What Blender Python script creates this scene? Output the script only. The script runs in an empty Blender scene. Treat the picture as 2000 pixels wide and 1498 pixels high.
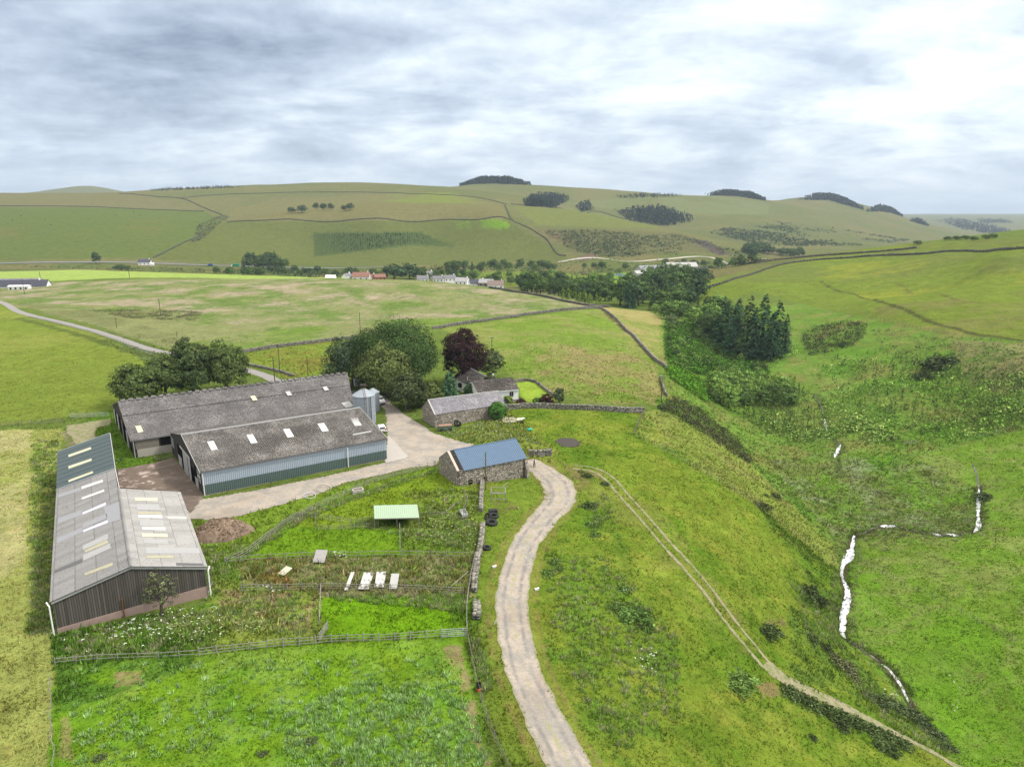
import bpy, math, random
import numpy as np
from mathutils import Vector
rng=np.random.default_rng(7); random.seed(7)
scene=bpy.context.scene; COL=scene.collection
# ------------------------------------------------------------------ camera
FPX=1387.; PITCH=math.radians(13.9); CAMH=48.; HAZE=.00009
cd=bpy.data.cameras.new('camera'); cam=bpy.data.objects.new('camera',cd); COL.objects.link(cam)
cam.location=(0,0,CAMH); cam.rotation_euler=(math.pi/2-PITCH,0,0)
cd.sensor_width=36; cd.lens=36*FPX/2000; cd.clip_start=1; cd.clip_end=60000
scene.camera=cam
# ------------------------------------------------------------------ light
SUN_AZ=math.radians(92); SUN_EL=math.radians(50)      # azimuth from +Y towards +X
sd=bpy.data.lights.new('sun','SUN'); sd.energy=2.9; sd.angle=math.radians(11); sd.color=(1.0,.965,.91)
sun=bpy.data.objects.new('sun',sd); COL.objects.link(sun)
sdir=Vector((math.sin(SUN_AZ)*math.cos(SUN_EL),math.cos(SUN_AZ)*math.cos(SUN_EL),math.sin(SUN_EL)))
sun.rotation_euler=sdir.to_track_quat('Z','Y').to_euler()
scene.view_settings.view_transform='Standard'; scene.view_settings.look='None'
scene.view_settings.exposure=0.23; scene.view_settings.gamma=1
scene.cycles.max_bounces=5; scene.cycles.diffuse_bounces=2; scene.cycles.glossy_bounces=2
scene.cycles.transmission_bounces=3; scene.cycles.volume_bounces=0; scene.cycles.transparent_max_bounces=6
class NT:
    def __init__(s,tree): s.t=tree; s.n=tree.nodes; s.l=tree.links
    def add(s,ty,**k):
        n=s.n.new(ty)
        for a,v in k.items():
            if a=='ins':
                for i,x in v.items():
                    if isinstance(x,tuple) and len(x)==2 and hasattr(x[0],'outputs'): s.l.new(x[0].outputs[x[1]],n.inputs[i])
                    elif hasattr(x,'outputs'): s.l.new(x.outputs[0],n.inputs[i])
                    elif hasattr(x,'is_linked'): s.l.new(x,n.inputs[i])
                    else: n.inputs[i].default_value=x
            else: setattr(n,a,v)
        return n
    def math(s,op,a,b=0.,c=0.,clamp=False):
        return s.add('ShaderNodeMath',operation=op,use_clamp=clamp,ins={0:a,1:b,2:c}).outputs[0]
    def vmath(s,op,a,b=(0,0,0)): return s.add('ShaderNodeVectorMath',operation=op,ins={0:a,1:b})
    def mixc(s,f,a,b,bt='MIX'):
        n=s.n.new('ShaderNodeMix'); n.data_type='RGBA'; n.blend_type=bt
        for i,x in ((0,f),(6,a),(7,b)):
            if hasattr(x,'is_linked'): s.l.new(x,n.inputs[i])
            elif hasattr(x,'outputs'): s.l.new(x.outputs[0],n.inputs[i])
            else: n.inputs[i].default_value=x if i==0 else (tuple(x)+(1,))[:4]
        return n.outputs[2]
    def smooth(s,x,lo,hi): return s.add('ShaderNodeMapRange',interpolation_type='SMOOTHSTEP',ins={0:x,1:lo,2:hi,3:0.,4:1.}).outputs[0]
    def noise(s,vec,scale,detail=4.,rough=.55,dist=0.): return s.add('ShaderNodeTexNoise',ins={'Vector':vec,'Scale':scale,'Detail':detail,'Roughness':rough,'Distortion':dist}).outputs[0]
def px_dir(px,py):
    u=(px-1000)/FPX; v=(749-py)/FPX; c,s_=math.cos(PITCH),math.sin(PITCH)
    d=np.array([u,c+v*s_,-s_+v*c]); return d/np.linalg.norm(d)
w=bpy.data.worlds.new("World"); scene.world=w; w.use_nodes=True; w.node_tree.nodes.clear(); T=NT(w.node_tree)
sky=T.add('ShaderNodeTexSky',sky_type='NISHITA',sun_disc=False,sun_elevation=SUN_EL,sun_rotation=SUN_AZ)
bg1=T.add('ShaderNodeBackground',ins={0:sky,1:.1})
g=T.add('ShaderNodeTexCoord').outputs['Generated']
dn=T.vmath('NORMALIZE',g).outputs[0]
sp=T.add('ShaderNodeSeparateXYZ',ins={0:dn}); zz=T.math('MAXIMUM',sp.outputs[2],0.0)
inv=T.math('DIVIDE',1.,T.math('ADD',zz,.20))
P=T.add('ShaderNodeCombineXYZ',ins={0:T.math('MULTIPLY',sp.outputs[0],inv),1:T.math('MULTIPLY',sp.outputs[1],T.math('MULTIPLY',inv,1.3)),2:0.}).outputs[0]
nw=T.add('ShaderNodeTexNoise',ins={'Vector':P,'Scale':.7,'Detail':3.,'Roughness':.5})
Pw=T.vmath('ADD',P,T.vmath('MULTIPLY',T.vmath('SUBTRACT',nw.outputs[1],(.5,.5,.5)).outputs[0],(.7,.7,.7)).outputs[0]).outputs[0]
n1=T.noise(Pw,1.5,9.,.54); n2=T.noise(Pw,5.5,7.,.6); n4=T.noise(T.vmath('MULTIPLY',dn,(1,1,2.3)).outputs[0],8.,9.,.6,.25)
def blob(px,py,lo,hi,amp=.25,sx=1.,sz=1.):      # a soft cloud mass about one direction of the sky, its edge broken by noise
    d=px_dir(px,py)
    q=T.vmath('SUBTRACT',dn,tuple(float(v) for v in d)).outputs[0]
    q=T.vmath('MULTIPLY',q,(sx,sx,sz)).outputs[0]
    ln=T.vmath('LENGTH',q).outputs[1]
    e=T.math('ADD',ln,T.math('MULTIPLY',T.math('SUBTRACT',nbl,.5),amp))
    return T.smooth(e,hi,lo)
nbl=T.noise(T.vmath('MULTIPLY',dn,(1,1,2.2)).outputs[0],6.,7.,.58)
lum=T.math('ADD',T.math('MULTIPLY',n1,.75),T.math('MULTIPLY',n2,.25))
dark=blob(430,85,.0,.36,.34,.85,2.3)
dark2=blob(60,150,.05,.3,.3,.9,2.)
bright=blob(1500,-110,.05,.6,.3,.8,1.5)
puff=blob(1690,212,.045,.075,.22,.6,2.6); puff2=blob(1940,190,.085,.115,.20,.9,1.6)
mid=blob(1150,300,.05,.5,.2,.8,4.)
lum=T.math('ADD',T.math('MULTIPLY',T.smooth(lum,.22,.78),.72),T.math('ADD',.24,T.math('MULTIPLY',T.math('SUBTRACT',n4,.5),.95)))
lum=T.math('ADD',lum,T.math('MULTIPLY',bright,.15)); lum=T.math('ADD',lum,T.math('MULTIPLY',mid,-.04))
lum=T.math('SUBTRACT',lum,T.math('MULTIPLY',dark,.27)); lum=T.math('SUBTRACT',lum,T.math('MULTIPLY',dark2,.2))
pf=T.math('MAXIMUM',puff,puff2); lum=T.math('ADD',lum,T.math('MULTIPLY',pf,.20),clamp=False)
ramp=T.add('ShaderNodeValToRGB',ins={0:lum}); cr=ramp.color_ramp
cr.elements[0].position=0.; cr.elements[0].color=(.27,.335,.45,1)
cr.elements[1].position=1.; cr.elements[1].color=(1.0,1.04,1.07,1)
for p_,c_ in ((.25,(.44,.52,.64)),(.5,(.60,.69,.81)),(.75,(.80,.89,.96))):
    e=cr.elements.new(p_); e.color=c_+(1,)
hz=T.smooth(zz,.10,.0)                                   # paler, bluer air towards the horizon
cc=T.mixc(T.math('MULTIPLY',hz,.45),ramp.outputs[0],(.60,.70,.84))
zen=T.add('ShaderNodeMapRange',ins={0:zz,1:.25,2:.8,3:1.,4:1.75}).outputs[0]
cc=T.mixc(T.smooth(zz,.27,.6),cc,(.93,.90,.84))   # an overcast sky is brightest overhead
bg2=T.add('ShaderNodeBackground',ins={0:cc,1:zen})
mx=T.add('ShaderNodeMixShader',ins={0:.93,1:bg1,2:bg2}); T.add('ShaderNodeOutputWorld',ins={0:mx})
# ------------------------------------------------------------------ pixels to rays, terrain height
CP,SP=math.cos(PITCH),math.sin(PITCH)
def rays(px,py):
    u=(np.asarray(px,float)-1000)/FPX; v=(749-np.asarray(py,float))/FPX
    return np.stack([u,CP+v*SP,-SP+v*CP],-1)
def project(X,Y,Z):
    d=Y*CP-(Z-CAMH)*SP; d=np.where(d<1,1,d)
    return 1000+FPX*X/d, 749-FPX*(Y*SP+(Z-CAMH)*CP)/d, d
def atz(px,py,z):
    d=rays(px,py); return np.array([0,0,CAMH])+d*(z-CAMH)/d[2]
def aty(px,py,Y):
    d=rays(px,py); return np.array([0,0,CAMH])+d*Y/d[1]
S0=60.
# (pixel x, pixel y, height) of ground the photograph shows
CZ=[(110,1235,0),(400,1180,0),(400,970,0),(750,895,0),(265,890,0),(850,838,0),(640,770,0),(780,770,0),(600,1100,-.3),(500,1300,-.6),(100,1498,-.8),(500,1498,-1),
(950,1498,-1.4),(1000,1200,-1),(1120,1498,-1.8),(1043,913,-1),(1020,931,-1),(897,947,0),(1120,975,-1.2),(1250,800,-1.5),(1010,786,0),(1240,850,-2),(1150,870,-1),(1200,950,-2),(1330,950,-3.6),
(1400,1060,-5.5),(1480,1140,-8),(1480,990,-8.5),(1390,930,-5),(1560,1050,-13),(1640,1120,-17),(1560,1250,-12),
(1300,1200,-4),(1300,1400,-5),(1420,1498,-7),(1400,1300,-6.5),(1500,1310,-9),(1600,1340,-12),(1700,1400,-15.5),(1880,1490,-19),(1600,1450,-11.5),(1640,1240,-18),
(1650,1070,-20),(1650,1230,-21.2),(1760,1360,-22.2),(1900,1480,-23),(1910,1000,-19),(1910,950,-18.5),(1840,1045,-19.5),(1730,1030,-19.8),(1620,880,-17.5),(1600,760,-15.5),(1610,820,-16.5),
(1800,1300,-21),(2000,1150,-18),(2000,1340,-20.5),(1950,900,-14.5),(2000,830,-11),(2000,1498,-22),(1780,1130,-19),(1900,1080,-18.5),(1750,880,-17.5),(1500,900,-17),(1500,820,-16.5),(1550,1000,-18),
(1700,760,-12),(1850,800,-12),(1800,700,-6),(1900,740,-6),(2000,740,-3),
(1290,790,-2),(1300,720,-2.5),(1230,660,-2.5),(1170,602,-2.5),(1190,650,-2),(1320,640,-8),(1370,700,-9),(1400,820,-12),(1450,870,-15.5),(1380,760,-11.5),(1450,690,-14),(1500,740,-15),(1540,690,-13.5),(1580,650,-10),
(1350,610,-14),(1290,590,-15),(1200,592,-12),(1400,560,-8),(1650,640,-6),(1600,600,-4),(1700,560,0),(1500,560,-5),(1500,590,-9),(1450,545,-4.5),(1750,600,1),(1900,600,4),(1900,540,9),(2000,540,12),(2000,660,2),(1830,650,0),(1700,520,5),(1600,530,0),
(1400,525,-6),(1500,505,1),(1560,500,4),(1700,488,13),(1850,474,21),(2000,462,28),(2080,455,32),(1950,510,18),(1800,510,12),
(0,840,0),(0,700,0),(0,590,0),(150,700,0),(100,610,0),(300,600,0),(480,690,0),(640,690,0),(540,620,0),(800,600,0),(1000,650,0),(1100,700,-.5),(1000,600,0),(1150,760,-1),
(30,560,-3),(300,549,0),(550,548,0),(800,547,0),(950,561,0),(1060,574,-.5),(1120,588,-1.5),(300,533,-8),(100,542,-6),(0,545,-6),(550,541,-6),
(300,524,-16),(0,524,-15),(100,528,-12),(600,530,-17),(700,536,-18),(900,549,-19),(1000,530,-20),(1100,545,-20),(1300,522,-22),(1200,508,-20),(1100,518,-20),(1600,492,-27),(1450,500,-24),
(0,513,-14),(300,510,-15),(600,519,-16),(850,521,-14),(1100,505,-16),(1130,495,-10),
(600,470,-2),(850,470,-2),(1000,470,-2),(1340,490,-16),(1420,497,-19),
(1600,480,-24),(1700,478,-27)]
# (pixel x, pixel y, distance Y): hills, and (pixel x, None, Y, z) for ground out of sight
CY=[(0,460,980),(200,460,980),(200,430,1150),(350,470,980),(430,430,1330),(480,405,1500),(430,395,1550),(0,404,1350),(250,407,1400),(0,376,1800),(200,377,1850),(400,368,2050),(580,412,1280),(640,410,1280),(560,430,1180),(750,430,1150),(700,385,1600),(560,362,2050),(720,358,2000),(860,366,1950),
(980,430,1150),(950,395,1450),(960,356,2450),(1005,359,2450),(925,359,2430),(1045,364,2450),(885,365,2400),(1140,367,2300),(1050,390,1700),(1000,398,1500),(1090,406,1450),(1200,428,1350),(1330,455,1250),(1430,488,1120),(1080,430,1250),(1150,450,1150),(1250,470,1080),
(1300,378,2300),(1430,386,2500),(1520,393,2550),(1560,388,2850),(1640,391,2850),(1700,406,2900),(1760,424,2850),(1820,446,2500),(1880,470,2100),(1150,400,2000),(1290,420,1850),(1400,420,1900),(1400,450,1600),(1500,430,1800),(1600,430,2100),(1500,470,1450),(1600,460,1700),(1700,460,1900),(1780,470,1850)]
CH=[(150,None,2500,60),(600,None,2500,70),(600,None,2200,104),(720,None,2200,106),(300,None,2400,66),(960,None,2750,108),(1250,None,1600,-6),(1350,None,1450,-14),(1150,None,1750,6),(1480,None,1300,-20),
(1300,None,2700,50),(1450,None,2900,45),(1620,None,3300,40),(1800,None,3200,-30),(1900,None,2600,-60),(2000,None,2400,-60),(1850,None,4200,-45),(2100,None,4000,-50),(1990,None,900,0),(2050,None,720,26),(1850,None,800,2),(1700,None,800,-8),
(600,None,4500,40),(150,None,3600,90),(0,None,3500,70),(-200,None,3600,60),(60,None,4200,120),(170,None,4300,170),(260,None,4400,120),(400,None,4500,60),(1000,None,6000,30),(1500,None,6000,-10),(2000,None,6500,-25),(2500,None,6500,-30),(1500,None,9000,-30),(500,None,9000,0),(2300,None,9000,-30),
(-700,None,170,0),(-700,None,60,0),(-600,None,400,-2),(-600,None,900,-14),(-500,None,1600,60),(1000,None,25,-1.5),(300,None,25,-1),(-700,None,-10,0),(1000,None,-30,-3),(2400,None,30,-22),(2600,None,90,-18),(2600,None,200,2),(2600,None,400,22),(2500,None,800,40),(2500,None,1500,10),(2800,None,3000,-30),(3000,None,-20,-22),
(150,None,560,-3),(800,None,550,-9),(950,None,520,-12),(1060,None,480,-9),(1140,None,430,-9),(1180,None,470,-13),(1100,None,600,-19),(1250,None,700,-21),(600,None,640,-14)]
pts=[]
for px,py,z in CZ: pts.append(atz(px,py,z))
for px,py,Y in CY: pts.append(aty(px,py,Y))
for px,_,Y,z in CH:
    Yd=max(Y,40); pts.append(np.array([(px-1000)/FPX*(Yd*CP+(CAMH-z)*SP),Y,z]))
pts=np.array(pts)
def ab(X,Y): s=Y+S0; return X/s, np.log(s)
pa,pb=ab(pts[:,0],pts[:,1])
def ker(r2): return np.where(r2>1e-12,.5*r2*np.log(r2+1e-12),0.)
n=len(pts); K=ker((pa[:,None]-pa)**2+(pb[:,None]-pb)**2)+np.eye(n)*2e-4
Q=np.stack([np.ones(n),pa,pb],1); A=np.block([[K,Q],[Q.T,np.zeros((3,3))]])
WT=np.linalg.solve(A,np.concatenate([pts[:,2],np.zeros(3)]))
def rbf(a,b):
    out=np.empty(a.shape); fa=a.ravel(); fb=b.ravel(); o=out.ravel()
    for i in range(0,len(fa),40000):
        x=fa[i:i+40000]; y=fb[i:i+40000]
        o[i:i+40000]=ker((x[:,None]-pa)**2+(y[:,None]-pb)**2)@WT[:n]+WT[n]+WT[n+1]*x+WT[n+2]*y
    return o.reshape(a.shape)
_tab=rng.random((6,256,256))
def vn(x,y,k=0):
    xi=np.floor(x).astype(int); yi=np.floor(y).astype(int); fx=x-xi; fy=y-yi
    fx=fx*fx*(3-2*fx); fy=fy*fy*(3-2*fy); t=_tab[k%6]
    a=t[xi&255,yi&255]; b=t[(xi+1)&255,yi&255]; c=t[xi&255,(yi+1)&255]; d=t[(xi+1)&255,(yi+1)&255]
    return (a*(1-fx)+b*fx)*(1-fy)+(c*(1-fx)+d*fx)*fy
def fbm(x,y,s,o=3,k=0):
    v=0; am=.5; tot=0
    for i in range(o): v=v+am*(vn(x/s+i*17.3,y/s+i*9.1,k+i)-.5)*2; tot+=am; am*=.5; s*=.5
    return v/tot
# rows: finer where the farm lies
def rowspace():
    b=[math.log(22.)]; 
    while b[-1]<math.log(9500.):
        Y=math.exp(b[-1])-S0
        b.append(b[-1]+(.0105 if Y<45 else .0026 if Y<260 else .0032 if Y<1000 else .0045 if Y<3000 else .012))
    return np.array(b)
BR=rowspace(); NA=960; AA=np.linspace(-1.3,1.3,NA)
GA,GB=np.meshgrid(AA,BR); S_=np.exp(GB); GY=S_-S0; GX=GA*S_
GZ=rbf(GA,GB)
# relief: hummocks in the dell and on the hill to the east, small unevenness near by
def smst(x,a,b): t=np.clip((x-a)/(b-a),0,1); return t*t*(3-2*t)
ppx,ppy,_=project(GX,GY,GZ)
farm=np.exp(-(((GX+35)/60)**4+((GY-130)/70)**4))
GZ+=fbm(GX,GY,7.,3)*.16*(1-.75*farm)*smst(GY,-20,60)*smst(-GY,-900,-300)
GZ+=fbm(GX,GY,45.,3,2)*1.0*(1-.9*farm)*smst(GY,150,330)*smst(-GY,-700,-420)*.7
east=smst(GX/(GY+1),.22,.34)*smst(GY,150,230)*smst(-GY,-620,-420)
GZ+=fbm(GX,GY,70.,3,3)*6.*east
east2=smst(GX/(GY+1),.3,.4)*smst(GY,90,140)*smst(-GY,-320,-230); GZ+=fbm(GX,GY,22.,3,4)*1.5*east2
GZ+=fbm(GX,GY,260.,4,1)*6.*smst(GY,1000,1500)
gp_=np.array([atz(px_,py_,-16)[:2] for px_,py_ in ((1430,700),(1500,760),(1545,830),(1580,900),(1600,960),(1640,1060))]); gb=np.full(GX.shape,1e9)
for p_,q_ in zip(gp_[:-1],gp_[1:]):
    d_=q_-p_; t_=np.clip(((GX-p_[0])*d_[0]+(GY-p_[1])*d_[1])/(d_@d_),0,1); gb=np.minimum(gb,(GX-p_[0]-t_*d_[0])**2+(GY-p_[1]-t_*d_[1])**2)
GZ-=3.2*np.exp(-gb/(2*11.**2))           # the gully is cut a little deeper below its western bank
def H(x,y):
    x=np.asarray(x,float); y=np.asarray(y,float); a,b=ab(x,np.maximum(y,-30))
    i=np.clip(np.interp(b,BR,np.arange(len(BR))),0,len(BR)-1.001); j=np.clip((a-AA[0])/(AA[1]-AA[0]),0,NA-1.001)
    i0=i.astype(int); j0=j.astype(int); fi=i-i0; fj=j-j0
    return (GZ[i0,j0]*(1-fj)+GZ[i0,j0+1]*fj)*(1-fi)+(GZ[i0+1,j0]*(1-fj)+GZ[i0+1,j0+1]*fj)*fi
_YS=np.concatenate([np.exp(np.linspace(math.log(30),math.log(9000),1100))])
def trace(P,ymin=0,ymax=9000):
    """ground points seen at the given pixels"""
    P=np.asarray(P,float).reshape(-1,2); d=rays(P[:,0],P[:,1]); Ys=_YS[(_YS>=ymin)&(_YS<=ymax)]; out=np.zeros((len(P),3))
    for k in range(len(P)):
        t=Ys/d[k,1]; X=d[k,0]*t; Z=CAMH+d[k,2]*t; h=H(X,Ys)-Z
        w_=np.nonzero(h>=0)[0]
        if len(w_)==0: i=np.argmax(h); y=Ys[i]
        elif w_[0]==0: y=Ys[0]
        else:
            i=w_[0]; f=h[i-1]/(h[i-1]-h[i]); y=Ys[i-1]+(Ys[i]-Ys[i-1])*f
        X=d[k,0]*y/d[k,1]; out[k]=(X,y,H(X,y))
    return out
def g1(px,py,ymin=0,ymax=9000): return trace([(px,py)],ymin,ymax)[0]
def inpoly(X,Y,poly):
    poly=np.asarray(poly,float); r=np.zeros(X.shape,bool); x0,y0=poly[-1]
    for x1,y1 in poly:
        if y1!=y0: r^=((y1>Y)!=(y0>Y))&(X<(x0-x1)*(Y-y1)/(y0-y1)+x1)
        x0,y0=x1,y1
    return r
def L(r,g,b,k=.62):
    f=lambda c:(c/255/12.92 if c<=10 else ((c/255+.055)/1.055)**2.4); c=np.array([f(r)*1.06,f(g)*.97,f(b)]); return (c*.98+c.mean()*.02)*k
BURN_=[(1900,905),(1912,952),(1911,985),(1910,1030),(1880,1042),(1835,1046),(1780,1036),(1733,1028),(1690,1040),(1666,1050),(1656,1092),(1646,1130),(1651,1185),(1645,1240),(1672,1262),(1700,1280),(1738,1310),(1775,1370),(1800,1410),(1860,1480)]
for line,dp in ((BURN_,.55),([(1590,770),(1606,800),(1616,845),(1640,872),(1633,890),(1640,930)],.5)):
    P=trace(line)[:,:2]; gi=np.nonzero((GX>P[:,0].min()-4)&(GX<P[:,0].max()+4)&(GY>P[:,1].min()-4)&(GY<P[:,1].max()+4)); x=GX[gi]; y=GY[gi]; best=np.full(len(x),1e9)
    for p,q in zip(P[:-1],P[1:]):
        d=q-p; l=max(d@d,1e-6); t=np.clip(((x-p[0])*d[0]+(y-p[1])*d[1])/l,0,1); best=np.minimum(best,(x-p[0]-t*d[0])**2+(y-p[1]-t*d[1])**2)
    GZ[gi]-=dp*np.exp(-best/1.3**2)
# ------------------------------------------------------------------ land cover: colour of the sward and height of its growth
colr=np.tile(L(112,138,62),(GX.size,1)).reshape(GX.shape+(3,)); hgt=np.full(GX.shape,.12)
ppx,ppy,dep=project(GX,GY,GZ)
wa=fbm(GX,GY,3.,3,1); wb=fbm(GX+91,GY+37,3.,3,2); wf=fbm(GX,GY,30.,3,1); wg=fbm(GX+91,GY+7,30.,3,2)
wpx=ppx+(wa*.7+wf*.6*smst(GY,150,400))*FPX/dep; wpy=ppy+(wb*.7+wg*.6*smst(GY,150,400))*FPX/dep*.35
def reg(poly,c,h=.12,y0=0,y1=9000,mixn=None,soft=1.,nk=0,ns=6.,thr=0.):
    """paint one field: polygon in photo pixels, limited to a range of distances; mixn = patchy cover"""
    poly=np.asarray(poly,float); c=np.asarray(c)*(1+.95*max(h-.2,0))
    m=(GY>y0)&(GY<y1)&(wpx>poly[:,0].min())&(wpx<poly[:,0].max())&(wpy>poly[:,1].min())&(wpy<poly[:,1].max())
    idx=np.nonzero(m); ins=inpoly(wpx[idx],wpy[idx],poly)
    idx=(idx[0][ins],idx[1][ins])
    if mixn is not None:
        nn=fbm(GX[idx],GY[idx],ns,5,nk)+fbm(GX[idx],GY[idx],max(ns*.12,1.),2,nk+2)*.35; f=smst(nn,thr-.3,thr+.34)*mixn
    else: f=np.full(len(idx[0]),soft)
    colr[idx]=colr[idx]*(1-f[:,None])+np.asarray(c)*f[:,None]
    hgt[idx]=hgt[idx]*(1-f)+h*f
far=dict(y0=740)
reg([(-900,300),(3000,300),(3000,530),(-900,530)],L(112,124,72),.1,700)
reg([(-900,300),(3000,300),(3000,530),(-900,530)],L(134,132,86),.1,700,mixn=.5,ns=120.,nk=2)
reg([(-300,403),(250,407),(400,414),(436,430),(392,470),(300,503),(-300,512)],L(104,124,60),.1,740)
reg([(-300,430),(330,430),(300,470),(-300,470)],L(122,124,68),.1,740,mixn=.5,ns=90.)
reg([(-300,374),(260,377),(395,411),(250,404),(-300,400)],L(124,127,82),.1,1300)
reg([(440,433),(990,431),(1110,505),(850,519),(600,518),(300,506)],L(108,122,62),.1,740)
reg([(455,405),(700,380),(860,376),(980,400),(995,429),(445,430)],L(126,129,80),.1,740)
reg([(760,378),(880,376),(960,398),(830,398),(720,392)],L(126,150,58),.1,740,mixn=.75,ns=140.,thr=-.1)  # sunlit patch on the hill, put into the colour as greener turf
reg([(880,428),(990,431),(1000,446),(900,447)],L(120,168,42),.1,740,mixn=.85,ns=70.,thr=-.15)  # second patch of sunshine, painted as lime green
reg([(1000,402),(1120,408),(1300,440),(1280,446),(1050,440)],L(120,134,70),.1,740)
reg([(1100,398),(1340,374),(1500,398),(1500,420),(1300,418)],L(122,138,86),.1,1600,mixn=.8,ns=200.,thr=-.2)
reg([(1040,446),(1180,448),(1330,455),(1440,492),(1460,505),(1130,505),(1090,470)],L(100,105,68),.4,740,soft=.7)
reg([(1050,448),(1180,448),(1160,480),(1090,478)],L(140,122,92),.4,740,mixn=.6,ns=60.)
reg([(1360,455),(1500,430),(1700,452),(1880,478),(1500,500)],L(96,110,68),.4,1300,mixn=.7,ns=150.)
reg([(612,455),(820,453),(890,482),(800,480),(700,492),(612,502)],L(78,98,50),.4,740)
reg([(385,436),(436,418),(448,424),(420,446),(395,470),(372,476)],L(88,96,60),.4,740,mixn=.8,ns=30.,thr=-.1)
# valley floor
reg([(-900,507),(600,516),(900,519),(1130,504),(1700,478),(1700,600),(-900,560)],L(95,112,58),.4,560,1500)
reg([(-900,507),(600,516),(900,519),(1130,504),(1700,478),(1700,600),(-900,560)],L(122,118,78),.4,560,1500,mixn=.7,ns=60.,nk=3)
reg([(860,530),(1080,530),(1200,545),(1000,560),(850,550)],L(120,145,60),.2,560,1100)
reg([(1150,536),(1230,532),(1235,552),(1180,560)],L(125,165,65),.2,520,1100)
reg([(-900,535),(0,531),(150,527),(330,533),(600,541),(760,547),(600,550),(300,545),(150,549),(60,554),(0,556),(-900,570)],L(165,196,98),.2,505,760)
# big rough field
reg([(-900,640),(0,590),(0,556),(150,550),(300,545),(600,545),(800,547),(960,560),(1100,578),(1180,598),(1160,604),(870,635),(650,662),(470,690),(330,682),(200,640),(60,602),(-900,600)],L(138,150,96),.3,200,560)
reg([(-200,560),(150,550),(600,545),(960,560),(1180,598),(900,620),(480,640),(300,600),(0,590)],L(174,166,140),.3,200,560,mixn=.85,ns=20.,nk=4,thr=.04)
reg([(-200,560),(150,550),(600,545),(960,560),(1180,598),(900,630),(480,660),(300,620),(0,590)],L(100,136,56),.25,200,560,mixn=.8,ns=12.,nk=1,thr=.1)
reg([(320,678),(480,650),(700,630),(900,612),(1130,598),(870,637),(650,662),(470,690)],L(112,150,52),.2,200,560,mixn=.7,ns=22.,nk=1,thr=-.1)
reg([(165,606),(300,604),(400,610),(380,626),(250,622)],L(88,92,58),.5,200,560,mixn=.9,ns=6.,thr=-.05)
reg([(60,592),(160,600),(330,650),(470,690),(330,684),(170,640),(30,595)],L(112,122,78),.5,200,560,mixn=.8,ns=9.,thr=-.1)
# left field, lane verge
reg([(-900,600),(0,592),(80,625),(180,650),(270,692),(330,760),(215,800),(130,815),(0,832),(-900,860)],L(128,152,60),.1,140,420)
reg([(-900,600),(0,592),(80,625),(180,650),(270,692),(330,760),(215,800),(130,815),(0,832),(-900,860)],L(152,164,80),.1,140,420,mixn=.5,ns=25.,nk=3,thr=.1)
reg([(225,668),(330,690),(330,712),(280,705)],L(100,122,66),.4,140,420)
# strip between lane and wall
reg([(470,690),(650,664),(700,660),(700,740),(560,740),(480,705)],L(124,150,58),.25,160,330)
reg([(470,690),(650,664),(700,660),(700,740),(560,740),(480,705)],L(134,126,62),.3,160,330,mixn=.6,ns=8.,thr=.08)
# middle field
reg([(860,640),(1000,618),(1168,603),(1230,655),(1300,722),(1285,790),(1150,785),(1080,760),(1010,740),(940,690)],L(122,154,60),.22,160,380)
reg([(860,640),(1168,603),(1300,722),(1285,790),(1080,770),(1010,740)],L(150,158,92),.22,160,380,mixn=.7,ns=12.,nk=2,thr=.04)
reg([(1040,670),(1240,690),(1300,730),(1290,792),(1080,785),(1050,740)],L(160,150,104),.22,160,380,mixn=.6,ns=10.,nk=5,thr=.02)
reg([(1168,603),(1190,600),(1260,605),(1300,625),(1310,660),(1300,722),(1230,660)],L(150,150,92),.5,200,420)
reg([(1200,612),(1300,640),(1310,720),(1250,680)],L(112,140,58),.5,200,420,mixn=.7,ns=8.)
# east hill
reg([(1340,610),(1380,548),(1500,520),(1700,480),(2900,420),(2900,700),(2000,664),(1830,650),(1600,600),(1480,570)],L(121,146,56),.15,230,760)
reg([(1380,548),(1500,520),(1700,480),(2900,420),(2900,540),(1900,535),(1650,555)],L(114,128,68),.2,330,800,mixn=.6,ns=45.,nk=2)
reg([(1480,500),(1560,495),(2000,455),(2900,420),(2900,500),(2000,475),(1600,508),(1450,520)],L(112,118,68),.2,330,800,mixn=.7,ns=60.)
reg([(1560,520),(1900,500),(2100,560),(1700,590)],L(150,162,58),.15,230,700,mixn=.6,ns=45.,nk=5,thr=.05)
reg([(1700,600),(2100,560),(2100,690),(1750,640)],L(134,130,84),.2,230,700,mixn=.5,ns=20.,nk=4,thr=.1)
# dell and its far slope
reg([(1290,590),(1400,580),(1500,575),(1600,602),(1830,652),(2000,666),(2900,700),(2900,860),(2000,840),(1900,860),(1780,900),(1700,950),(1660,1060),(1560,1040),(1480,985),(1400,880),(1280,800),(1300,720)],L(108,144,58),.35,100,420)
reg([(1290,590),(1400,580),(1600,602),(2000,666),(2900,700),(2900,860),(1900,860),(1780,900),(1700,950),(1660,1060),(1480,985),(1280,800)],L(134,130,78),.4,100,420,mixn=.55,ns=9.,nk=2,thr=.14)
reg([(1290,590),(1400,580),(1600,602),(2000,666),(2900,700),(2900,860),(1900,860),(1780,900),(1700,950),(1660,1060),(1480,985),(1280,800)],L(88,138,40),.4,100,420,mixn=.75,ns=14.,nk=4,thr=.14)
reg([(1400,740),(1600,720),(1760,780),(1700,870),(1500,850)],L(124,160,72),.3,100,420,mixn=.6,ns=9.,thr=0.)
reg([(1850,660),(2100,680),(2100,790),(1900,760)],L(144,136,100),.35,100,420,mixn=.6,ns=15.,nk=1,thr=-.08)
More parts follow.
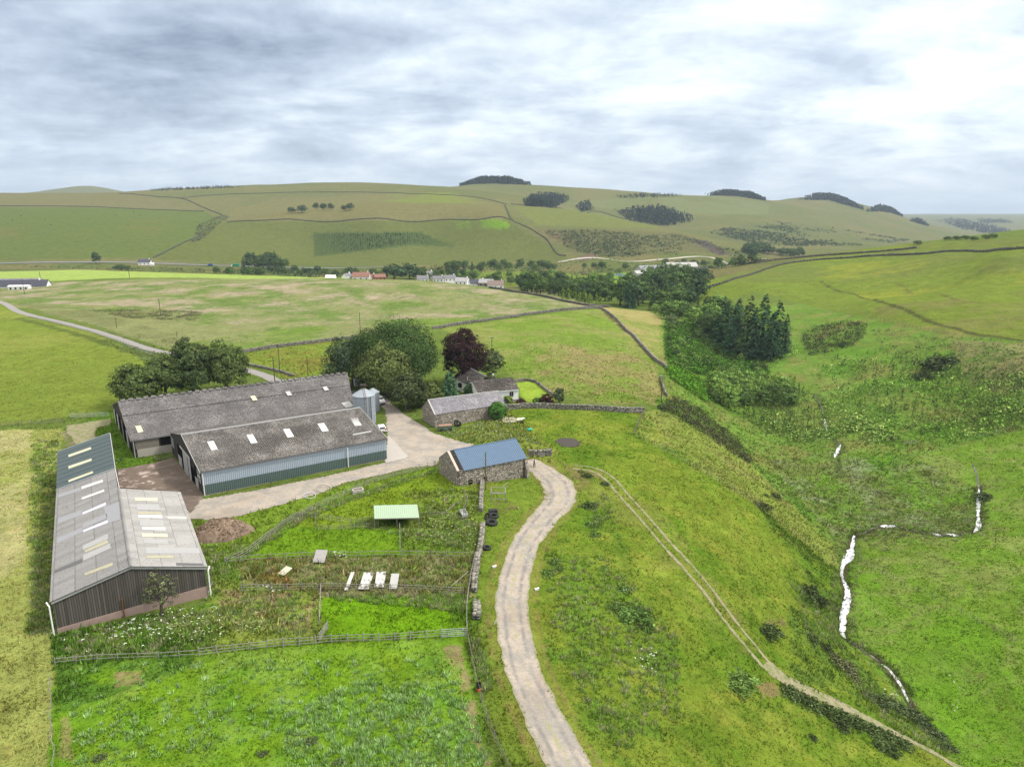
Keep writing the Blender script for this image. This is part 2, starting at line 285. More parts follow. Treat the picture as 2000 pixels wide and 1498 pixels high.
reg([(1640,1060),(1500,900),(1640,880),(1800,900),(1900,960),(1900,1030),(1720,1090)],L(106,122,66),.5,100,420,mixn=.8,ns=7.,nk=5,thr=-.05)
reg([(1640,1060),(1500,900),(1640,880),(1800,900),(1900,960),(1900,1030),(1720,1090)],L(148,166,128),.4,100,420,mixn=.5,ns=4.,nk=1,thr=.24)
reg([(1640,1060),(1500,900),(1640,880),(1800,900),(1900,960),(1900,1030),(1720,1090)],L(108,158,40),.2,100,420,mixn=.7,ns=10.,nk=2,thr=.16)
# bank east of the fence
reg([(1250,805),(1290,800),(1400,860),(1470,910),(1520,960),(1640,1080),(1640,1120),(1480,990),(1390,935),(1240,850)],L(130,154,66),.3,60,300)
reg([(1250,805),(1290,800),(1400,860),(1470,910),(1520,960),(1640,1080),(1640,1120),(1480,990),(1390,935),(1240,850)],L(146,148,88),.3,60,300,mixn=.45,ns=4.,thr=.05)
# plateau field and foreground to the burn
G1=L(124,152,50); G2=L(108,148,38)
reg([(950,800),(1000,790),(1250,803),(1240,850),(1390,935),(1480,990),(1640,1120),(1640,1250),(1760,1370),(1900,1498),(1980,1600),(1000,1700),(960,1240),(900,960),(1040,900),(870,850)],G1,.14,30,220)
reg([(950,800),(1250,803),(1390,935),(1640,1120),(1760,1370),(1980,1600),(1000,1700),(900,960),(870,850)],L(150,166,66),.16,30,220,mixn=.6,ns=5.,nk=3,thr=.1)
reg([(950,800),(1250,803),(1390,935),(1640,1120),(1760,1370),(1980,1600),(1000,1700),(900,960),(870,850)],L(84,132,30),.2,30,220,mixn=.6,ns=7.,nk=1,thr=.12)
reg([(1060,1080),(1180,980),(1240,1100),(1330,1250),(1330,1420),(1200,1600),(1130,1400),(1050,1250)],L(98,138,46),.3,30,220,mixn=.7,ns=4.5,nk=2,thr=.08)
reg([(1480,990),(1640,1120),(1650,1260),(1560,1180),(1540,1080)],L(74,108,40),.45,30,220,mixn=.75,ns=4.)
reg([(1540,1180),(1640,1250),(1770,1400),(1900,1498),(1700,1410),(1540,1330)],L(92,126,50),.45,30,220,mixn=.8,ns=3.,thr=-.05)
reg([(1120,900),(1180,915),(1300,1010),(1500,1270),(1440,1290),(1240,1060),(1130,960)],L(142,152,76),.14,30,220,mixn=.5,ns=4.)
# right of the burn
reg([(1660,1060),(1800,1050),(1930,1040),(1900,950),(1800,900),(1780,895),(2000,838),(2900,830),(2900,1700),(1960,1600),(1760,1370),(1650,1240)],L(116,156,52),.16,40,190)
reg([(1660,1060),(1930,1040),(1900,950),(1780,895),(2000,838),(2900,830),(2900,1700),(1960,1600),(1760,1370),(1650,1240)],L(140,158,86),.2,40,190,mixn=.65,ns=4.,nk=3,thr=.06)
reg([(1660,1100),(1700,1110),(2000,1260),(2000,1500),(1960,1600),(1760,1370),(1660,1240)],L(106,158,36),.15,40,190,mixn=.7,ns=8.,nk=2,thr=-.1)
# left margin, hay-coloured strip
reg([(-900,845),(130,838),(110,900),(105,1250),(100,1700),(-900,1700)],L(160,176,92),.15,20,170)
reg([(-900,845),(60,840),(50,1100),(30,1230),(-900,1230)],L(190,192,134),.08,20,170,mixn=.75,ns=9.,nk=2,thr=-.05)
reg([(60,890),(118,850),(110,1000),(100,1240),(50,1240),(66,1000)],L(112,140,56),.35,20,170,mixn=.85,ns=3.,thr=-.1)
reg([(-300,1280),(70,1280),(60,1560),(-300,1600)],L(128,142,68),.35,20,170,mixn=.8,ns=5.,nk=4,thr=.0)
# yard grass, weeds by the sheds
reg([(118,840),(215,800),(265,890),(330,895),(300,915),(230,920),(215,850),(150,850)],L(98,138,40),.2,60,170)
reg([(870,862),(990,800),(1090,880),(1075,905),(1030,890),(1010,860),(925,866)],L(122,142,58),.6,100,200)
reg([(405,1180),(380,1010),(490,1000),(850,915),(860,940),(900,960),(940,960),(935,1240),(100,1300),(104,1240)],L(104,138,46),.35,40,170)
reg([(380,1030),(490,1000),(600,965),(850,912),(860,925),(640,985),(560,1030),(470,1090),(400,1100)],L(118,152,48),.3,40,170)
# paddocks
reg([(560,1030),(640,985),(860,925),(940,965),(935,1020),(760,1010),(620,1035)],L(124,156,40),.25,40,170)
reg([(780,960),(940,960),(935,1190),(800,1070),(790,1020)],L(112,134,58),.6,40,170,mixn=.8,ns=3.,thr=-.05)
reg([(480,1090),(560,1030),(780,1030),(782,1082),(500,1090)],L(114,158,34),.2,40,170)
reg([(470,1092),(930,1085),(930,1170),(470,1165)],L(134,140,90),.45,40,170)
reg([(470,1092),(930,1085),(930,1170),(470,1165)],L(104,116,48),.55,40,170,mixn=.8,ns=3.5,nk=3,thr=.02)
reg([(530,1090),(650,1100),(600,1150),(470,1160)],L(132,104,52),.5,40,170,mixn=.7,ns=2.5,nk=1,thr=.05)
reg([(630,1165),(912,1160),(912,1245),(630,1245)],L(112,164,24),.25,40,170)
reg([(860,1165),(940,1165),(940,1225),(890,1240)],L(84,122,36),.5,40,170,mixn=.8,ns=3.)
reg([(400,1130),(630,1160),(630,1250),(400,1270)],L(124,150,62),.4,40,170)
reg([(430,1150),(620,1165),(600,1240),(420,1230)],L(160,142,112),.45,40,170,mixn=.7,ns=3.,nk=2,thr=.12)
reg([(100,1235),(400,1180),(480,1190),(420,1270),(100,1300)],L(72,116,32),.5,40,170,mixn=.85,ns=4.,thr=-.15)
reg([(300,1200),(470,1180),(560,1250),(380,1280)],L(128,152,62),.5,40,170,mixn=.6,ns=3.,nk=2)
# bottom field
reg([(105,1300),(400,1275),(640,1255),(915,1245),(940,1330),(990,1700),(90,1700)],L(120,166,38),.18,20,120)
reg([(105,1300),(400,1275),(915,1245),(940,1330),(990,1700),(90,1700)],L(142,180,78),.22,20,120,mixn=.6,ns=4.,nk=3,thr=.08)
reg([(105,1300),(400,1275),(915,1245),(940,1330),(990,1700),(90,1700)],L(98,152,36),.25,20,120,mixn=.6,ns=3.,nk=1,thr=.12)
reg([(100,1290),(380,1275),(370,1300),(160,1380),(110,1400)],L(78,120,42),.4,20,120,mixn=.8,ns=3.,thr=-.1)
reg([(865,1262),(905,1262),(915,1310),(935,1400),(960,1498),(945,1498),(915,1400),(880,1300)],L(158,142,108),.02,20,120,mixn=.8,ns=1.5,thr=-.1)
reg([(218,1310),(275,1310),(280,1333),(228,1342)],L(165,145,108),.02,20,120,mixn=.8,ns=1.3,thr=-.05)
reg([(120,1400),(140,1400),(150,1560),(120,1560)],L(168,160,108),.1,20,120,mixn=.7,ns=1.5,thr=-.1)
reg([(915,1245),(960,1230),(1000,1330),(1050,1420),(1100,1560),(1000,1560),(960,1420)],L(112,140,48),.25,20,140)
reg([(940,960),(1040,930),(1060,990),(1000,1090),(960,1200),(935,1230)],L(120,150,52),.12,40,170)
# bare patches
reg([(1085,862),(1110,854),(1135,862),(1130,872),(1100,873)],L(92,84,80),.0,100,200)
reg([(1040,898),(1090,900),(1180,925),(1150,950),(1120,960),(1080,925)],L(150,138,96),.05,100,200,mixn=.6,ns=2.,thr=-.1)
reg([(1484,1335),(1520,1330),(1524,1358),(1490,1366)],L(150,134,96),.02,40,200,mixn=.75,ns=1.6,thr=.02)
reg([(1490,1212),(1530,1200),(1535,1235),(1500,1245)],L(130,112,92),.0,40,200,mixn=.7,ns=1.5,thr=0.)
reg([(966,980),(992,975),(1008,995),(978,1005)],L(128,118,82),.04,40,200,mixn=.7,ns=1.3,thr=0.)
reg([(118,845),(214,818),(214,828),(160,850),(170,870),(140,880)],L(150,140,118),.0,60,200,mixn=.85,ns=2.,thr=-.1)
lawn=[(1008,748),(1045,746),(1085,782),(1030,786),(1015,770)]
reg(lawn,L(150,186,66),.03,150,260)
reg([(1120,505),(1160,495),(1170,504),(1140,510)],L(120,104,92),.1,740)
reg([(1345,466),(1380,470),(1430,498),(1400,498)],L(98,92,84),.1,740,1500)
def catmull(P,step):
    P=np.asarray(P,float); out=[]
    Q=np.vstack([2*P[0]-P[1],P,2*P[-1]-P[-2]])
    for i in range(1,len(Q)-2):
        p0,p1,p2,p3=Q[i-1:i+3]; n=max(2,int(np.linalg.norm(p2[:2]-p1[:2])/step)); t=np.linspace(0,1,n,endpoint=False)[:,None]
        out.append(.5*((2*p1)+(-p0+p2)*t+(2*p0-5*p1+4*p2-p3)*t**2+(-p0+3*p1-3*p2+p3)*t**3))
    out.append(P[-1:]); return np.vstack(out)
def paintpath(px,hw,c,f=.8,h=None,ns=2.,thr=-.1,ymin=0,ymax=9000,off=0.):
    """worn or rank strip along a line"""
    P=trace(px,ymin,ymax)[:,:2]; C=catmull(P,2.); R_=hw*1.3+abs(off)
    gi=np.nonzero((GX>C[:,0].min()-R_)&(GX<C[:,0].max()+R_)&(GY>C[:,1].min()-R_)&(GY<C[:,1].max()+R_)); x=GX[gi]; y=GY[gi]; best=np.full(len(x),1e9)
    for p,q in zip(C[:-1],C[1:]):
        d=q-p; l=max(d@d,1e-6); t=np.clip(((x-p[0])*d[0]+(y-p[1])*d[1])/l,0,1); best=np.minimum(best,(x-p[0]-t*d[0])**2+(y-p[1]-t*d[1])**2)
    dd=np.abs(np.sqrt(best)-abs(off)); m=np.clip(1-dd/hw,0,1); nn=fbm(x,y,ns,4,3)
    k=smst(m+nn*.8-thr,.25,.75)*f*(dd<hw*1.25); i=(gi[0],gi[1]); colr[i]=colr[i]*(1-k[:,None])+np.asarray(c)*k[:,None]
    if h is not None: hgt[i]=hgt[i]*(1-k)+h*k
TR=[(1160,1600),(1114,1498),(1063,1400),(1019,1300),(1001,1200),(1001,1150),(1013,1100),(1033,1050),(1070,1005),(1094,975),(1088,945),(1064,923),(1044,908)]
paintpath(TR,1.2,L(140,148,68),.6,.06,1.5,.05,off=2.6)
paintpath(TR,.5,L(138,126,84),.6,.02,1.2,.25,off=3.1)
BU=[(1912,952),(1911,985),(1910,1030),(1880,1042),(1835,1046),(1780,1036),(1733,1028),(1690,1040),(1666,1050),(1656,1092),(1646,1130),(1651,1185),(1645,1240),(1672,1262),(1700,1280),(1738,1310),(1775,1370),(1800,1410)]
paintpath(BU,1.8,L(78,104,46),.8,.4,1.5,-.1); paintpath(BU,.8,L(84,74,58),.8,.1,1.,-.1)
paintpath([(1590,770),(1606,800),(1616,845),(1640,872),(1633,890),(1640,930)],1.8,L(92,112,56),.8,.4,1.5,-.1)
paintpath([(915,1250),(925,1300),(945,1390),(990,1498),(1030,1560)],.8,L(100,128,50),.8,.5,1.5,-.2)
paintpath([(1603,550),(1630,566),(1680,580),(1730,592),(1780,610),(1830,633),(1900,652),(1960,660),(2040,668)],1.6,L(84,92,52),.9,.3,4.,-.1,200,700)
paintpath([(1700,560),(1760,556),(1850,580),(1920,592)],1.2,L(110,104,66),.7,.2,4.,0.,200,700)
paintpath([(60,622),(180,652),(300,690)],3.,L(96,116,56),.8,.4,4.,-.1,100,400,off=4.)
paintpath([(470,690),(650,664)],1.5,L(84,96,50),.8,.4,4.,-.1); paintpath([(860,640),(1000,621),(1172,603)],1.5,L(92,118,50),.8,.4,4.,-.1)
paintpath([(1172,603),(1230,652),(1302,722)],1.5,L(92,104,54),.8,.4,4.,-.1)
paintpath([(690,640),(760,575),(900,600),(1050,590)],2.5,L(150,150,112),.5,.2,6.,0.,200,560)
# ------------------------------------------------------------------ mesh and material helpers
def link(o,parent=None):
    COL.objects.link(o)
    if parent is not None: o.parent=parent
    return o
def npmesh(name,V,F,mat,col=None,smooth=False):
    V=np.ascontiguousarray(V,dtype=np.float32); F=np.ascontiguousarray(F,dtype=np.int32); k=F.shape[1]
    me=bpy.data.meshes.new(name); me.vertices.add(len(V)); me.vertices.foreach_set('co',V.ravel())
    me.loops.add(F.size); me.loops.foreach_set('vertex_index',F.ravel())
    me.polygons.add(len(F)); me.polygons.foreach_set('loop_start',np.arange(0,F.size,k,dtype=np.int32)); me.polygons.foreach_set('loop_total',np.full(len(F),k,dtype=np.int32))
    me.update(calc_edges=True)
    if col is not None:
        a=me.color_attributes.new('Col','FLOAT_COLOR','POINT'); c=np.ones((len(V),4),np.float32); c[:,:3]=col; a.data.foreach_set('color',c.ravel())
    if smooth: me.polygons.foreach_set('use_smooth',np.ones(len(F),bool))
    if mat: me.materials.append(mat)
    return me
def npobj(name,V,F,mat,col=None,smooth=False,parent=None): return link(bpy.data.objects.new(name,npmesh(name,V,F,mat,col,smooth)),parent)
def newmat(name):
    m=bpy.data.materials.new(name); m.use_nodes=True; m.node_tree.nodes.clear(); return m,NT(m.node_tree)
def fin(T,bsdf): T.add('ShaderNodeOutputMaterial',ins={0:bsdf})
def principled(T,col,rough=.9,spec=.2,normal=None,metal=0.):
    n=T.add('ShaderNodeBsdfPrincipled',ins={'Base Color':col,'Roughness':rough,'Specular IOR Level':spec,'Metallic':metal})
    if normal is not None: T.l.new(normal,n.inputs['Normal'])
    return n
m_ground,T=newmat('turf')
at=T.add('ShaderNodeVertexColor',layer_name='Col').outputs[0]; oc=T.add('ShaderNodeTexCoord').outputs['Object']
a1=T.noise(oc,.9,5.,.65); a2=T.noise(oc,4.5,4.,.7); a3=T.noise(oc,.11,4.,.6); a4=T.noise(T.vmath('MULTIPLY',oc,(1,.6,1)).outputs[0],.3,4.,.7)
v=T.math('ADD',T.math('MULTIPLY',a1,.95),T.math('ADD',T.math('MULTIPLY',a2,1.15),T.math('MULTIPLY',a3,.6)))
v=T.math('ADD',v,T.math('ADD',T.math('MULTIPLY',a4,.8),-.75))
c=T.mixc(1.,at,T.add('ShaderNodeCombineColor',ins={0:v,1:v,2:v}),'MULTIPLY')
hs=T.noise(oc,.35,4.,.6); c=T.mixc(T.math('MULTIPLY',T.smooth(hs,.5,.72),.35),c,T.mixc(1.,c,(1.45,1.05,1.2),'MULTIPLY'))
bm=T.add('ShaderNodeBump',ins={'Strength':.9,'Distance':.35,'Height':T.math('ADD',T.math('MULTIPLY',a2,.6),a1)})
fin(T,principled(T,c,1.,0.,bm.outputs[0]))
NR,NC=GX.shape; ii=np.arange(NR*NC).reshape(NR,NC)
F=np.stack([ii[:-1,:-1],ii[:-1,1:],ii[1:,1:],ii[1:,:-1]],-1).reshape(-1,4)
gr=npobj('ground',np.stack([GX,GY,GZ],-1).reshape(-1,3),F,m_ground,colr.reshape(-1,3),True); gr['kind']='structure'
def gcol(x,y):
    a,b=ab(np.asarray(x,float),np.asarray(y,float)); i=np.clip(np.rint(np.interp(b,BR,np.arange(NR))),0,NR-1).astype(int); j=np.clip(np.rint((a-AA[0])/(AA[1]-AA[0])),0,NC-1).astype(int)
    return colr[i,j],hgt[i,j]

# ------------------------------------------------------------------ generic builders
BARE=np.zeros(GX.shape,bool)
def markpath(path,hw):
    x0,x1,y0,y1=path[:,0].min()-hw-1,path[:,0].max()+hw+1,path[:,1].min()-hw-1,path[:,1].max()+hw+1
    idx=np.nonzero((GX>x0)&(GX<x1)&(GY>y0)&(GY<y1)); x=GX[idx]; y=GY[idx]; best=np.full(len(x),1e9)
    for p,q in zip(path[:-1],path[1:]):
        d=q[:2]-p[:2]; l=max(d@d,1e-6); t=np.clip(((x-p[0])*d[0]+(y-p[1])*d[1])/l,0,1)
        best=np.minimum(best,(x-p[0]-t*d[0])**2+(y-p[1]-t*d[1])**2)
    s=best<hw*hw; BARE[idx[0][s],idx[1][s]]=True
def ribbon_vf(path,hw,lift,na=7,jit=.0,base=0):
    path=np.asarray(path); hw=np.broadcast_to(np.asarray(hw,float),(len(path),)); t=np.gradient(path[:,:2],axis=0); t/=np.linalg.norm(t,axis=1)[:,None]+1e-9
    nrm=np.stack([-t[:,1],t[:,0]],1); s=np.linspace(-1,1,na)
    jl=1+fbm(path[:,0]*3,path[:,1]*3,4.,3,2)*jit; jr=1+fbm(path[:,0]*3+50,path[:,1]*3,4.,3,3)*jit
    sc=np.where(s[None]<0,jl[:,None],jr[:,None])*s[None]
    X=path[:,0:1]+nrm[:,0:1]*sc*hw[:,None]; Y=path[:,1:2]+nrm[:,1:2]*sc*hw[:,None]; Z=H(X,Y)+lift
    V=np.stack([X,Y,Z],-1).reshape(-1,3); n=len(path); ii=np.arange(n*na).reshape(n,na)+base
    F=np.stack([ii[:-1,:-1],ii[1:,:-1],ii[1:,1:],ii[:-1,1:]],-1).reshape(-1,4)
    side=np.broadcast_to((s*.5+.5)[None],(n,na)).reshape(-1)
    return V,F,side
def ribbon(name,px,hw,mat,lift=.05,step=1.,jit=.2,na=7,ymin=0,ymax=9000,bare=True):
    P=trace([(p[0],p[1]) for p in px],ymin,ymax); wd=np.array([p[2] if len(p)>2 else hw for p in px],float)
    C=catmull(np.column_stack([P[:,:2],wd]),step); V,F,sd_=ribbon_vf(C[:,:2],C[:,2],lift,na,jit)
    if bare: markpath(C[:,:2],np.median(C[:,2])*.84)
    return npobj(name,V,F,mat,np.stack([sd_,sd_*0,sd_*0],1),True)
class MB:
    """collects shapes, links them as one mesh object"""
    def __init__(s): s.v=[]; s.f=[]
    def poly(s,P):
        b=len(s.v); s.v+= [tuple(map(float,p)) for p in P]; s.f.append(tuple(range(b,b+len(P))))
    def prism(s,P,n,t):
        """polygon P pushed along n by t"""
        P=[np.asarray(p,float) for p in P]; n=np.asarray(n,float); Q=[p+n*t for p in P]; k=len(P); b=len(s.v)
        s.v+=[tuple(p) for p in P]+[tuple(p) for p in Q]
        s.f.append(tuple(range(b+k-1,b-1,-1))); s.f.append(tuple(range(b+k,b+2*k)))
        for i in range(k): j=(i+1)%k; s.f.append((b+i,b+j,b+k+j,b+k+i))
    def box(s,c,d,rz=0.,ax=None):
        c=np.asarray(c,float); d=np.asarray(d,float)/2; cz,sz=math.cos(rz),math.sin(rz); b=len(s.v)
        for k in range(8):
            x,y,z=((k&1)*2-1)*d[0],((k>>1&1)*2-1)*d[1],((k>>2&1)*2-1)*d[2]
            s.v.append((c[0]+x*cz-y*sz,c[1]+x*sz+y*cz,c[2]+z))
        for f in ((0,2,3,1),(4,5,7,6),(0,1,5,4),(2,6,7,3),(0,4,6,2),(1,3,7,5)): s.f.append(tuple(b+i for i in f))
    def bar(s,p,q,r,r2=None,n=4,cap=True):
        p=np.asarray(p,float); q=np.asarray(q,float); d=q-p; l=np.linalg.norm(d); d/=l; r2=r if r2 is None else r2
        u=np.cross(d,(0,0,1.)); u=np.array([1.,0,0]) if np.linalg.norm(u)<1e-3 else u/np.linalg.norm(u); w_=np.cross(d,u); b=len(s.v)
        for c,rr in ((p,r),(q,r2)):
            for k in range(n): a=2*math.pi*(k+.5)/n; s.v.append(tuple(c+rr*(math.cos(a)*u+math.sin(a)*w_)))
        for k in range(n): j=(k+1)%n; s.f.append((b+k,b+j,b+n+j,b+n+k))
        if cap: s.f.append(tuple(b+n-1-k for k in range(n))); s.f.append(tuple(b+n+k for k in range(n)))
    def lathe(s,c,prof,n=20):
        b=len(s.v); m=len(prof)
        for r,z in prof:
            for k in range(n): a=2*math.pi*k/n; s.v.append((c[0]+r*math.cos(a),c[1]+r*math.sin(a),c[2]+z))
        for i in range(m-1):
            for k in range(n): j=(k+1)%n; s.f.append((b+i*n+k,b+i*n+j,b+(i+1)*n+j,b+(i+1)*n+k))
        s.f.append(tuple(b+n-1-k for k in range(n))); s.f.append(tuple(b+(m-1)*n+k for k in range(n)))
    def torus(s,c,R,r,n=20,m=8,up=(0,0,1),squash=1.):
        up=np.asarray(up,float); up/=np.linalg.norm(up); u=np.cross(up,(1,.13,0)); u/=np.linalg.norm(u); w_=np.cross(up,u); b=len(s.v)
        for i in range(n):
            a=2*math.pi*i/n; d=math.cos(a)*u+math.sin(a)*w_
            for j in range(m): t=2*math.pi*j/m; s.v.append(tuple(np.asarray(c)+d*(R+r*math.cos(t))+up*r*squash*math.sin(t)))
        for i in range(n):
            for j in range(m): s.f.append((b+i*m+j,b+((i+1)%n)*m+j,b+((i+1)%n)*m+(j+1)%m,b+i*m+(j+1)%m))
    def build(s,name,mat,parent=None,smooth=False):
        me=bpy.data.meshes.new(name); me.from_pydata(s.v,[],s.f); me.update()
        if smooth: me.polygons.foreach_set('use_smooth',np.ones(len(me.polygons),bool))
        if mat: me.materials.append(mat)
        return link(bpy.data.objects.new(name,me),parent)
def tag(o,label,cat,group=None):
    o['label']=label; o['category']=cat
    if group: o['group']=group
    return o
def thing(name,label,cat,loc=(0,0,0),rz=0.,group=None):
    o=link(bpy.data.objects.new(name,None)); o.location=[float(v) for v in loc]; o.rotation_euler=(0,0,rz); o.empty_display_size=.3
    return tag(o,label,cat,group)
def dup(root,loc,rz=0.,sc=(1,1,1),label=None,group=None):
    r=root.copy(); COL.objects.link(r); r.location=[float(v) for v in loc]; r.rotation_euler=(0,0,rz); r.scale=sc
    if label: r['label']=label
    if group: r['group']=group
    elif 'group' in r and label: pass
    for ch in list(root.children):
        c=ch.copy(); COL.objects.link(c); c.parent=r
        for g_ in ch.children: d=g_.copy(); COL.objects.link(d); d.parent=c
    return r
# ------------------------------------------------------------------ materials
def simple(name,c,rough=.8,spec=.3,var=.25,scale=3.,metal=0.,bump=0.,c2=None,stretch=(1,1,1),thr=(.4,.6)):
    m,T=newmat(name); oc=T.add('ShaderNodeTexCoord').outputs['Object']
    oc=T.vmath('MULTIPLY',oc,stretch).outputs[0]; nz=T.noise(oc,scale,5.,.65)
    v=T.math('ADD',T.math('MULTIPLY',nz,2*var),1-var); cc=T.mixc(1.,tuple(c),T.add('ShaderNodeCombineColor',ins={0:v,1:v,2:v}),'MULTIPLY')
    if c2 is not None: cc=T.mixc(T.smooth(T.noise(oc,scale*.45,6.,.7),*thr),cc,tuple(c2))
    b=T.add('ShaderNodeBump',ins={'Strength':.6,'Distance':bump,'Height':nz}).outputs[0] if bump else None
    fin(T,principled(T,cc,rough,spec,b,metal)); return m
def fibre(name,base,light,thr,scale=2.2,wear=1.):
    """weathered fibre-cement sheets with pale lichen spots"""
    m,T=newmat(name); oc=T.add('ShaderNodeTexCoord').outputs['Object']
    n0=T.noise(oc,.22,4.,.6); nn=T.noise(oc,scale,3.,.75); nf=T.noise(oc,scale*4.,2.,.6)
    s=T.math('ADD',T.math('MULTIPLY',nf,.55),T.math('ADD',T.math('MULTIPLY',nn,.35),T.math('MULTIPLY',n0,.25)))
    f=T.smooth(s,thr,thr+.07); v=T.math('ADD',T.math('MULTIPLY',nn,.7),.62)
    cc=T.mixc(1.,tuple(base),T.add('ShaderNodeCombineColor',ins={0:v,1:v,2:v}),'MULTIPLY')
    st=T.noise(T.vmath('MULTIPLY',oc,(2.6,.12,.12)).outputs[0],1.,4.,.7)            # streaks running down the slope
    cc=T.mixc(T.math('MULTIPLY',T.smooth(st,.48,.7),.35*wear),cc,tuple(np.array(base)*.62))
    sx=T.add('ShaderNodeSeparateXYZ',ins={0:oc}); wn=T.add('ShaderNodeTexWhiteNoise',noise_dimensions='2D',ins={'Vector':T.add('ShaderNodeCombineXYZ',ins={0:T.math('FLOOR',T.math('DIVIDE',sx.outputs[0],1.05)),1:T.math('FLOOR',T.math('DIVIDE',sx.outputs[1],2.3)),2:0.})})
    lap=T.math('MULTIPLY',T.math('GREATER_THAN',T.math('FRACT',T.math('DIVIDE',sx.outputs[1],2.3)),.955),.35); sv=T.math('SUBTRACT',T.math('ADD',T.math('MULTIPLY',wn.outputs[0],.22),.9),lap)
    cc=T.mixc(1.,cc,T.add('ShaderNodeCombineColor',ins={0:sv,1:sv,2:sv}),'MULTIPLY')
    cc=T.mixc(T.math('MULTIPLY',f,.8),cc,tuple(light)); fin(T,principled(T,cc,.95,.1)); return m
def stonemat(name,sc=2.6,base=(.30,.27,.235),dark=(.05,.045,.04)):
    m,T=newmat(name); oc=T.add('ShaderNodeTexCoord').outputs['Object']
    ds=T.vmath('ADD',T.vmath('MULTIPLY',oc,(1,1,1.7)).outputs[0],T.vmath('MULTIPLY',T.add('ShaderNodeTexNoise',ins={'Vector':oc,'Scale':2.5}).outputs[1],(.25,.25,.25)).outputs[0]).outputs[0]
    vo=T.add('ShaderNodeTexVoronoi',ins={'Vector':ds,'Scale':sc}); ve=T.add('ShaderNodeTexVoronoi',feature='DISTANCE_TO_EDGE',ins={'Vector':ds,'Scale':sc})
    h=T.add('ShaderNodeSeparateColor',ins={0:vo.outputs[1]}); k=T.math('ADD',T.math('MULTIPLY',h.outputs[0],1.15),.42)
    cc=T.mixc(1.,tuple(base),T.add('ShaderNodeCombineColor',ins={0:k,1:k,2:k}),'MULTIPLY')
    cc=T.mixc(T.math('MULTIPLY',h.outputs[1],.35),cc,(.36,.27,.20)); cc=T.mixc(T.math('MULTIPLY',T.smooth(T.noise(oc,.8,4.,.7),.5,.75),.5),cc,(.16,.155,.13))
    e=T.smooth(ve.outputs[0],.02,.10); cc=T.mixc(e,dark,cc)
    bmp=T.add('ShaderNodeBump',ins={'Strength':.9,'Distance':.12,'Height':T.smooth(ve.outputs[0],0.,.2)})
    fin(T,principled(T,cc,.95,.1,bmp.outputs[0])); return m
def leafmat(name,tr=.14,up=0.):
    m,T=newmat(name); c=T.add('ShaderNodeVertexColor',layer_name='Col').outputs[0]; r=T.add('ShaderNodeNewGeometry').outputs['Random Per Island']
    k=T.math('ADD',T.math('MULTIPLY',T.math('POWER',r,1.6),1.1),.6); cc=T.mixc(1.,c,T.add('ShaderNodeCombineColor',ins={0:k,1:k,2:k}),'MULTIPLY')
    if up:
        nn_=T.vmath('NORMALIZE',T.vmath('ADD',T.add('ShaderNodeNewGeometry').outputs['Normal'],(0,0,up)).outputs[0]).outputs[0]; d=T.add('ShaderNodeBsdfDiffuse',ins={0:cc,2:nn_})
    else: d=T.add('ShaderNodeBsdfDiffuse',ins={0:cc})
    t=T.add('ShaderNodeBsdfTranslucent',ins={0:T.mixc(1.,cc,(1.15,1.2,.7),'MULTIPLY')})
    fin(T,T.add('ShaderNodeMixShader',ins={0:tr,1:d,2:t})); return m
m_leaf=leafmat('leaves'); m_grass=leafmat('grass_blades',.3,1.3)
m_bark=simple('bark',(.085,.07,.055),.95,.1,.4,2.,bump=.05)
m_gravel,T=newmat('gravel')
oc=T.add('ShaderNodeTexCoord').outputs['Object']; q1=T.noise(oc,.35,5.,.65); q2=T.noise(oc,2.2,5.,.75,.3); q3=T.noise(oc,9.,3.,.7)
sd2=T.add('ShaderNodeSeparateColor',ins={0:T.add('ShaderNodeVertexColor',layer_name='Col').outputs[0]})
c=T.mixc(T.smooth(q1,.4,.62),(.375,.32,.262),(.27,.248,.22)); c=T.mixc(T.math('MULTIPLY',T.smooth(T.noise(oc,.12,5.,.65),.5,.68),.55),c,(.235,.185,.14)); c=T.mixc(T.math('MULTIPLY',T.smooth(q2,.46,.66),.6),c,(.20,.185,.165)); c=T.mixc(T.math('MULTIPLY',T.smooth(q3,.52,.7),.5),c,(.50,.45,.385))
mid_=T.math('ABSOLUTE',T.math('SUBTRACT',sd2.outputs[0],.5)); cen=T.math('MULTIPLY',T.smooth(mid_,.085,.03),T.smooth(T.noise(oc,.9,4.,.7),.47,.62)); cen=T.math('MULTIPLY',cen,sd2.outputs[1])
c=T.mixc(T.math('MULTIPLY',cen,.7),c,(.27,.27,.11))
rut=T.smooth(T.math('ABSOLUTE',T.math('SUBTRACT',mid_,.24)),.10,.0); rut=T.math('MULTIPLY',T.math('MULTIPLY',rut,sd2.outputs[1]),T.smooth(T.noise(oc,.5,4.,.7),.35,.6)); c=T.mixc(T.math('MULTIPLY',rut,.9),c,(.185,.175,.16))
edg=T.math('MULTIPLY',T.smooth(T.math('ADD',mid_,T.math('MULTIPLY',T.math('SUBTRACT',q2,.5),.22)),.41,.50),.8); c=T.mixc(T.math('MULTIPLY',edg,sd2.outputs[1]),c,(.20,.20,.095))
fin(T,principled(T,c,.95,.1,T.add('ShaderNodeBump',ins={'Strength':.7,'Distance':.08,'Height':T.math('ADD',q2,T.math('MULTIPLY',q3,.5))}).outputs[0]))
m_rut=simple('trodden_earth',(.255,.225,.145),.95,.1,.45,2.5,bump=.05,c2=(.14,.17,.055),thr=(.44,.62))
m_asph=simple('worn_tarmac',(.25,.235,.22),.9,.2,.25,1.2)
m_mainroad=simple('asphalt',(.17,.175,.18),.8,.3,.15,.2)
m_mud=simple('muddy_concrete',(.15,.115,.09),.9,.2,.45,.8,bump=.03,c2=(.40,.32,.28),thr=(.52,.60),stretch=(1.,1.,1.))
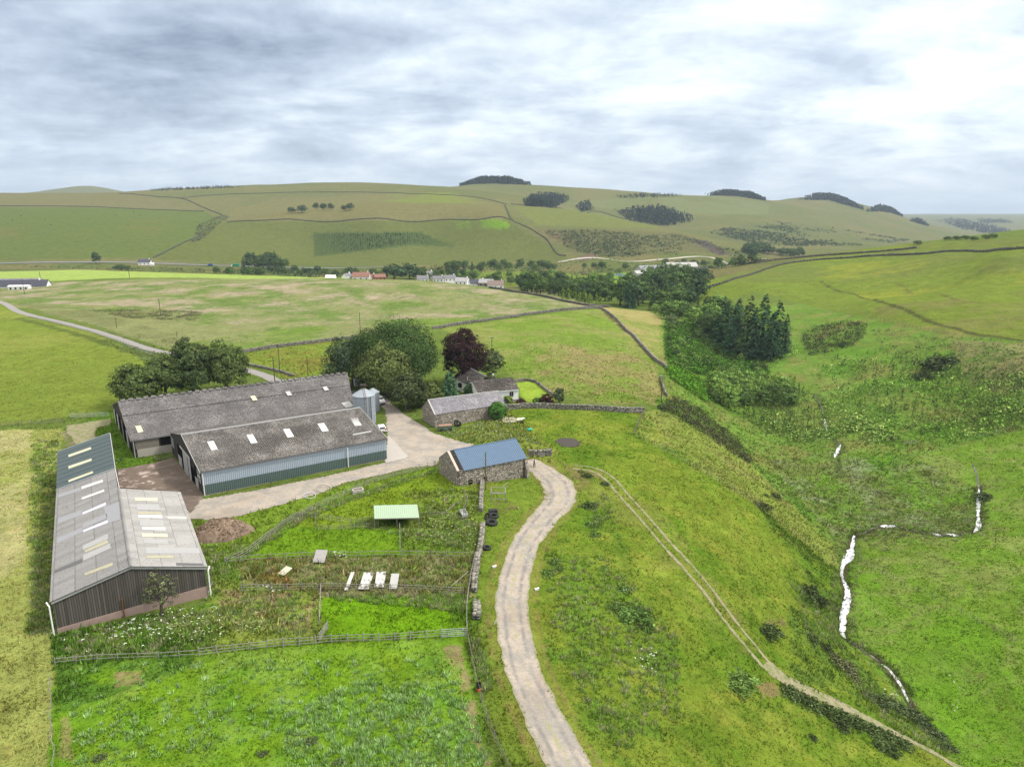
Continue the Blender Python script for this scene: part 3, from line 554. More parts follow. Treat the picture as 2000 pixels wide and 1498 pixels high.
m_apron=simple('slurry_stained_apron',(.13,.10,.08),.9,.2,.5,.5,bump=.03,c2=(.22,.18,.15),thr=(.5,.65))
m_conc=simple('concrete',(.40,.37,.33),.9,.2,.2,2.)
m_water,T=newmat('stream_water'); oc=T.add('ShaderNodeTexCoord').outputs['Object']; nz=T.noise(oc,2.2,3.,.6)
c=T.mixc(T.smooth(nz,.32,.50),(.07,.065,.055),(.60,.61,.64)); fin(T,principled(T,c,.12,1.,T.add('ShaderNodeBump',ins={'Strength':.4,'Distance':.05,'Height':nz}).outputs[0]))
# ------------------------------------------------------------------ roads, tracks, burn
r=ribbon('gravel_track',[(1160,1600,2.4),(1114,1498,2.3),(1063,1400,2.15),(1019,1300,2.0),(1001,1200,2.05),(1001,1150,2.1),(1013,1100,2.1),(1033,1050,2.15),(1070,1005,2.4),(1094,975,2.7),(1088,945,3.0),(1064,923,2.7),(1044,908,2.1),(1030,899,1.6)],2.5,m_gravel,.05,.5,.16,15)
def setattr_g(o,val):
    a=o.data.color_attributes['Col'].data; n=len(a); c=np.zeros(n*4,np.float32); a.foreach_get('color',c); c=c.reshape(-1,4); c[:,1]=val; a.foreach_set('color',c.ravel())
setattr_g(r,1.); r['kind']='structure'
def polysheet(name,px,mat,lift,cell=.4,jit=.35):
    P=trace(px)[:,:2]; C=[]
    for i in range(len(P)): 
        a,b=P[i],P[(i+1)%len(P)]; n=max(2,int(np.linalg.norm(b-a)/.8))
        for k in range(n): C.append(a+(b-a)*k/n)
    C=np.array(C); C=C+np.stack([fbm(C[:,0],C[:,1],2.5,3,1),fbm(C[:,0]+30,C[:,1],2.5,3,2)],1)*jit
    xs=np.arange(C[:,0].min(),C[:,0].max()+cell,cell); ys=np.arange(C[:,1].min(),C[:,1].max()+cell,cell); X,Y=np.meshgrid(xs,ys)
    ins=inpoly(X+cell/2,Y+cell/2,C)[:-1,:-1]; ii=np.arange(X.size).reshape(X.shape); F=np.stack([ii[:-1,:-1],ii[:-1,1:],ii[1:,1:],ii[1:,:-1]],-1)[ins]
    u,inv=np.unique(F,return_inverse=True); V=np.stack([X,Y,H(X,Y)+lift],-1).reshape(-1,3)[u]
    o=npobj(name,V,inv.reshape(-1,4),mat,np.tile((.2,0.,0.),(len(V),1)),True); o['kind']='structure'
    gi=(GX>C[:,0].min()-1)&(GX<C[:,0].max()+1)&(GY>C[:,1].min()-1)&(GY<C[:,1].max()+1); idx=np.nonzero(gi); s=inpoly(GX[idx],GY[idx],C); BARE[idx[0][s],idx[1][s]]=True
    return o
yard=[(366,1012),(362,985),(402,975),(500,958),(640,930),(760,902),(757,860),(752,800),(738,790),(736,775),(752,772),(768,792),(792,812),(822,830),(850,848),(885,858),(925,868),(905,880),(862,890),(852,908),(800,915),(740,928),(680,942),(620,965),(560,982),(500,1000),(430,1018)]
polysheet('farmyard',yard,m_gravel,.05)
polysheet('concrete_apron',[(752,905),(758,850),(798,892),(790,897)],m_conc,.11,.3,.05)
polysheet('muddy_apron',[(230,955),(228,918),(300,905),(338,893),(400,968),(372,1003),(362,992),(350,963)],m_apron,.09,.3,.1)
polysheet('dirty_concrete',[(232,953),(231,918),(268,912),(300,908),(322,938),(326,958)],m_mud,.13,.3,.05)
polysheet('dirt_track',[(130,846),(128,832),(214,818),(214,830),(190,835),(185,850),(196,866),(165,872),(150,868)],m_rut,.05,.4,.5)
polysheet('dug_earth',[(1085,862),(1097,855),(1125,858),(1133,867),(1122,873),(1098,872)],simple('dark_soil',(.07,.062,.056),.95,.1,.5,3.,bump=.1),.05,.25,.3)
P=trace([(1120,912),(1160,918),(1190,935),(1225,975),(1300,1060),(1380,1150),(1440,1230),(1500,1303)])[:,:2]; C=catmull(P,.5)
t=np.gradient(C,axis=0); t/=np.linalg.norm(t,axis=1)[:,None]; nn=np.stack([-t[:,1],t[:,0]],1); Vs=[];Fs=[];b=0
for s in (-.95,.95):
    V,F,sd_=ribbon_vf(C+nn*s,.25,.05,5,.6,b); Vs.append(V);Fs.append(F); b+=len(V); markpath(C+nn*s,.16)
P=trace([(1494,1296),(1530,1325),(1575,1350),(1680,1397),(1790,1452),(1880,1502),(2000,1580)])[:,:2]; C2=catmull(P,.5)
V,F,sd_=ribbon_vf(C2,np.linspace(1.25,1.0,len(C2)),.05,9,.45,b); Vs.append(V);Fs.append(F); markpath(C2,.8)
o=npobj('rutted_track',np.vstack(Vs),np.vstack(Fs),m_rut,None,True); o['kind']='structure'
o=ribbon('farm_lane',[(-90,560),(0,590),(30,606),(60,616),(120,630),(180,645),(250,668),(310,686),(400,702),(480,722),(520,735),(552,748),(640,760),(745,776)],1.7,m_asph,.06,1.2,.1,5); o['kind']='structure'
o=ribbon('main_road',[(-400,523),(0,515),(150,513),(300,515),(450,520),(600,524),(770,522)],4.,m_mainroad,.5,8.,.05,5,ymin=640,ymax=1400); o['kind']='structure'
o=ribbon('valley_road',[(1090,513),(1200,509),(1300,507),(1400,507),(1490,508)],3.5,simple('pale_gravel',(.42,.40,.32),.95,.1,.2,.1),.6,10.,.15,5,ymin=640,ymax=1600); o['kind']='structure'
def burn(px,hw): 
    o=ribbon('burn',px,hw,m_water,.10,.3,.55,7); o['kind']='structure'
m_peat=simple('peaty_water',(.035,.030,.022),.1,1.,.3,1.5,c2=(.16,.155,.14),thr=(.52,.62))
def burn(px,mat): 
    o=ribbon('burn',px,.5,mat,.06,.3,.6,7); o['kind']='structure'
burn([(1668,1046,.2),(1664,1070,.45),(1656,1092,.85),(1646,1105,.35),(1645,1130,.3),(1655,1160,.5),(1651,1185,.6),(1645,1215,.5),(1645,1240,.5),(1652,1247,.15)],m_water)
burn([(1652,1247,.18),(1672,1262,.16),(1700,1280,.14),(1722,1297,.13)],m_peat); burn([(1722,1297,.13),(1738,1310,.2),(1760,1340,.22),(1775,1370,.14)],m_water); burn([(1775,1370,.14),(1790,1400,.12),(1830,1445,.1)],m_peat)
burn([(1900,905,.12),(1908,930,.18),(1912,955,.2)],m_peat); burn([(1912,955,.2),(1911,985,.42),(1910,1008,.25),(1911,1030,.55),(1904,1040,.3)],m_water); burn([(1904,1040,.2),(1885,1043,.15),(1870,1046,.2)],m_peat)
burn([(1872,1046,.2),(1864,1046,.5),(1854,1044,.3),(1848,1043,.12)],m_water); burn([(1838,1046,.15),(1830,1045,.4),(1822,1042,.15)],m_water)
burn([(1848,1043,.12),(1838,1046,.12)],m_peat); burn([(1822,1042,.12),(1800,1040,.1),(1780,1035,.12),(1748,1028,.15)],m_peat); burn([(1748,1028,.2),(1738,1028,.5),(1728,1028,.55),(1720,1028,.2)],m_water); burn([(1720,1028,.15),(1700,1034,.12),(1685,1042,.15),(1668,1046,.2)],m_peat)
burn([(1590,770,.1),(1606,800,.15),(1610,818,.12)],m_peat); burn([(1610,818,.12),(1613,832,.35),(1616,845,.12)],m_water); burn([(1616,845,.1),(1630,858,.1),(1642,868,.15)],m_peat); burn([(1642,868,.15),(1638,876,.45),(1633,886,.45),(1630,894,.12)],m_water)
# ------------------------------------------------------------------ foliage
def leafquads(C,N,size,col,asp=.6,jit=.5):
    """one leaf clump face per row: centre C, facing N"""
    m=len(C); N=N+rng.normal(0,jit,(m,3)); N/=np.linalg.norm(N,axis=1)[:,None]+1e-9
    R_=rng.normal(0,1,(m,3)); u=np.cross(N,R_); u/=np.linalg.norm(u,axis=1)[:,None]+1e-9; v=np.cross(N,u)
    size=np.broadcast_to(np.asarray(size,float).reshape(-1),(m,)) if np.ndim(size) else np.full(m,float(size))
    s=(size*rng.uniform(.6,1.3,m))[:,None]; a=u*s*.5; b=v*s*.5*asp
    V=np.stack([C-a,C-b*rng.uniform(.6,1.2,(m,1)),C+a,C+b],1).reshape(-1,3); F=np.arange(4*m).reshape(m,4)
    c=np.repeat(np.broadcast_to(col,(m,3)),4,axis=0); return V,F,c
def sph(n,zmin=-1.): 
    z=rng.uniform(zmin,1,n); a=rng.uniform(0,2*math.pi,n); r=np.sqrt(1-z*z); return np.stack([r*np.cos(a),r*np.sin(a),z],1)
LB=1.55
def clumps(C,R,per,size,col,zmin=-.5,flat=.75,vc=.18,jit=.5,N0=None):
    n=len(C); D=sph(n*per,zmin); R3=np.repeat(np.broadcast_to(np.asarray(R,float).reshape(-1,1) if np.ndim(R) else np.full((n,1),R),(n,1)),per,axis=0)
    Cc=np.repeat(C,per,axis=0); sh=rng.uniform(.72,1.04,(n*per,1)); P=Cc+D*R3*sh*np.array([1,1,flat])
    cc=np.repeat(np.clip(np.broadcast_to(np.asarray(col)*LB,(n,3))*(1+rng.normal(0,vc,(n,1))),.002,1),per,axis=0)
    N_=D+np.array([0,0,.35]) if N0 is None else D*.65+np.repeat(N0,per,axis=0)*.95+np.array([0,0,.12])
    return leafquads(P,N_,size,cc,.6,jit)
def limb_mesh(h,r,seed,n=6,tr=.028):
    R=random.Random(seed); mb=MB(); zt=h*.34; mb.bar((0,0,-.4),(0,0,zt*.5),h*tr*1.35,h*tr,8); mb.bar((0,0,zt*.5),(.02*h,.01*h,h*.62),h*tr,h*tr*.35,7)
    for k in range(n):
        a=2*math.pi*k/n+R.uniform(-.3,.3); z0=zt*R.uniform(.6,1.3); p=np.array([0,0,z0]); q=np.array([math.cos(a)*r*.45,math.sin(a)*r*.45,z0+h*.16]); e=np.array([math.cos(a+.2)*r*.8,math.sin(a+.2)*r*.8,z0+h*R.uniform(.22,.42)])
        mb.bar(p,q,h*tr*.5,h*tr*.32,5); mb.bar(q,e,h*tr*.32,h*tr*.1,5)
    return mb
def broadleaf(seed,h=14.,r=7.,nc=230,per=26,ls=.62,col=(.05,.075,.022),low=.16,lump=.3,cr=.15,open_=.12,top=1.):
    """crown: leaf clumps over a lumpy dome, some inside it, gaps left between them"""
    R=np.random.default_rng(seed); D=sph(nc*2,-.55); ph=R.uniform(0,6,4)
    a=np.arctan2(D[:,1],D[:,0]); lob=1+lump*(.5*np.sin(3*a+ph[0]+2*D[:,2])+.35*np.sin(5*a+ph[1]-3*D[:,2])+.3*np.sin(7*D[:,2]+ph[2]+a))
    keep=R.random(len(D))>open_+.18*(np.sin(4*a+6*D[:,2]+ph[3])>.6); D=D[keep][:nc]; lob=lob[keep][:nc]
    sh=np.where(R.random(len(D))<.16,R.uniform(.35,.75,len(D)),R.uniform(.84,1.,len(D)))
    zc=h*(low+(1-low)*.47); rz=h*(1-low)*.5*top; prof=1-.12*np.clip(D[:,2],0,1)
    C=D*np.array([r,r,rz])*(lob*sh*prof)[:,None]+np.array([0,0,zc]); C[:,2]*=h*.95/C[:,2].max()
    return clumps(C,r*cr*R.uniform(.7,1.35,len(C)),per,ls,col,-.45,.78,.24,.22,D)
def conifer(seed,h=22.,r=4.5,nb=240,per=12,ls=.8,col=(.022,.042,.02),low=.06):
    R=np.random.default_rng(seed); t=R.random(nb)**.68; t=1-t*.985            # more branches low down
    z=h*(low+(1-low)*t); L_=r*(1-t)**.8*R.uniform(.75,1.12,nb)+.25; a=R.uniform(0,6.283,nb)
    s=np.sqrt(R.random((nb,per)))*.95+.05; P=np.stack([np.cos(a)[:,None]*L_[:,None]*s,np.sin(a)[:,None]*L_[:,None]*s,z[:,None]-L_[:,None]*s*s*.32],-1)+R.normal(0,.16,(nb,per,3))*(.3+L_[:,None,None]*.28)
    P=P.reshape(-1,3); N=np.stack([np.repeat(np.cos(a),per)*.7,np.repeat(np.sin(a),per)*.7,np.ones(nb*per)*1.1],1)
    c=np.repeat(np.asarray(col)[None]*LB*1.45*(1+R.normal(0,.2,(nb,1))),per,axis=0); return leafquads(P,N,ls,np.clip(c,.002,1),.55,.35)
def tree_src(name,label,cat,crown,h,r,seed,trunk=True,limbs=6,group=None):
    t=thing(name,label,cat,(0,0,0),0,group)
    V,F,c=crown; npobj('crown',V,F,m_leaf,c,False,t)
    if trunk: limb_mesh(h,r,seed,limbs).build('trunk',m_bark,t)
    t['h']=float(h); del t['h']; return t
USED=set()
def put(src,xyz,sc,rz=None,label=None,group=None,sink=.2):
    sc=(sc,sc,sc) if np.ndim(sc)==0 else sc; rz=random.uniform(0,6.28) if rz is None else rz
    loc=(xyz[0],xyz[1],xyz[2]-sink)
    if src.name not in USED:
        USED.add(src.name); src.location=[float(v) for v in loc]; src.rotation_euler=(0,0,rz); src.scale=sc
        if label: src['label']=label
        if group: src['group']=group
        return src
    o=dup(src,loc,rz,sc,label,group)
    if not group and 'group' in o: del o['group']
    return o
# ------------------------------------------------------------------ buildings
def frame(E1,E2):
    a=math.atan2(E2[1]-E1[1],E2[0]-E1[0]); o=np.array([E1[0],E1[1],0.]); c,s=math.cos(a),math.sin(a)
    def lp(p): d=np.asarray(p,float)-o; return np.array([d[0]*c+d[1]*s,-d[0]*s+d[1]*c,d[2]])
    return o,a,lp
def onplane(px,py,p0,n):
    d=rays(px,py); c0=np.array([0,0,CAMH]); return c0+d*(((np.asarray(p0)-c0)@n)/(d@n))
def nrm(a,b,c): n=np.cross(np.asarray(b)-a,np.asarray(c)-a); n/=np.linalg.norm(n); return n if n[2]>0 else -n
def slab(mb,P,t=.08):
    """a sheet given by its upper corners, thickness t below"""
    n=nrm(P[0],P[1],P[2]); mb.prism([np.asarray(p)-n*t for p in P],n,t)
def ribbed(P0,P1,P3,per,dep,up,kind='wave'):
    """corrugated sheet: ribs run P0->P3, repeat along P0->P1, standing out along up"""
    P0,P1,P3,up=[np.asarray(x,float) for x in (P0,P1,P3,up)]; Lx=np.linalg.norm(P1-P0); n=max(1,int(Lx/per)); 
    if kind=='wave': ts=np.linspace(0,1,n*4+1); hs=.5-.5*np.cos(np.linspace(0,2*math.pi*n,n*4+1))
    else: k=np.arange(n); ts=np.concatenate([[0],np.stack([k+.05,k+.15,k+.5,k+.6],1).ravel()/n,[1]]); hs=np.concatenate([[0],np.tile([0,1,1,0],n),[0]])
    V=[P0+(P1-P0)*t+up*h*dep for t,h in zip(ts,hs)]; V=V+[v+(P3-P0) for v in V]; m=len(ts)
    return np.array(V),np.array([[i,i+1,m+i+1,m+i] for i in range(m-1)])
m_roofC=fibre('lichened_dark_sheet',(.076,.070,.064),(.40,.375,.345),.60,3.2)
m_roofB=fibre('weathered_sheet',(.098,.092,.090),(.38,.36,.35),.615,2.6)
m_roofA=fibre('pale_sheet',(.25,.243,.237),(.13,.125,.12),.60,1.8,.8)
m_roofA2=fibre('pale_sheet_sunlit',(.33,.32,.305),(.19,.182,.17),.60,1.8,.6)  # same sheets painted lighter, for the sun on the east slope
m_slate=fibre('slate_tiles',(.19,.18,.195),(.52,.51,.50),.63,2.,.6)
m_tile=fibre('dark_tiles',(.050,.044,.040),(.28,.25,.22),.62,1.4,.8)
m_light=simple('translucent_sheet',(.52,.52,.50),.6,.3,.12,2.); m_cream=simple('cream_rooflight',(.56,.53,.36),.6,.3,.12,2.); m_greysheet=simple('grey_sheet',(.27,.27,.285),.8,.2,.15,3.)
m_lilac=simple('pale_blue_sheet',(.50,.50,.58),.6,.3,.1,2.); m_olive=simple('mossy_rooflight',(.36,.34,.24),.8,.2,.25,2.); m_darksheet=simple('dark_sheet',(.12,.118,.12),.9,.2,.2,3.)
m_midsheet=simple('mid_grey_sheet',(.34,.335,.33),.9,.2,.18,3.); m_palesheet=simple('pale_grey_sheet',(.42,.415,.40),.9,.2,.12,3.)
m_white=simple('white_paint',(.78,.78,.76),.6,.3,.06,2.); m_whitewall=simple('white_render',(.80,.80,.78),.9,.2,.04,1.)
m_bluemetal=simple('pale_blue_cladding',(.33,.385,.45),.55,.3,.12,1.,stretch=(1,1,.3)); m_greenclad=simple('dark_green_cladding',(.085,.125,.115),.6,.3,.12,1.,stretch=(1,1,.3))
m_dark=simple('painted_interior_shade',(.012,.011,.010),.95,.0,.2,1.); m_black=simple('black_rubber',(.022,.022,.023),.75,.3,.2,4.)  # first one: near-black paint for the shade inside openings and windows
m_wood=simple('weathered_timber',(.20,.18,.15),.95,.1,.35,3.,stretch=(1,1,.4)); m_darkwood=simple('dark_timber',(.055,.048,.042),.95,.1,.35,3.)
m_stone=stonemat('rubble_stone',2.6,(.42,.375,.32),(.10,.09,.075)); m_rust=simple('rusted_steel',(.16,.07,.035),.9,.2,.3,3.)
m_bluesheet=simple('slate_blue_sheet',(.10,.155,.235),.6,.3,.12,1.); m_galv=simple('galvanised_steel',(.30,.335,.37),.6,.4,.2,1.2,.1,c2=(.26,.20,.17),stretch=(1,1,.25),thr=(.64,.72))
m_steel=simple('pale_steel',(.48,.49,.50),.5,.4,.15,4.,.3); m_block=simple('pink_blockwork',(.33,.235,.20),.95,.1,.2,1.5)
def yorkmat(name,c,per=.32):
    m,T=newmat(name); oc=T.add('ShaderNodeTexCoord').outputs['Object']; sx=T.add('ShaderNodeSeparateXYZ',ins={0:oc}).outputs[0]
    u=T.math('DIVIDE',sx,per); fr=T.math('FRACT',u); fl=T.math('FLOOR',u); rn=T.add('ShaderNodeTexWhiteNoise',noise_dimensions='1D',ins={'W':fl}).outputs[0]
    gap=T.math('GREATER_THAN',fr,.78); k=T.math('ADD',T.math('MULTIPLY',rn,.55),.70); st=T.noise(T.vmath('MULTIPLY',oc,(9,9,.5)).outputs[0],1.,4.,.7)
    k=T.math('MULTIPLY',k,T.math('ADD',st,.5)); cc=T.mixc(1.,c,T.add('ShaderNodeCombineColor',ins={0:k,1:k,2:k}),'MULTIPLY'); cc=T.mixc(gap,cc,(.035,.03,.026))
    fin(T,principled(T,cc,.95,.1)); return m
m_york=yorkmat('spaced_boarding',(.105,.094,.08),.26); m_york2=yorkmat('side_boarding',(.13,.12,.105),.3)
def Ln(lp,n): return lp(np.asarray(n)+np.array([1e3,1e3,0]))-lp(np.array([1e3,1e3,0.]))
def panels(px4s,name,mat,p0,n,root,lp,lift=.03,conv=None):
    for q in px4s:
        q=[conv(*c) if conv else c for c in q]; mb=MB(); mb.prism([lp(onplane(c[0],c[1],p0,n)+n*.012) for c in q],Ln(lp,n),lift); mb.build(name,mat,root)
def gable_set(root,lp,E1,E2,R1,R2,F1,F2,zb,wm,rm,over=.25,gb=None,ends=(1,1),roofname='roof',ribs=None,t=.1,sides=(1,1)):
    e1,e2,r1,r2,f1,f2=[lp(p) for p in (E1,E2,R1,R2,F1,F2)]
    d=(r1-e1); ov=lambda e,r:e+(e-r)/np.linalg.norm(e-r)*over; x=np.array([over*.8,0,0])
    A1,A2,B1,B2,C1,C2=ov(e1,r1)-x,ov(e2,r2)+x,r1-x,r2+x,ov(f1,r1)-x,ov(f2,r2)+x
    up=np.array([0,0,t+.02])
    if ribs:
        n=nrm(A1,A2,B1); V1,Fa=ribbed(A1+up,A2+up,B1+up,ribs,.05,n); V2,Fb=ribbed(C1+up,C2+up,B1+up,ribs,.05,nrm(C1,B1,C2)); 
        for Vx,P0_ ,P1_ in ((V1,A1,A2),(V2,C1,C2)):
            m_=len(Vx)//2; tt=np.clip((Vx[:m_,0]-P0_[0])/(P1_[0]-P0_[0]),0,1)[:,None]
            Vx[m_:]=(B1+up)*(1-tt)+(B2+up)*tt+(Vx[:m_]-((P0_+up)*(1-tt)+(P1_+up)*tt))
        rf=npobj(roofname,np.vstack([V1,V2]),np.vstack([Fa,Fb+len(V1)]),rm,None,False,root)
        mb=MB(); mb.poly([A1+up*.8,A2+up*.8,B2+up*.8,B1+up*.8]); mb.poly([B1+up*.8,B2+up*.8,C2+up*.8,C1+up*.8])
        mb.build('roof_lining',m_darkwood,root)
    else:
        mb=MB(); slab(mb,[A1+up,A2+up,B2+up,B1+up],t); slab(mb,[B1+up,B2+up,C2+up,C1+up],t); rf=mb.build(roofname,rm,root)
    gnd=lambda p: np.array([p[0],p[1],zb])
    for k,(a,b) in enumerate(((e1,e2),(f2,f1))):
        if sides[k]: mb=MB(); mb.poly([gnd(a),gnd(b),b,a]); mb.build('wall',wm,root)
    for k,(a,r_,b) in enumerate(((f1,r1,e1),(e2,r2,f2))):
        if ends[k]: mb=MB(); mb.poly([gnd(a),gnd(b),b,r_,a]); mb.build('gable_wall',gb or wm,root)
    return e1,e2,r1,r2,f1,f2,rf
def markrect(P,grow=.3):
    P=np.asarray(P)[:,:2]; c=P.mean(0); P=c+(P-c)*(1+grow/np.linalg.norm(P-c,axis=1).mean()); gi=np.nonzero((GX>P[:,0].min())&(GX<P[:,0].max())&(GY>P[:,1].min())&(GY<P[:,1].max()))
    s=inpoly(GX[gi],GY[gi],P); BARE[gi[0][s],gi[1][s]]=True
V3=lambda *a: np.array(a,float)
def refl(R,E,z=None): F=2*R-E; F[2]=E[2] if z is None else z; return F
# --- front cattle shed
z4=lambda x,y:(180+x/3.846,620+y/3.846); z5=lambda x,y:(600+x/3.942,600+y/3.942); z1=lambda x,y:(80+x/3.257,800+y/3.257)
E1=atz(393,922,4.3);E2=atz(753.5,857,4.2);R1=atz(356.8,850.6,7.3);R2=atz(700.7,798.4,7.3);F1=refl(R1,E1,4.3);F2=refl(R2,E2,4.2)
o_,a_,lp=frame(E1,E2); rC=thing('cattle_shed','shed with blue over green cladding and a dark roof with five white rooflights','barn',o_,a_)
e1,e2,r1,r2,f1,f2,_=gable_set(rC,lp,E1,E2,R1,R2,F1,F2,-.4,m_darkwood,m_roofC,.25,ribs=.36,sides=(0,1)); markrect([E1,E2,F2,F1])
Lx=e2[0]; zm=1.9
V,F=ribbed(V3(-.05,-.02,zm),V3(Lx+.05,-.02,zm-.1),V3(-.05,-.02,4.3),.34,.06,V3(0,-1,0),'box'); npobj('upper_cladding',V,F,m_bluemetal,None,False,rC)
V,F=ribbed(V3(-.05,-.05,-.4),V3(Lx+.05,-.05,-.4),V3(-.05,-.05,zm),.34,.06,V3(0,-1,0),'box'); npobj('lower_cladding',V,F,m_greenclad,None,False,rC)
mb=MB(); mb.box((Lx/2,-.02,-.2),(Lx,.3,.5)); mb.build('plinth',m_block,rC)
ve=lambda t,z: e2*(1-t)+f2*t+V3(0,0,z)
V,F=ribbed(V3(e2[0]+.03,e2[1],-.3),V3(f2[0]+.03,f2[1],-.3),V3(e2[0]+.03,e2[1],4.),.34,.06,V3(1,0,0),'box'); npobj('end_cladding',V,F,m_bluemetal,None,False,rC)
nC=nrm(E1,E2,R1); pC=E1+V3(0,0,.16)
panels([[(863,935),(913,930),(945,995),(895,1001)],[(1158,885),(1207,880),(1242,943),(1193,950)],[(1433,842),(1482,838),(1518,898),(1468,905)],[(1692,800),(1742,795),(1778,855),(1728,861)],[(1940,762),(1990,755),(2025,812),(1975,818)]],'rooflight',m_light,pC,nC,rC,lp,.10,z4)
panels([[(350,982),(492,955),(494,962),(352,989)]],'roof_strip',m_palesheet,pC,nC,rC,lp,.12,z5)
mb=MB(); mb.bar(r1+V3(-.3,0,.2),r2+V3(.3,0,.2),.17,n=6); mb.build('ridge_cap',m_midsheet,rC)
for ra,ea in ((r1,e1),(r2,e2)):
    mb=MB(); x_=-.28 if ra is r1 else .28; mb.prism([ra+V3(x_,0,.22),ea+V3(x_,-.3,.10),ea+V3(x_,-.3,-.12),ra+V3(x_,0,.0)],(1,0,0),.07); mb.build('bargeboard',m_palesheet,rC)
mb=MB(); mb.bar(V3(-.1,-.36,4.2),V3(Lx+.1,-.36,4.1),.09,n=6); mb.build('gutter',m_darksheet,rC)
for x_ in (.12,Lx*.765): mb=MB(); mb.bar(V3(x_,-.30,4.1),V3(x_,-.22,.0),.085,n=8); mb.build('downpipe',m_white,rC)
# the open west end: doors, boards, windows, and near-black panels for the shade inside
gd=(f1-e1); gl=np.linalg.norm(gd[:2]); gu=gd/gl
def gp(s,z,out=.0): p=e1+gu*s; return V3(p[0]-out,p[1],z)
def gpanel(s0,s1,z0,z1,name,mat,out=.04,th=.05,par=None): mb=MB(); mb.prism([gp(s0,z0,out),gp(s1,z0,out),gp(s1,z1,out),gp(s0,z1,out)],(-1,0,0),th); return mb.build(name,mat,par or rC)
for s in (1.9,): 
    w_=gpanel(s-.9,s+1.,2.,3.9,'window',m_dark,.04,.02)
    for k in range(3): gpanel(s-.95+k*.95,s-.83+k*.95,1.95,4.,'window_frame',m_white,.07,.05,rC)
    gpanel(s-.9,s+1.,2.85,2.98,'window_frame',m_white,.07,.05)
w_=gpanel(gl-2.9,gl-1.,1.9,3.8,'window',m_dark,.04,.02)
for k in range(3): gpanel(gl-2.95+k*.95,gl-2.83+k*.95,1.85,3.9,'window_frame',m_white,.07,.05)
gpanel(3.2,5.4,.0,1.9,'gate_sheet',m_steel); gpanel(3.2,5.4,1.9,3.9,'painted_opening_shade',m_dark,.03,.02); gpanel(5.6,9.2,.0,2.9,'painted_opening_shade',m_dark,.03,.02)
for s in (8.2,10.6,12.6): gpanel(s,s+1.7,.0,4.2,'sliding_door',m_steel,.16,.05)
gpanel(9.6,14.6,0,3.9,'painted_opening_shade',m_dark,.03,.02); gpanel(8.,16.5,4.25,4.5,'door_rail',m_palesheet,.12,.15)
gpanel(15.,17.,0,4.0,'painted_opening_shade',m_dark,.03,.02); gpanel(16.5,19.5,.0,1.9,'gate_sheet',m_steel,.1); gpanel(17.5,20.,1.9,4.,'painted_opening_shade',m_dark,.03,.02)
# --- long back shed
E1=atz(258.5,860.2,3.6);E2=atz(691,797,3.6);R1=atz(232.7,785.4,7.9);R2=atz(676.7,730.4,7.9);F1=refl(R1,E1,3.6);F2=refl(R2,E2,3.6)
o_,a_,lp=frame(E1,E2); rB=thing('long_barn','longest barn with a weathered grey sheet roof and a row of raised ridge vents','barn',o_,a_)
e1,e2,r1,r2,f1,f2,_=gable_set(rB,lp,E1,E2,R1,R2,F1,F2,-.4,m_darkwood,m_roofB,.25,t=.1); markrect([E1,E2,F2,F1])
# a shallow lap half-way down each slope
l1=e1+(r1-e1)*.60; l2=e2+(r2-e2)*.62
mb=MB(); mb.prism([l1+V3(-.25,0,.14),l2+V3(.25,0,.14),r2+V3(.25,0,.14),r1+V3(-.25,0,.14)],(0,0,1),.14); mb.build('upper_roof_sheets',m_roofB,rB)
for k in range(34):
    t_=(k+.5)/34; p=r1*(1-t_)+r2*t_; mb=MB(); mb.prism([p+V3(-.45,-.75,.16),p+V3(.45,-.75,.16),p+V3(.45,.0,.42),p+V3(-.45,.0,.42)],(0,0,1),.16); mb.prism([p+V3(-.45,.0,.42),p+V3(.45,.0,.42),p+V3(.45,.7,.16),p+V3(-.45,.7,.16)],(0,0,1),.16); mb.build('ridge_vent',m_roofB,rB)
nB=nrm(E1,E2,R1); pB=E1+V3(0,0,.28); pBl=E1+V3(0,0,.14)
panels([[(322,817),(365,812),(385,858),(345,866)]],'rooflight',m_cream,pBl,nB,rB,lp,.03,z4)
panels([[(1187,592),(1222,588),(1243,620),(1208,627)]],'rooflight',m_cream,pB,nB,rB,lp,.03,z4)
panels([[(1450,560),(1482,553),(1503,583),(1470,590)],[(1730,523),(1760,518),(1780,545),(1747,552)]],'rooflight',m_palesheet,pB,nB,rB,lp,.03,z4)
panels([[(1872,643),(1935,632),(1965,668),(1905,680)]],'roof_patch',m_palesheet,pBl,nB,rB,lp,.03,z4)
panels([[(700,625),(735,620),(748,645),(715,652)],[(320,675),(350,670),(365,705),(335,712)],[(1712,493),(1738,489),(1750,508),(1724,513)]],'roof_patch',m_darksheet,pB,nB,rB,lp,.03,z4)
Lx=e2[0]
for s0,s1,za,zb_,nm,mt in ((.4,4.6,1.7,3.5,'board_panel',m_wood),(4.9,6.8,1.7,3.5,'painted_opening_shade',m_dark),(6.9,10.,1.7,3.5,'board_panel',m_steel),(10.1,13.,1.7,3.5,'board_panel',m_wood),(.6,9.6,-.3,1.65,'block_wall',m_conc),(9.7,13.,-.3,1.65,'block_wall',m_block)):
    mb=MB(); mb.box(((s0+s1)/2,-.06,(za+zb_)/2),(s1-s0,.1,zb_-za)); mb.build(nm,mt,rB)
mb=MB(); mb.bar(V3(.1,-.3,3.4),V3(.12,-.2,-.2),.08,n=8); mb.build('downpipe',m_palesheet,rB)
mb=MB(); mb.bar(V3(-.2,-.33,3.55),V3(13.5,-.33,3.55),.09,n=6); mb.build('gutter',m_darksheet,rB)
mb=MB(); mb.prism([r1+V3(-.32,0,.16),e1+V3(-.32,-.3,.02),e1+V3(-.32,-.3,-.2),r1+V3(-.32,0,-.06)],(1,0,0),.08); mb.build('bargeboard',m_roofA,rB)
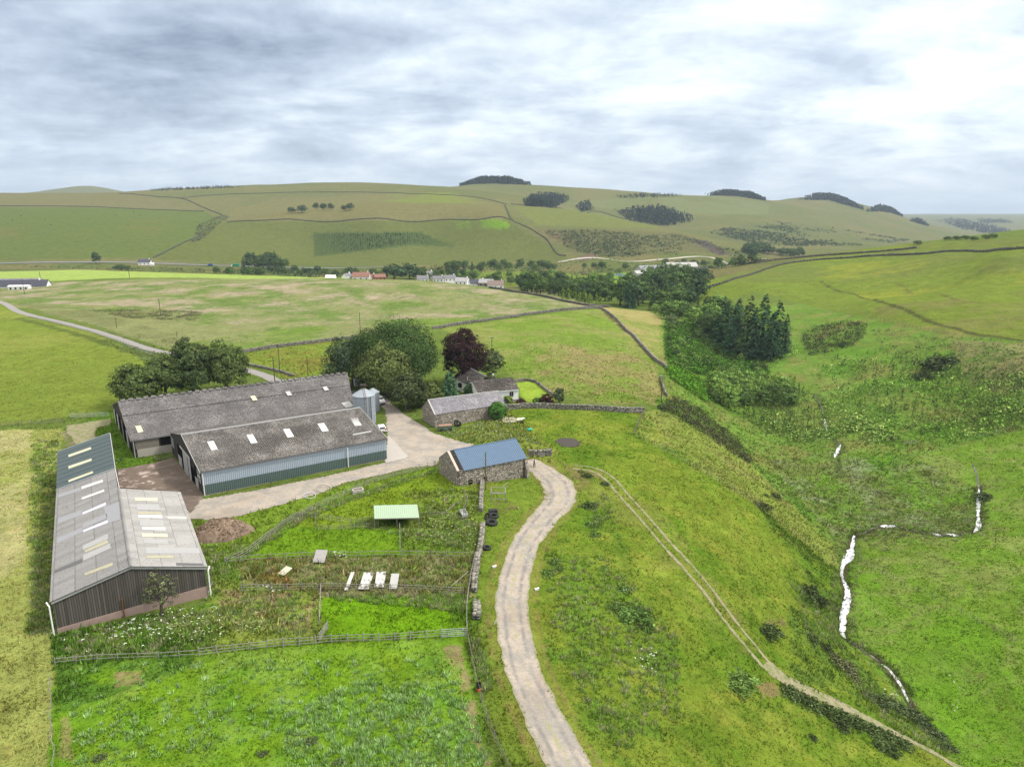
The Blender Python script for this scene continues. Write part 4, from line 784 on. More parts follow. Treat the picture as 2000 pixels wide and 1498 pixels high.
gd=(f1-e1); gl=np.linalg.norm(gd[:2]); gu=gd/gl; rC_=rC
def gpB(s0,s1,z0,z1,name,mat,out=.04,th=.05):
    mb=MB(); mb.prism([gp(s0,z0,out),gp(s1,z0,out),gp(s1,z1,out),gp(s0,z1,out)],(-1,0,0),th); return mb.build(name,mat,rB)
gpB(2.,5.,.2,3.3,'painted_opening_shade',m_dark,.03,.02); gpB(7.,9.,0,3.4,'door',m_steel); gpB(10.,14.,0,4.,'painted_opening_shade',m_dark,.03,.02); gpB(14.5,16.,0,4.,'door',m_wood); gpB(17.,21.,0,3.9,'painted_opening_shade',m_dark,.03,.02); gpB(22.,24.,0,3.4,'door',m_palesheet); gpB(25.,28.,0,3.2,'painted_opening_shade',m_dark,.03,.02); gpB(28.2,29.6,0,3.2,'door',m_palesheet)  # dark flat panels between the doors paint the interior shade
# --- left barn: two-pitch part, a longer western slope and the green-roofed end
E1=atz(102,1173,4.2); E2=atz(113.8,957,4.2); R1=atz(255,1105.5,6.4); R2=atz(232,956,6.4); R3=atz(224,917,6.4); G1=atz(400.8,1106,4.2); G2=atz(349.6,962.7,4.2)
GE=atz(115.3,884,4.2); GR=atz(214,848.5,6.4)
o_,a_,lp=frame(E1,E2); rA=thing('timber_clad_barn','pale roofed barn with spaced timber boarding on its gable and a dark green roofed end','barn',o_,a_)
e1,e2,r1,r2,r3,g1_,g2_,ge,gr_=[lp(p) for p in (E1,E2,R1,R2,R3,G1,G2,GE,GR)]
u8=V3(0,0,.12); out=V3(0,.3,0)
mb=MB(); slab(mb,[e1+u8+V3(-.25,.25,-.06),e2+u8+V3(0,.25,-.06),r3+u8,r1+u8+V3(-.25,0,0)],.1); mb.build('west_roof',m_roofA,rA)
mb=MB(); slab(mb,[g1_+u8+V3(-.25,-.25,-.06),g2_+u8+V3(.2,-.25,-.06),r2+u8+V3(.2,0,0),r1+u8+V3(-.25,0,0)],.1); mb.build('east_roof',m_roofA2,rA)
mb=MB(); slab(mb,[e2+u8+V3(.02,.25,.02),ge+u8+V3(.25,.25,.02),gr_+u8+V3(.25,0,.08),r3+u8+V3(.02,0,.08)],.1)
m_greenroof=simple('dark_green_roof_sheet',(.052,.074,.074),.6,.35,.12,1.4); mb.build('green_roof',m_greenroof,rA)
mb=MB()
for k in range(9):
    t0=k/9.; a=e2*(1-t0)+ge*t0; b=r3*(1-t0)+gr_*t0; mb.bar(a+V3(.02,.2,.17),b+V3(.02,0,.23),.025,n=4)
mb.build('sheet_seam',m_greenroof,rA)
mb=MB(); mb.bar(r1+V3(-.3,0,.14),r2+V3(.1,0,.14),.16,n=6); mb.build('ridge_cap',m_roofA,rA)
mb=MB(); mb.prism([r2+V3(.1,-.06,.2),r3+V3(0,-.06,.2),r3+V3(0,-.06,-.7),r2+V3(.1,-.06,-.7)],(0,-1,0),.06); mb.build('ridge_fascia',m_white,rA)
mb=MB(); mb.bar(r3+V3(0,-.1,.22),gr_+V3(.2,-.1,.22),.07); mb.bar(gr_+V3(.27,0,.22),ge+V3(.27,.3,.14),.06); mb.build('edge_flashing',m_steel,rA)
mb=MB(); mb.bar(e2+V3(.0,.3,.14),r3+V3(0,0,.22),.06); mb.build('joint_flashing',m_steel,rA)
mb=MB(); mb.poly([V3(e1[0],e1[1],-.4),V3(ge[0],ge[1],-.4),ge,e2,e1]); mb.build('west_wall',m_york2,rA)
mb=MB(); mb.poly([V3(g1_[0],g1_[1],-.4),V3(g2_[0],g2_[1],-.4),g2_,g1_]); mb.build('east_wall',m_york2,rA)
mb=MB(); mb.poly([V3(g2_[0],g2_[1],-.4),V3(r2[0],r2[1],-.4),r2,g2_]); mb.poly([V3(r2[0],r2[1],-.4),V3(r3[0],r3[1],-.4),r3,r2]); mb.poly([V3(r3[0],r3[1],-.4),V3(gr_[0],gr_[1],-.4),gr_,r3]); mb.poly([V3(gr_[0],gr_[1],-.4),V3(ge[0],ge[1],-.4),ge,gr_]); mb.build('yard_wall',m_york2,rA)
# gable: boards in their own frame so that the boarding repeats along it
gv=g1_-e1; ang=math.atan2(gv[1],gv[0]); gf=link(bpy.data.objects.new('gable_end',None),rA); gf.location=tuple(float(v) for v in (e1[0],e1[1],0)); gf.rotation_euler=(0,0,ang); gf.empty_display_size=.3
gl=np.linalg.norm(gv[:2]); c_,s_=math.cos(ang),math.sin(ang)
lg=lambda p:V3((p[0]-e1[0])*c_+(p[1]-e1[1])*s_,-(p[0]-e1[0])*s_+(p[1]-e1[1])*c_,p[2])
ra=lg(r1); mb=MB(); mb.poly([(0,0,.55),(gl,0,1.45),(gl,0,4.2),(ra[0],0,6.4),(0,0,4.2)]); mb.build('boarding',m_york,gf)
mb=MB(); mb.prism([(0,-.10,-.6),(gl,-.10,-.6),(gl,-.10,1.5),(0,-.10,.6)],(0,1,0),.2); mb.build('block_base',m_block,gf)
mb=MB(); mb.bar((0,-.10,4.05),(0,-.10,3.9),.1); mb.prism([(-.1,-.12,4.1),(ra[0],-.12,6.32),(ra[0],-.12,6.1),(-.1,-.12,3.85)],(0,-1,0),.06); mb.prism([(ra[0],-.12,6.32),(gl+.1,-.12,4.1),(gl+.1,-.12,3.85),(ra[0],-.12,6.1)],(0,-1,0),.06); mb.build('bargeboard',m_midsheet,gf)
mb=MB(); mb.box((gl*.42,-.15,1.1),(.14,.14,2.9)); mb.build('stanchion',m_rust,gf)
for x_ in (-.35,gl+.25): mb=MB(); mb.bar((x_+.25*(1 if x_<0 else -1)*-1,0.1,4.1),(x_,-.3,3.7),.085,n=8); mb.bar((x_,-.3,3.7),(x_,-.3,-.3 if x_<0 else .2),.085,n=8); mb.build('downpipe',m_white,gf)
markrect([E1,GE,GR,R3,R2,G2,G1])
nA=nrm(E1,E2,R1); pA=E1+V3(0,0,.12); nA2=nrm(G1,G2,R1); pA2=G1+V3(0,0,.12); nG=nrm(E2,GE,GR); pG=E2+V3(0,0,.18)
panels([[(175,290),(318,240),(320,252),(177,303)],[(175,362),(322,312),(324,325),(177,377)],[(176,450),(331,392),(333,404),(177,462)]],'rooflight',m_cream,pG,nG,rA,lp,.06,z1)
panels([[(258,490),(393,445),(396,460),(258,507)],[(260,560),(402,507),(404,521),(260,573)]],'rooflight',m_light,pA,nA,rA,lp,.03,z1)
panels([[(264,655),(412,590),(414,608),(264,668)],[(268,768),(424,702),(427,720),(269,780)]],'rooflight',m_lilac,pA,nA,rA,lp,.03,z1)
panels([[(278,895),(420,828),(432,848),(280,910)],[(278,1040),(455,972),(458,992),(280,1056)]],'rooflight',m_olive,pA,nA,rA,lp,.03,z1)
panels([[(90,1020),(262,948),(265,970),(90,1037)]],'roof_sheet',m_darksheet,pA,nA,rA,lp,.03,z1)
panels([[(268,925),(440,850),(445,880),(270,960)],[(265,865),(425,790),(428,822),(268,893)]],'roof_sheet',m_midsheet,pA,nA,rA,lp,.02,z1)
panels([[(110,690),(258,640),(258,670),(108,725)],[(105,820),(262,750),(264,775),(104,850)],[(110,540),(250,495),(252,515),(108,562)],[(265,730),(420,660),(422,690),(266,755)],[(400,620),(500,585),(505,700),(425,720)]],'roof_sheet',m_greysheet,pA,nA,rA,lp,.02,z1)
panels([[(596,560),(740,562),(743,582),(598,578)],[(641,788),(803,790),(807,811),(643,808)]],'rooflight',m_cream,pA2,nA2,rA,lp,.03,z1)
panels([[(617,668),(770,671),(773,692),(620,687)],[(640,748),(790,748),(793,768),(643,765)]],'rooflight',m_light,pA2,nA2,rA,lp,.03,z1)
panels([[(612,650),(765,653),(768,668),(616,664)],[(670,928),(840,928),(845,944),(673,944)]],'rooflight',m_olive,pA2,nA2,rA,lp,.02,z1)
panels([[(625,700),(775,702),(785,745),(632,742)],[(650,825),(805,825),(812,855),(655,850)],[(605,600),(750,602),(757,640),(612,637)]],'roof_sheet',m_midsheet,pA2,nA2,rA,lp,.02,z1)
panels([[(662,875),(1003,880),(1012,915),(668,915)]],'roof_sheet',m_midsheet,pA2,nA2,rA,lp,.02,z1)
panels([[(858,975),(1028,978),(1032,992),(862,990)]],'roof_sheet',m_darksheet,pA2,nA2,rA,lp,.02,z1)
panels([[(800,678),(925,680),(928,698),(805,695)]],'roof_sheet',m_palesheet,pA2,nA2,rA,lp,.02,z1)
# --- small stone barn under the blue roof
z9=lambda x,y:(840+x/9.09,840+y/9.09)
E1=atz(892.8,920.9,2.8);E2=atz(1026,894.5,2.8);R1=atz(874,882.4,5.28);R2=atz(1007,857,5.28);F1=refl(R1,E1);F2=refl(R2,E2)
o_,a_,lp=frame(E1,E2); rE=thing('stone_barn','rubble stone barn with a blue ribbed metal roof and bare battens at its west end','barn',o_,a_)
e1,e2,r1,r2,f1,f2=[lp(p) for p in (E1,E2,R1,R2,F1,F2)]; markrect([E1,E2,F2,F1]); Lx=e2[0]
gnd=lambda p,z=-2.2: V3(p[0],p[1],z)
mb=MB()
def wallq(a,b,za,zb_,t=.5,inn=(0,1,0)): mb.prism([gnd(a),gnd(b),V3(b[0],b[1],zb_),V3(a[0],a[1],za)],inn,t)
wallq(e1,e2,2.8,2.8,.5); wallq(f1,f2,2.8,2.8,.5,(0,-1,0)); mb.build('wall',m_stone,rE)
for a,b,r_,inn,nm in ((e1,f1,r1,(1,0,0),'gable_wall'),(e2,f2,r2,(-1,0,0),'gable_wall')):
    mb=MB(); q=V3(*inn)*.003; mb.prism([gnd(a)-q,gnd(b)-q,b-q,r_-q,a-q],inn,.5); mb.build(nm,m_stone,rE)
xs=1.25; S1=e1+V3(xs,0,0); S2=r1+V3(xs,0,0); n=nrm(e1,e2,r1); up=V3(0,0,.16)
def slope(a,b,c,d,per,mat,name): 
    V,F=ribbed(a,b,c,per,.05,nrm(a,b,c),'box'); m_=len(V)//2; return V,F
dE=(e1-r1)/np.linalg.norm(e1-r1)*.3; dF=(f1-r1)/np.linalg.norm(f1-r1)*.3
V1,Fa=ribbed(S1+dE+up,V3(Lx+.25,0,2.8)+dE+up,S2+up,.36,.05,nrm(S1,e2,S2),'box'); V2,Fb=ribbed(f1+V3(.1,0,0)+dF+up,V3(Lx+.25,f1[1],2.8)+dF+up,r1+V3(.1,0,0)+up,.36,.05,nrm(f1,f2,r1),'box')
npobj('metal_roof',np.vstack([V1,V2]),np.vstack([Fa,Fb+len(V1)]),m_bluesheet,None,False,rE)
mb=MB(); mb.bar(S2+up+V3(0,0,.03),V3(r1[0]+Lx+.2,r1[1],5.28)+up+V3(0,0,.03),.10,n=6); mb.build('ridge_cap',m_bluesheet,rE)
mb=MB(); k0=e1+V3(.02,0,.1); 
for k in range(13): t_=k/12.; mb.bar(e1*(1-t_)+r1*t_+V3(.4,0,.10),e1*(1-t_)+r1*t_+V3(1.6,0,.10),.045)
mb.build('batten',m_wood,rE)
for x_ in (.75,1.15): mb=MB(); mb.bar(e1+V3(x_,0,0),r1+V3(x_,0,0),.05); mb.build('rafter',m_darkwood,rE)
mb=MB(); mb.prism([e1+V3(-.05,-.05,.06),e1+V3(.42,-.05,.06),r1+V3(.42,0,.06),r1+V3(-.05,0,.06)],(0,0,1),.10); mb.prism([f1+V3(-.05,.05,.06),f1+V3(.42,.05,.06),r1+V3(.42,0,.06),r1+V3(-.05,0,.06)],(0,0,1),.10); mb.build('skew_coping',simple('pinkish_coping',(.50,.42,.36),.9,.1,.3,3.),rE)
for x_ in (2.6,5.6): mb=MB(); mb.box((x_,-.02,.35),(.75,.1,.8)); mb.build('painted_window_shade',m_dark,rE)  # flat black boxes painting the shade of two windows
mb=MB(); mb.prism([(Lx-.1,0,-2.2),(Lx-.1,-1.0,-2.2),(Lx-.1,-.75,.3),(Lx-.1,-.1,2.2),(Lx-.1,0,2.2)],(1,0,0),.5); mb.build('buttress',m_stone,rE)
# --- slate-roofed stone range
zF=lambda x,y:(800+x/7.692,700+y/7.692)
E1=atz(*zF(380,852),3.);E2=atz(*zF(1430,690),3.);R1=atz(*zF(278,630),5.58);R2=atz(*zF(1330,495),5.58);F1=refl(R1,E1);F2=refl(R2,E2)
o_,a_,lp=frame(E1,E2); rF=thing('slate_roofed_barn','long rubble stone barn with a pale purple-grey slate roof beside the farmhouse','barn',o_,a_)
e1,e2,r1,r2,f1,f2,_=gable_set(rF,lp,E1,E2,R1,R2,F1,F2,-1.5,m_stone,m_slate,.12,t=.1); markrect([E1,E2,F2,F1])
mb=MB(); mb.bar(r1+V3(-.1,0,.14),r2+V3(.1,0,.14),.11,n=6); mb.build('ridge_tiles',m_palesheet,rF)
mb=MB(); mb.prism([e1+V3(-.15,-.1,.10),e1+V3(.15,-.1,.10),r1+V3(.15,0,.13),r1+V3(-.15,0,.13)],(0,0,1),.08); mb.build('skew',m_palesheet,rF)
# --- farmhouse: two white blocks
E1=atz(*zF(1040,515),3.);E2=atz(*zF(1635,465),3.);R1=atz(*zF(945,340),4.75);R2=atz(*zF(1530,290),4.75);F1=refl(R1,E1);F2=refl(R2,E2)
o_,a_,lp=frame(E1,E2); rG=thing('farmhouse','white farmhouse of two blocks with dark lichened roofs, beside a mown lawn','house',o_,a_)
e1,e2,r1,r2,f1,f2,_=gable_set(rG,lp,E1,E2,R1,R2,F1,F2,-.5,m_whitewall,m_tile,.3,t=.1); markrect([E1,E2,F2,F1])
Lx=e2[0]; mb=MB(); mb.bar((0,-.3,2.95),(Lx,-.3,2.95),.1); mb.build('gutter',m_white,rG)
w_=MB(); w_.box((Lx-1.9,-.01,1.9),(1.0,.1,1.2)); w_=w_.build('window',m_dark,rG); mb=MB()
for x_ in (-.5,0,.5): mb.box((Lx-1.9+x_,-.08,1.9),(.08,.05,1.3))
for z_ in (1.28,2.52): mb.box((Lx-1.9,-.081,z_),(1.08,.05,.08))
mb.build('window_frame',m_palesheet,w_)
mb=MB(); mb.box((Lx*.52,r1[1]+.1,5.0),(.85,.75,1.5)); ch=mb.build('chimney',m_roofC,rG); mb=MB(); mb.lathe((Lx*.52,r1[1]+.1,5.74),[(.14,0),(.17,.25),(.2,.3),(.12,.55)],10); mb.build('chimney_pot',m_white,ch)
mb=MB(); mb.box((Lx/2,-.04,0),(Lx+.1,.1,1.)); mb.build('plinth',m_midsheet,rG)
# rear block, its ridge running away from the front one
A=atz(*zF(845,388),3.); Bq=atz(*zF(632,240),3.); Rp=atz(*zF(862,128),5.4); Rq=atz(*zF(1215,310),5.4)
a_l,b_l,p_l,q_l=[lp(v) for v in (A,Bq,Rp,Rq)]; q_l=q_l+(p_l-q_l)*.16
# west eave A-B, hipped over to the ridge P-Q
c1=refl(Rq,A); 
dv=(p_l-q_l); dv[2]=0; 
A2=a_l+V3(0,0,0); B2=b_l; off=(q_l-a_l); off[2]=0; perp=V3(dv[1],-dv[0],0)/np.linalg.norm(dv[:2]); wd=abs((q_l-a_l)@perp); sg=np.sign((q_l-a_l)@perp)
D1=q_l+perp*sg*wd; D1[2]=3.; D2=p_l+perp*sg*wd; D2[2]=3.; Bp=p_l-perp*sg*wd; Bp[2]=3.; Aq=q_l-perp*sg*wd; Aq[2]=3.
mb=MB(); up=V3(0,0,.12); slab(mb,[Aq+up,Bp+up,p_l+up,q_l+up],.1); slab(mb,[D1+up,D2+up,p_l+up,q_l+up],.1); mb.build('rear_roof',m_tile,rG)
mb=MB(); k_=V3(0,0,-3.5)
for a,b in ((Aq,Bp),(D1,D2)): ia=a+(q_l*V3(1,1,0)+V3(0,0,3)-a)*.08; ib=b+(p_l*V3(1,1,0)+V3(0,0,3)-b)*.08; mb.poly([ia+k_,ib+k_,ib,ia])
ib=Bp+(p_l*V3(1,1,0)+V3(0,0,3)-Bp)*.08; id_=D2+(p_l*V3(1,1,0)+V3(0,0,3)-D2)*.08; mb.poly([ib+k_,id_+k_,id_,p_l,ib])
mb.build('rear_wall',m_whitewall,rG)
for t_ in (.25,.62): p=Aq*(1-t_)+Bp*t_; mb=MB(); mb.box(p+V3(0,0,-1.2)+perp*sg*-.0,(.9,.9,1.1),math.atan2(dv[1],dv[0])); mb.build('window',m_dark,rG)
for (x,y) in ((765,270),(870,330)): p=lp(onplane(*zF(x,y),(A+V3(0,0,.1)),nrm(A,Bq,Rp))); mb=MB(); mb.bar(p,p+V3(0,0,.9),.09,n=6); mb.build('vent_pipe',m_palesheet,rG)
mb=MB(); mb.bar(p_l+V3(0,0,.14),q_l+V3(0,0,.14),.12,n=6); mb.build('rear_ridge_tiles',m_midsheet,rG)
# --- grain silo
def silo(name,label,x,y,r,h,hr,top=True):
    z=float(H(x,y)); t=thing(name,label,'silo',(x,y,z)); mb=MB(); mb.lathe((0,0,-.3),[(r,0),(r,h+.3)],28); b=mb.build('body',m_galv,t,False)
    for k in range(1,7): mb=MB(); mb.torus((0,0,h*k/6.3),r+.0,.045,28,4); mb.build('hoop',m_greysheet,t)
    mb=MB(); mb.lathe((0,0,h),[(r+.12,0),(r*.16,hr),(.02,hr+.02)],28); mb.build('cone_roof',m_galv,t)
    if top:
        for k in range(4): a=math.pi/4+k*math.pi/2; mb=MB(); mb.bar((math.cos(a)*.5,math.sin(a)*.5,h+hr-.35),(math.cos(a)*.5,math.sin(a)*.5,h+hr+.9),.05); mb.build('head_post',m_rust,t)
        mb=MB(); mb.box((0,0,h+hr+.75),(1.3,1.1,.35)); mb.build('auger_head',m_darkwood,t)
        for s_ in (-.2,.2): mb=MB(); mb.bar((r*.35+s_,-r-.15,0),(r*.35+s_,-r-.15,h+.1),.04); mb.bar((r*.35+s_,-r-.15,h+.1),(.1+s_,-.4,h+hr),.04); mb.build('ladder_rail',m_rust,t)
        mb=MB()
        for k in range(16): mb.bar((r*.35-.2,-r-.15,.4+k*.42),(r*.35+.2,-r-.15,.4+k*.42),.025)
        mb.build('ladder_rung',m_rust,t)
        mb=MB(); mb.bar((r*.78,-r*.78,0),(r*.78,-r*.78,h),.11,n=6); mb.build('outlet_pipe',m_darksheet,t)
    return t
p=atz(713,825,0); SX,SY=p[0],p[1]; silo('grain_silo','tall galvanised grain silo with rust stained cone roof, at the shed corner',SX,SY,2.5,6.6,1.45)
p=atz(730,802,0); silo('feed_silo','smaller pale silo half hidden behind the galvanised grain silo',p[0],p[1],1.5,4.7,.9,False)
# ------------------------------------------------------------------ walls and fences
def stone_wall(name,label,px,h=1.2,th=.6,near=True,ymin=0,ymax=9000,group=None,cat='stone wall',gap=0.):
    P=trace(px,ymin,ymax)[:,:2]; C=catmull(P,.45 if near else 3.); n=len(C); c0=C.mean(0); z0=float(H(*c0)); org=np.array([c0[0],c0[1],z0])
    V=[];b=[]
    seg=np.linalg.norm(np.diff(C,axis=0),axis=1); cum=np.concatenate([[0],np.cumsum(seg)]); Lt=cum[-1]
    def at(s): return np.stack([np.interp(s,cum,C[:,0]),np.interp(s,cum,C[:,1])],-1)
    if near:
        rows=max(2,int(h/.24)); S=[];O=[];Zr=[];D=[]
        for r_ in range(rows):
            for side in (-1,1):
                s=np.arange(rng.uniform(0,.3),Lt,.40)+rng.uniform(-.08,.08,len(np.arange(rng.uniform(0,.3),Lt,.40))) if False else None
                m=int(Lt/.40); s=(np.arange(m)+rng.uniform(.2,.8,m))*.40; hh=h*(1+fbm(s*3,s*0+r_,3.,2,1)*.25); keep=(r_*.24<hh-.1); s=s[keep]; S.append(s); O.append(np.full(len(s),side*th*.26*(1-.25*r_/rows))); Zr.append(np.full(len(s),(r_+.5)*h/rows))
        S=np.concatenate(S);O=np.concatenate(O);Zr=np.concatenate(Zr); m=len(S); sz=np.stack([rng.uniform(.16,.27,m),rng.uniform(.12,.19,m)*th/.6,rng.uniform(.10,.16,m)],1)
    else:
        m=int(Lt/2.6); S=(np.arange(m)+.5)*Lt/max(m,1); O=rng.uniform(-.1,.1,m); Zr=h*.42+rng.uniform(-.12,.12,m)*h; sz=np.stack([np.full(m,1.5),np.full(m,th*.5),np.full(m,h*.55)],1)*rng.uniform(.85,1.1,(m,3)); sz[:,0]=Lt/max(m,1)*.56
    p=at(S); q=at(np.minimum(S+.3,Lt)); q0=at(np.maximum(S-.3,0)); t=q-q0; t/=np.linalg.norm(t,axis=1)[:,None]+1e-9; nn=np.stack([-t[:,1],t[:,0]],1); p=p+nn*O[:,None]; zz_=H(p[:,0],p[:,1])+Zr
    cor=np.array([[(k&1)*2-1,(k>>1&1)*2-1,(k>>2&1)*2-1] for k in range(8)],float); j=rng.uniform(.72,1.12,(m,8,3)) if near else np.ones((m,8,3))*rng.uniform(.95,1.05,(m,8,1))
    L3=cor[None]*sz[:,None]*j
    W=np.stack([p[:,None,0]+L3[...,0]*t[:,None,0]+L3[...,1]*nn[:,None,0],p[:,None,1]+L3[...,0]*t[:,None,1]+L3[...,1]*nn[:,None,1],zz_[:,None]+L3[...,2]],-1)-org
    fc=np.array([(0,2,3,1),(4,5,7,6),(0,1,5,4),(2,6,7,3),(0,4,6,2),(1,3,7,5)]); F=(np.arange(m)[:,None,None]*8+fc[None]).reshape(-1,4)
    o=npobj(name,W.reshape(-1,3),F,m_drystone if near else m_farwall); o.location=[float(v) for v in org]; markpath(C,th*.5)
    return tag(o,label,cat,group)
m_drystone,T=newmat('dry_stone'); r=T.add('ShaderNodeNewGeometry').outputs['Random Per Island']; oc=T.add('ShaderNodeTexCoord').outputs['Object']
k=T.math('MULTIPLY',T.math('ADD',T.math('MULTIPLY',r,1.1),.4),T.math('ADD',T.noise(oc,5.,4.,.7),.5)); c=T.mixc(1.,(.225,.21,.18),T.add('ShaderNodeCombineColor',ins={0:k,1:k,2:k}),'MULTIPLY'); c=T.mixc(T.math('MULTIPLY',T.smooth(T.noise(oc,.9,4.,.7),.5,.7),.5),c,(.13,.14,.07)); fin(T,principled(T,c,.95,.1))
m_farwall=simple('old_dyke_stone',(.10,.095,.078),.95,.1,.35,.5)
SW=stone_wall
SW('dry_stone_wall','crumbling dry stone wall running from the blue-roofed barn towards the fold gate',[(943,930),(941,958),(939,1000)],.75,.75)
SW('dry_stone_wall','collapsed stretch of dry stone wall beside the dumped tyres',[(943,1028),(940,1060),(933,1095),(928,1130),(926,1160)],.8,.8)
SW('dry_stone_wall','short broken stone pillar end among nettles by the track',[(931,1178),(932,1196),(929,1212)],.7,1.)
SW('dry_stone_wall','short stub of thick dry stone wall behind the standing person',[(1033,890),(1055,891),(1078,888)],1.3,.8)
SW('dry_stone_wall','long straight dry stone wall below the brown pasture, east of the farmhouse',[(986,800),(1040,797),(1100,799),(1160,801),(1220,805),(1258,805)],1.3,.7)
SW('garden_wall','low wall round three sides of the bright mown lawn',[(1004,747),(1026,744),(1046,748),(1062,760),(1078,772),(1098,784)],.8,.45)
SW('dry_stone_wall','stone wall between the farm trees and the pale rough field',[(470,690),(540,679),(600,672),(650,666),(700,661)],1.2,.8,True)
SW('dry_stone_wall','stone wall rising behind the copper beech to the field corner',[(845,643),(900,634),(960,626),(1020,617),(1080,609),(1130,604),(1172,602)],1.2,.8,True)
SW('dry_stone_wall','stone wall falling down the edge of the gorse bank',[(1172,603),(1190,614),(1210,632),(1230,652),(1252,675),(1275,700),(1302,722)],1.2,.8,True)
SW('dry_stone_wall','short leaning wall end next to the pole with a crossarm',[(1291,738),(1294,756),(1302,775)],1.,.6)
SW('dry_stone_wall','mossy wall along the lane behind the farm trees',[(484,714),(515,720),(545,727),(575,736)],.8,.6)
SW('dry_stone_wall','wall along the brow above the wooded valley',[(955,563),(1000,570),(1050,578),(1100,589),(1150,598),(1190,601)],1.2,.9,False,200,600)
SW('dry_stone_wall','dark winding wall across the eastern hillside, nearer of two',[(1385,562),(1420,551),(1460,539),(1500,525),(1540,515),(1600,508),(1650,505),(1720,500),(1800,497),(1900,492),(2000,486),(2120,480)],1.4,1.2,False,230,900)
SW('dry_stone_wall','straight wall high on the eastern hillside, farther of two',[(1375,522),(1450,515),(1520,508),(1580,502),(1650,497),(1720,492),(1790,485)],1.4,1.4,False,230,900)
far_walls=[('topmost long field wall on the distant brown hill',[(345,388),(430,381),(520,378),(600,376),(700,376),(780,378),(860,381),(930,386),(990,399)]),
('distant wall below the tree clump crossing the hill',[(444,434),(520,431),(600,432),(680,431),(760,429),(860,430),(940,429),(997,430)]),
('distant wall slanting down from the hill corner to the scrub',[(985,402),(992,415),(1000,430),(1020,440),(1048,455),(1075,478),(1105,500)]),
('distant wall along the top of the left hill pasture',[(-60,403),(60,403),(150,404),(250,408),(330,411),(398,413)]),
('distant wall dropping into the gully between the hill fields',[(232,379),(300,384),(352,388),(385,400),(412,412),(434,420)]),
('distant wall climbing from the valley road along the gully',[(300,504),(330,489),(360,474),(392,462)]),
('distant wall running east along the brow to the scrub hillside',[(998,399),(1040,403),(1090,407),(1150,416),(1220,428),(1290,441)])]
for l_,p_ in far_walls: SW('field_wall',l_,p_,1.5,1.1,False,700,3000,'field walls on the distant hills')
def fence(name,label,px,sp=1.8,h=1.1,rails=3,mat=None,pr=.06,rr=.035,lean=.04,cat='fence',group=None,ymin=0,ymax=9000,seed=1):
    mat=mat or m_wood; R=random.Random(seed); P=trace(px,ymin,ymax)[:,:2]; seg=np.linalg.norm(np.diff(P,axis=0),axis=1); cum=np.concatenate([[0],np.cumsum(seg)]); Lt=cum[-1]; n=max(1,int(round(Lt/sp)))
    n=min(n,98); s=np.linspace(0,Lt,n+1); X=np.interp(s,cum,P[:,0]); Y=np.interp(s,cum,P[:,1]); Z=H(X,Y); t=thing(name,label,cat,(X[0],Y[0],Z[0]),0,group); o=np.array([X[0],Y[0],Z[0]])
    tops=[]
    for i in range(n+1):
        b=np.array([X[i],Y[i],Z[i]])-o; tp=b+np.array([R.uniform(-lean,lean),R.uniform(-lean,lean),h*R.uniform(.95,1.12)]); tops.append((b,tp)); mb=MB(); mb.bar(b+V3(0,0,-.3),tp,pr,pr*.9); mb.build('post',mat,t)
    for k in range(rails):
        f=(k+.75)/rails*.92 if rails>1 else .9; mb=MB()
        for i in range(n):
            (b0,t0),(b1,t1)=tops[i],tops[i+1]; mb.bar(b0+(t0-b0)*f+V3(0,0,R.uniform(-.03,.03)),b1+(t1-b1)*f+V3(0,0,R.uniform(-.03,.03)),rr)
        mb.build('rail' if rr>.02 else 'wire',mat,t)
    return t
m_oldrail=simple('grey_rail_timber',(.27,.255,.225),.95,.1,.3,2.)
fence('post_and_rail_fence','post and rail fence dividing the farm road from the overgrown paddocks',[(440,1101),(472,1091),(520,1054),(560,1024),(600,1002),(640,984),(690,962)],1.9,1.15,3,m_oldrail,seed=2)
fence('post_and_rail_fence','leaning post and rail fence between road verge and blue-roofed barn',[(690,962),(700,955),(735,942),(762,933),(800,924),(851,911)],1.9,1.15,3,m_oldrail,seed=3)
fence('post_and_rail_fence','old rail fence between the bright grass paddock and the brown weeds',[(440,1101),(500,1095),(560,1091),(620,1089),(700,1088),(780,1087),(860,1088),(928,1090)],2.,1.05,2,m_oldrail,seed=4)
fence('post_and_rail_fence','sagging rail fence in front of the broken white sheets',[(472,1156),(540,1154),(630,1152),(720,1153),(800,1156),(905,1161)],1.9,1.1,3,m_oldrail,seed=5)
fence('post_and_rail_fence','short fence joining the two lower cross fences',[(627,1153),(626,1185),(624,1220)],2.2,1.1,2,m_oldrail,seed=6)
fence('post_and_rail_fence','long sturdy three-rail fence along the top of the tufted bottom field',[(390,1282),(450,1274),(520,1266),(600,1261),(632,1256),(690,1254),(760,1252),(820,1248),(862,1245)],1.75,1.15,3,m_oldrail,.08,seed=7)
fence('post_and_rail_fence','half-buried rail fence in tall weeds in front of the timber-clad barn',[(108,1297),(180,1291),(250,1288),(320,1285),(390,1282)],2.2,.9,2,m_oldrail,seed=8)
fence('post_and_rail_fence','single rail fence beside the fold gate with a pale top rail',[(913,1243),(911,1210),(912,1180),(920,1130),(928,1092)],2.4,1.1,2,m_oldrail,seed=9)
fence('post_and_rail_fence','dark rail fence running to the green-roofed shelter from the west',[(576,1012),(620,1013),(662,1020),(700,1024),(732,1016)],1.9,1.,3,m_wood,seed=10)
fence('post_and_rail_fence','low pen fence below the green-roofed shelter',[(618,1036),(660,1035),(700,1032),(740,1030)],1.9,.9,3,m_wood,seed=11)
fence('post_and_rail_fence','dark fence side of the pen, west of the shelter',[(618,1036),(617,1024),(616,1012)],1.5,1.1,2,m_wood,seed=12)
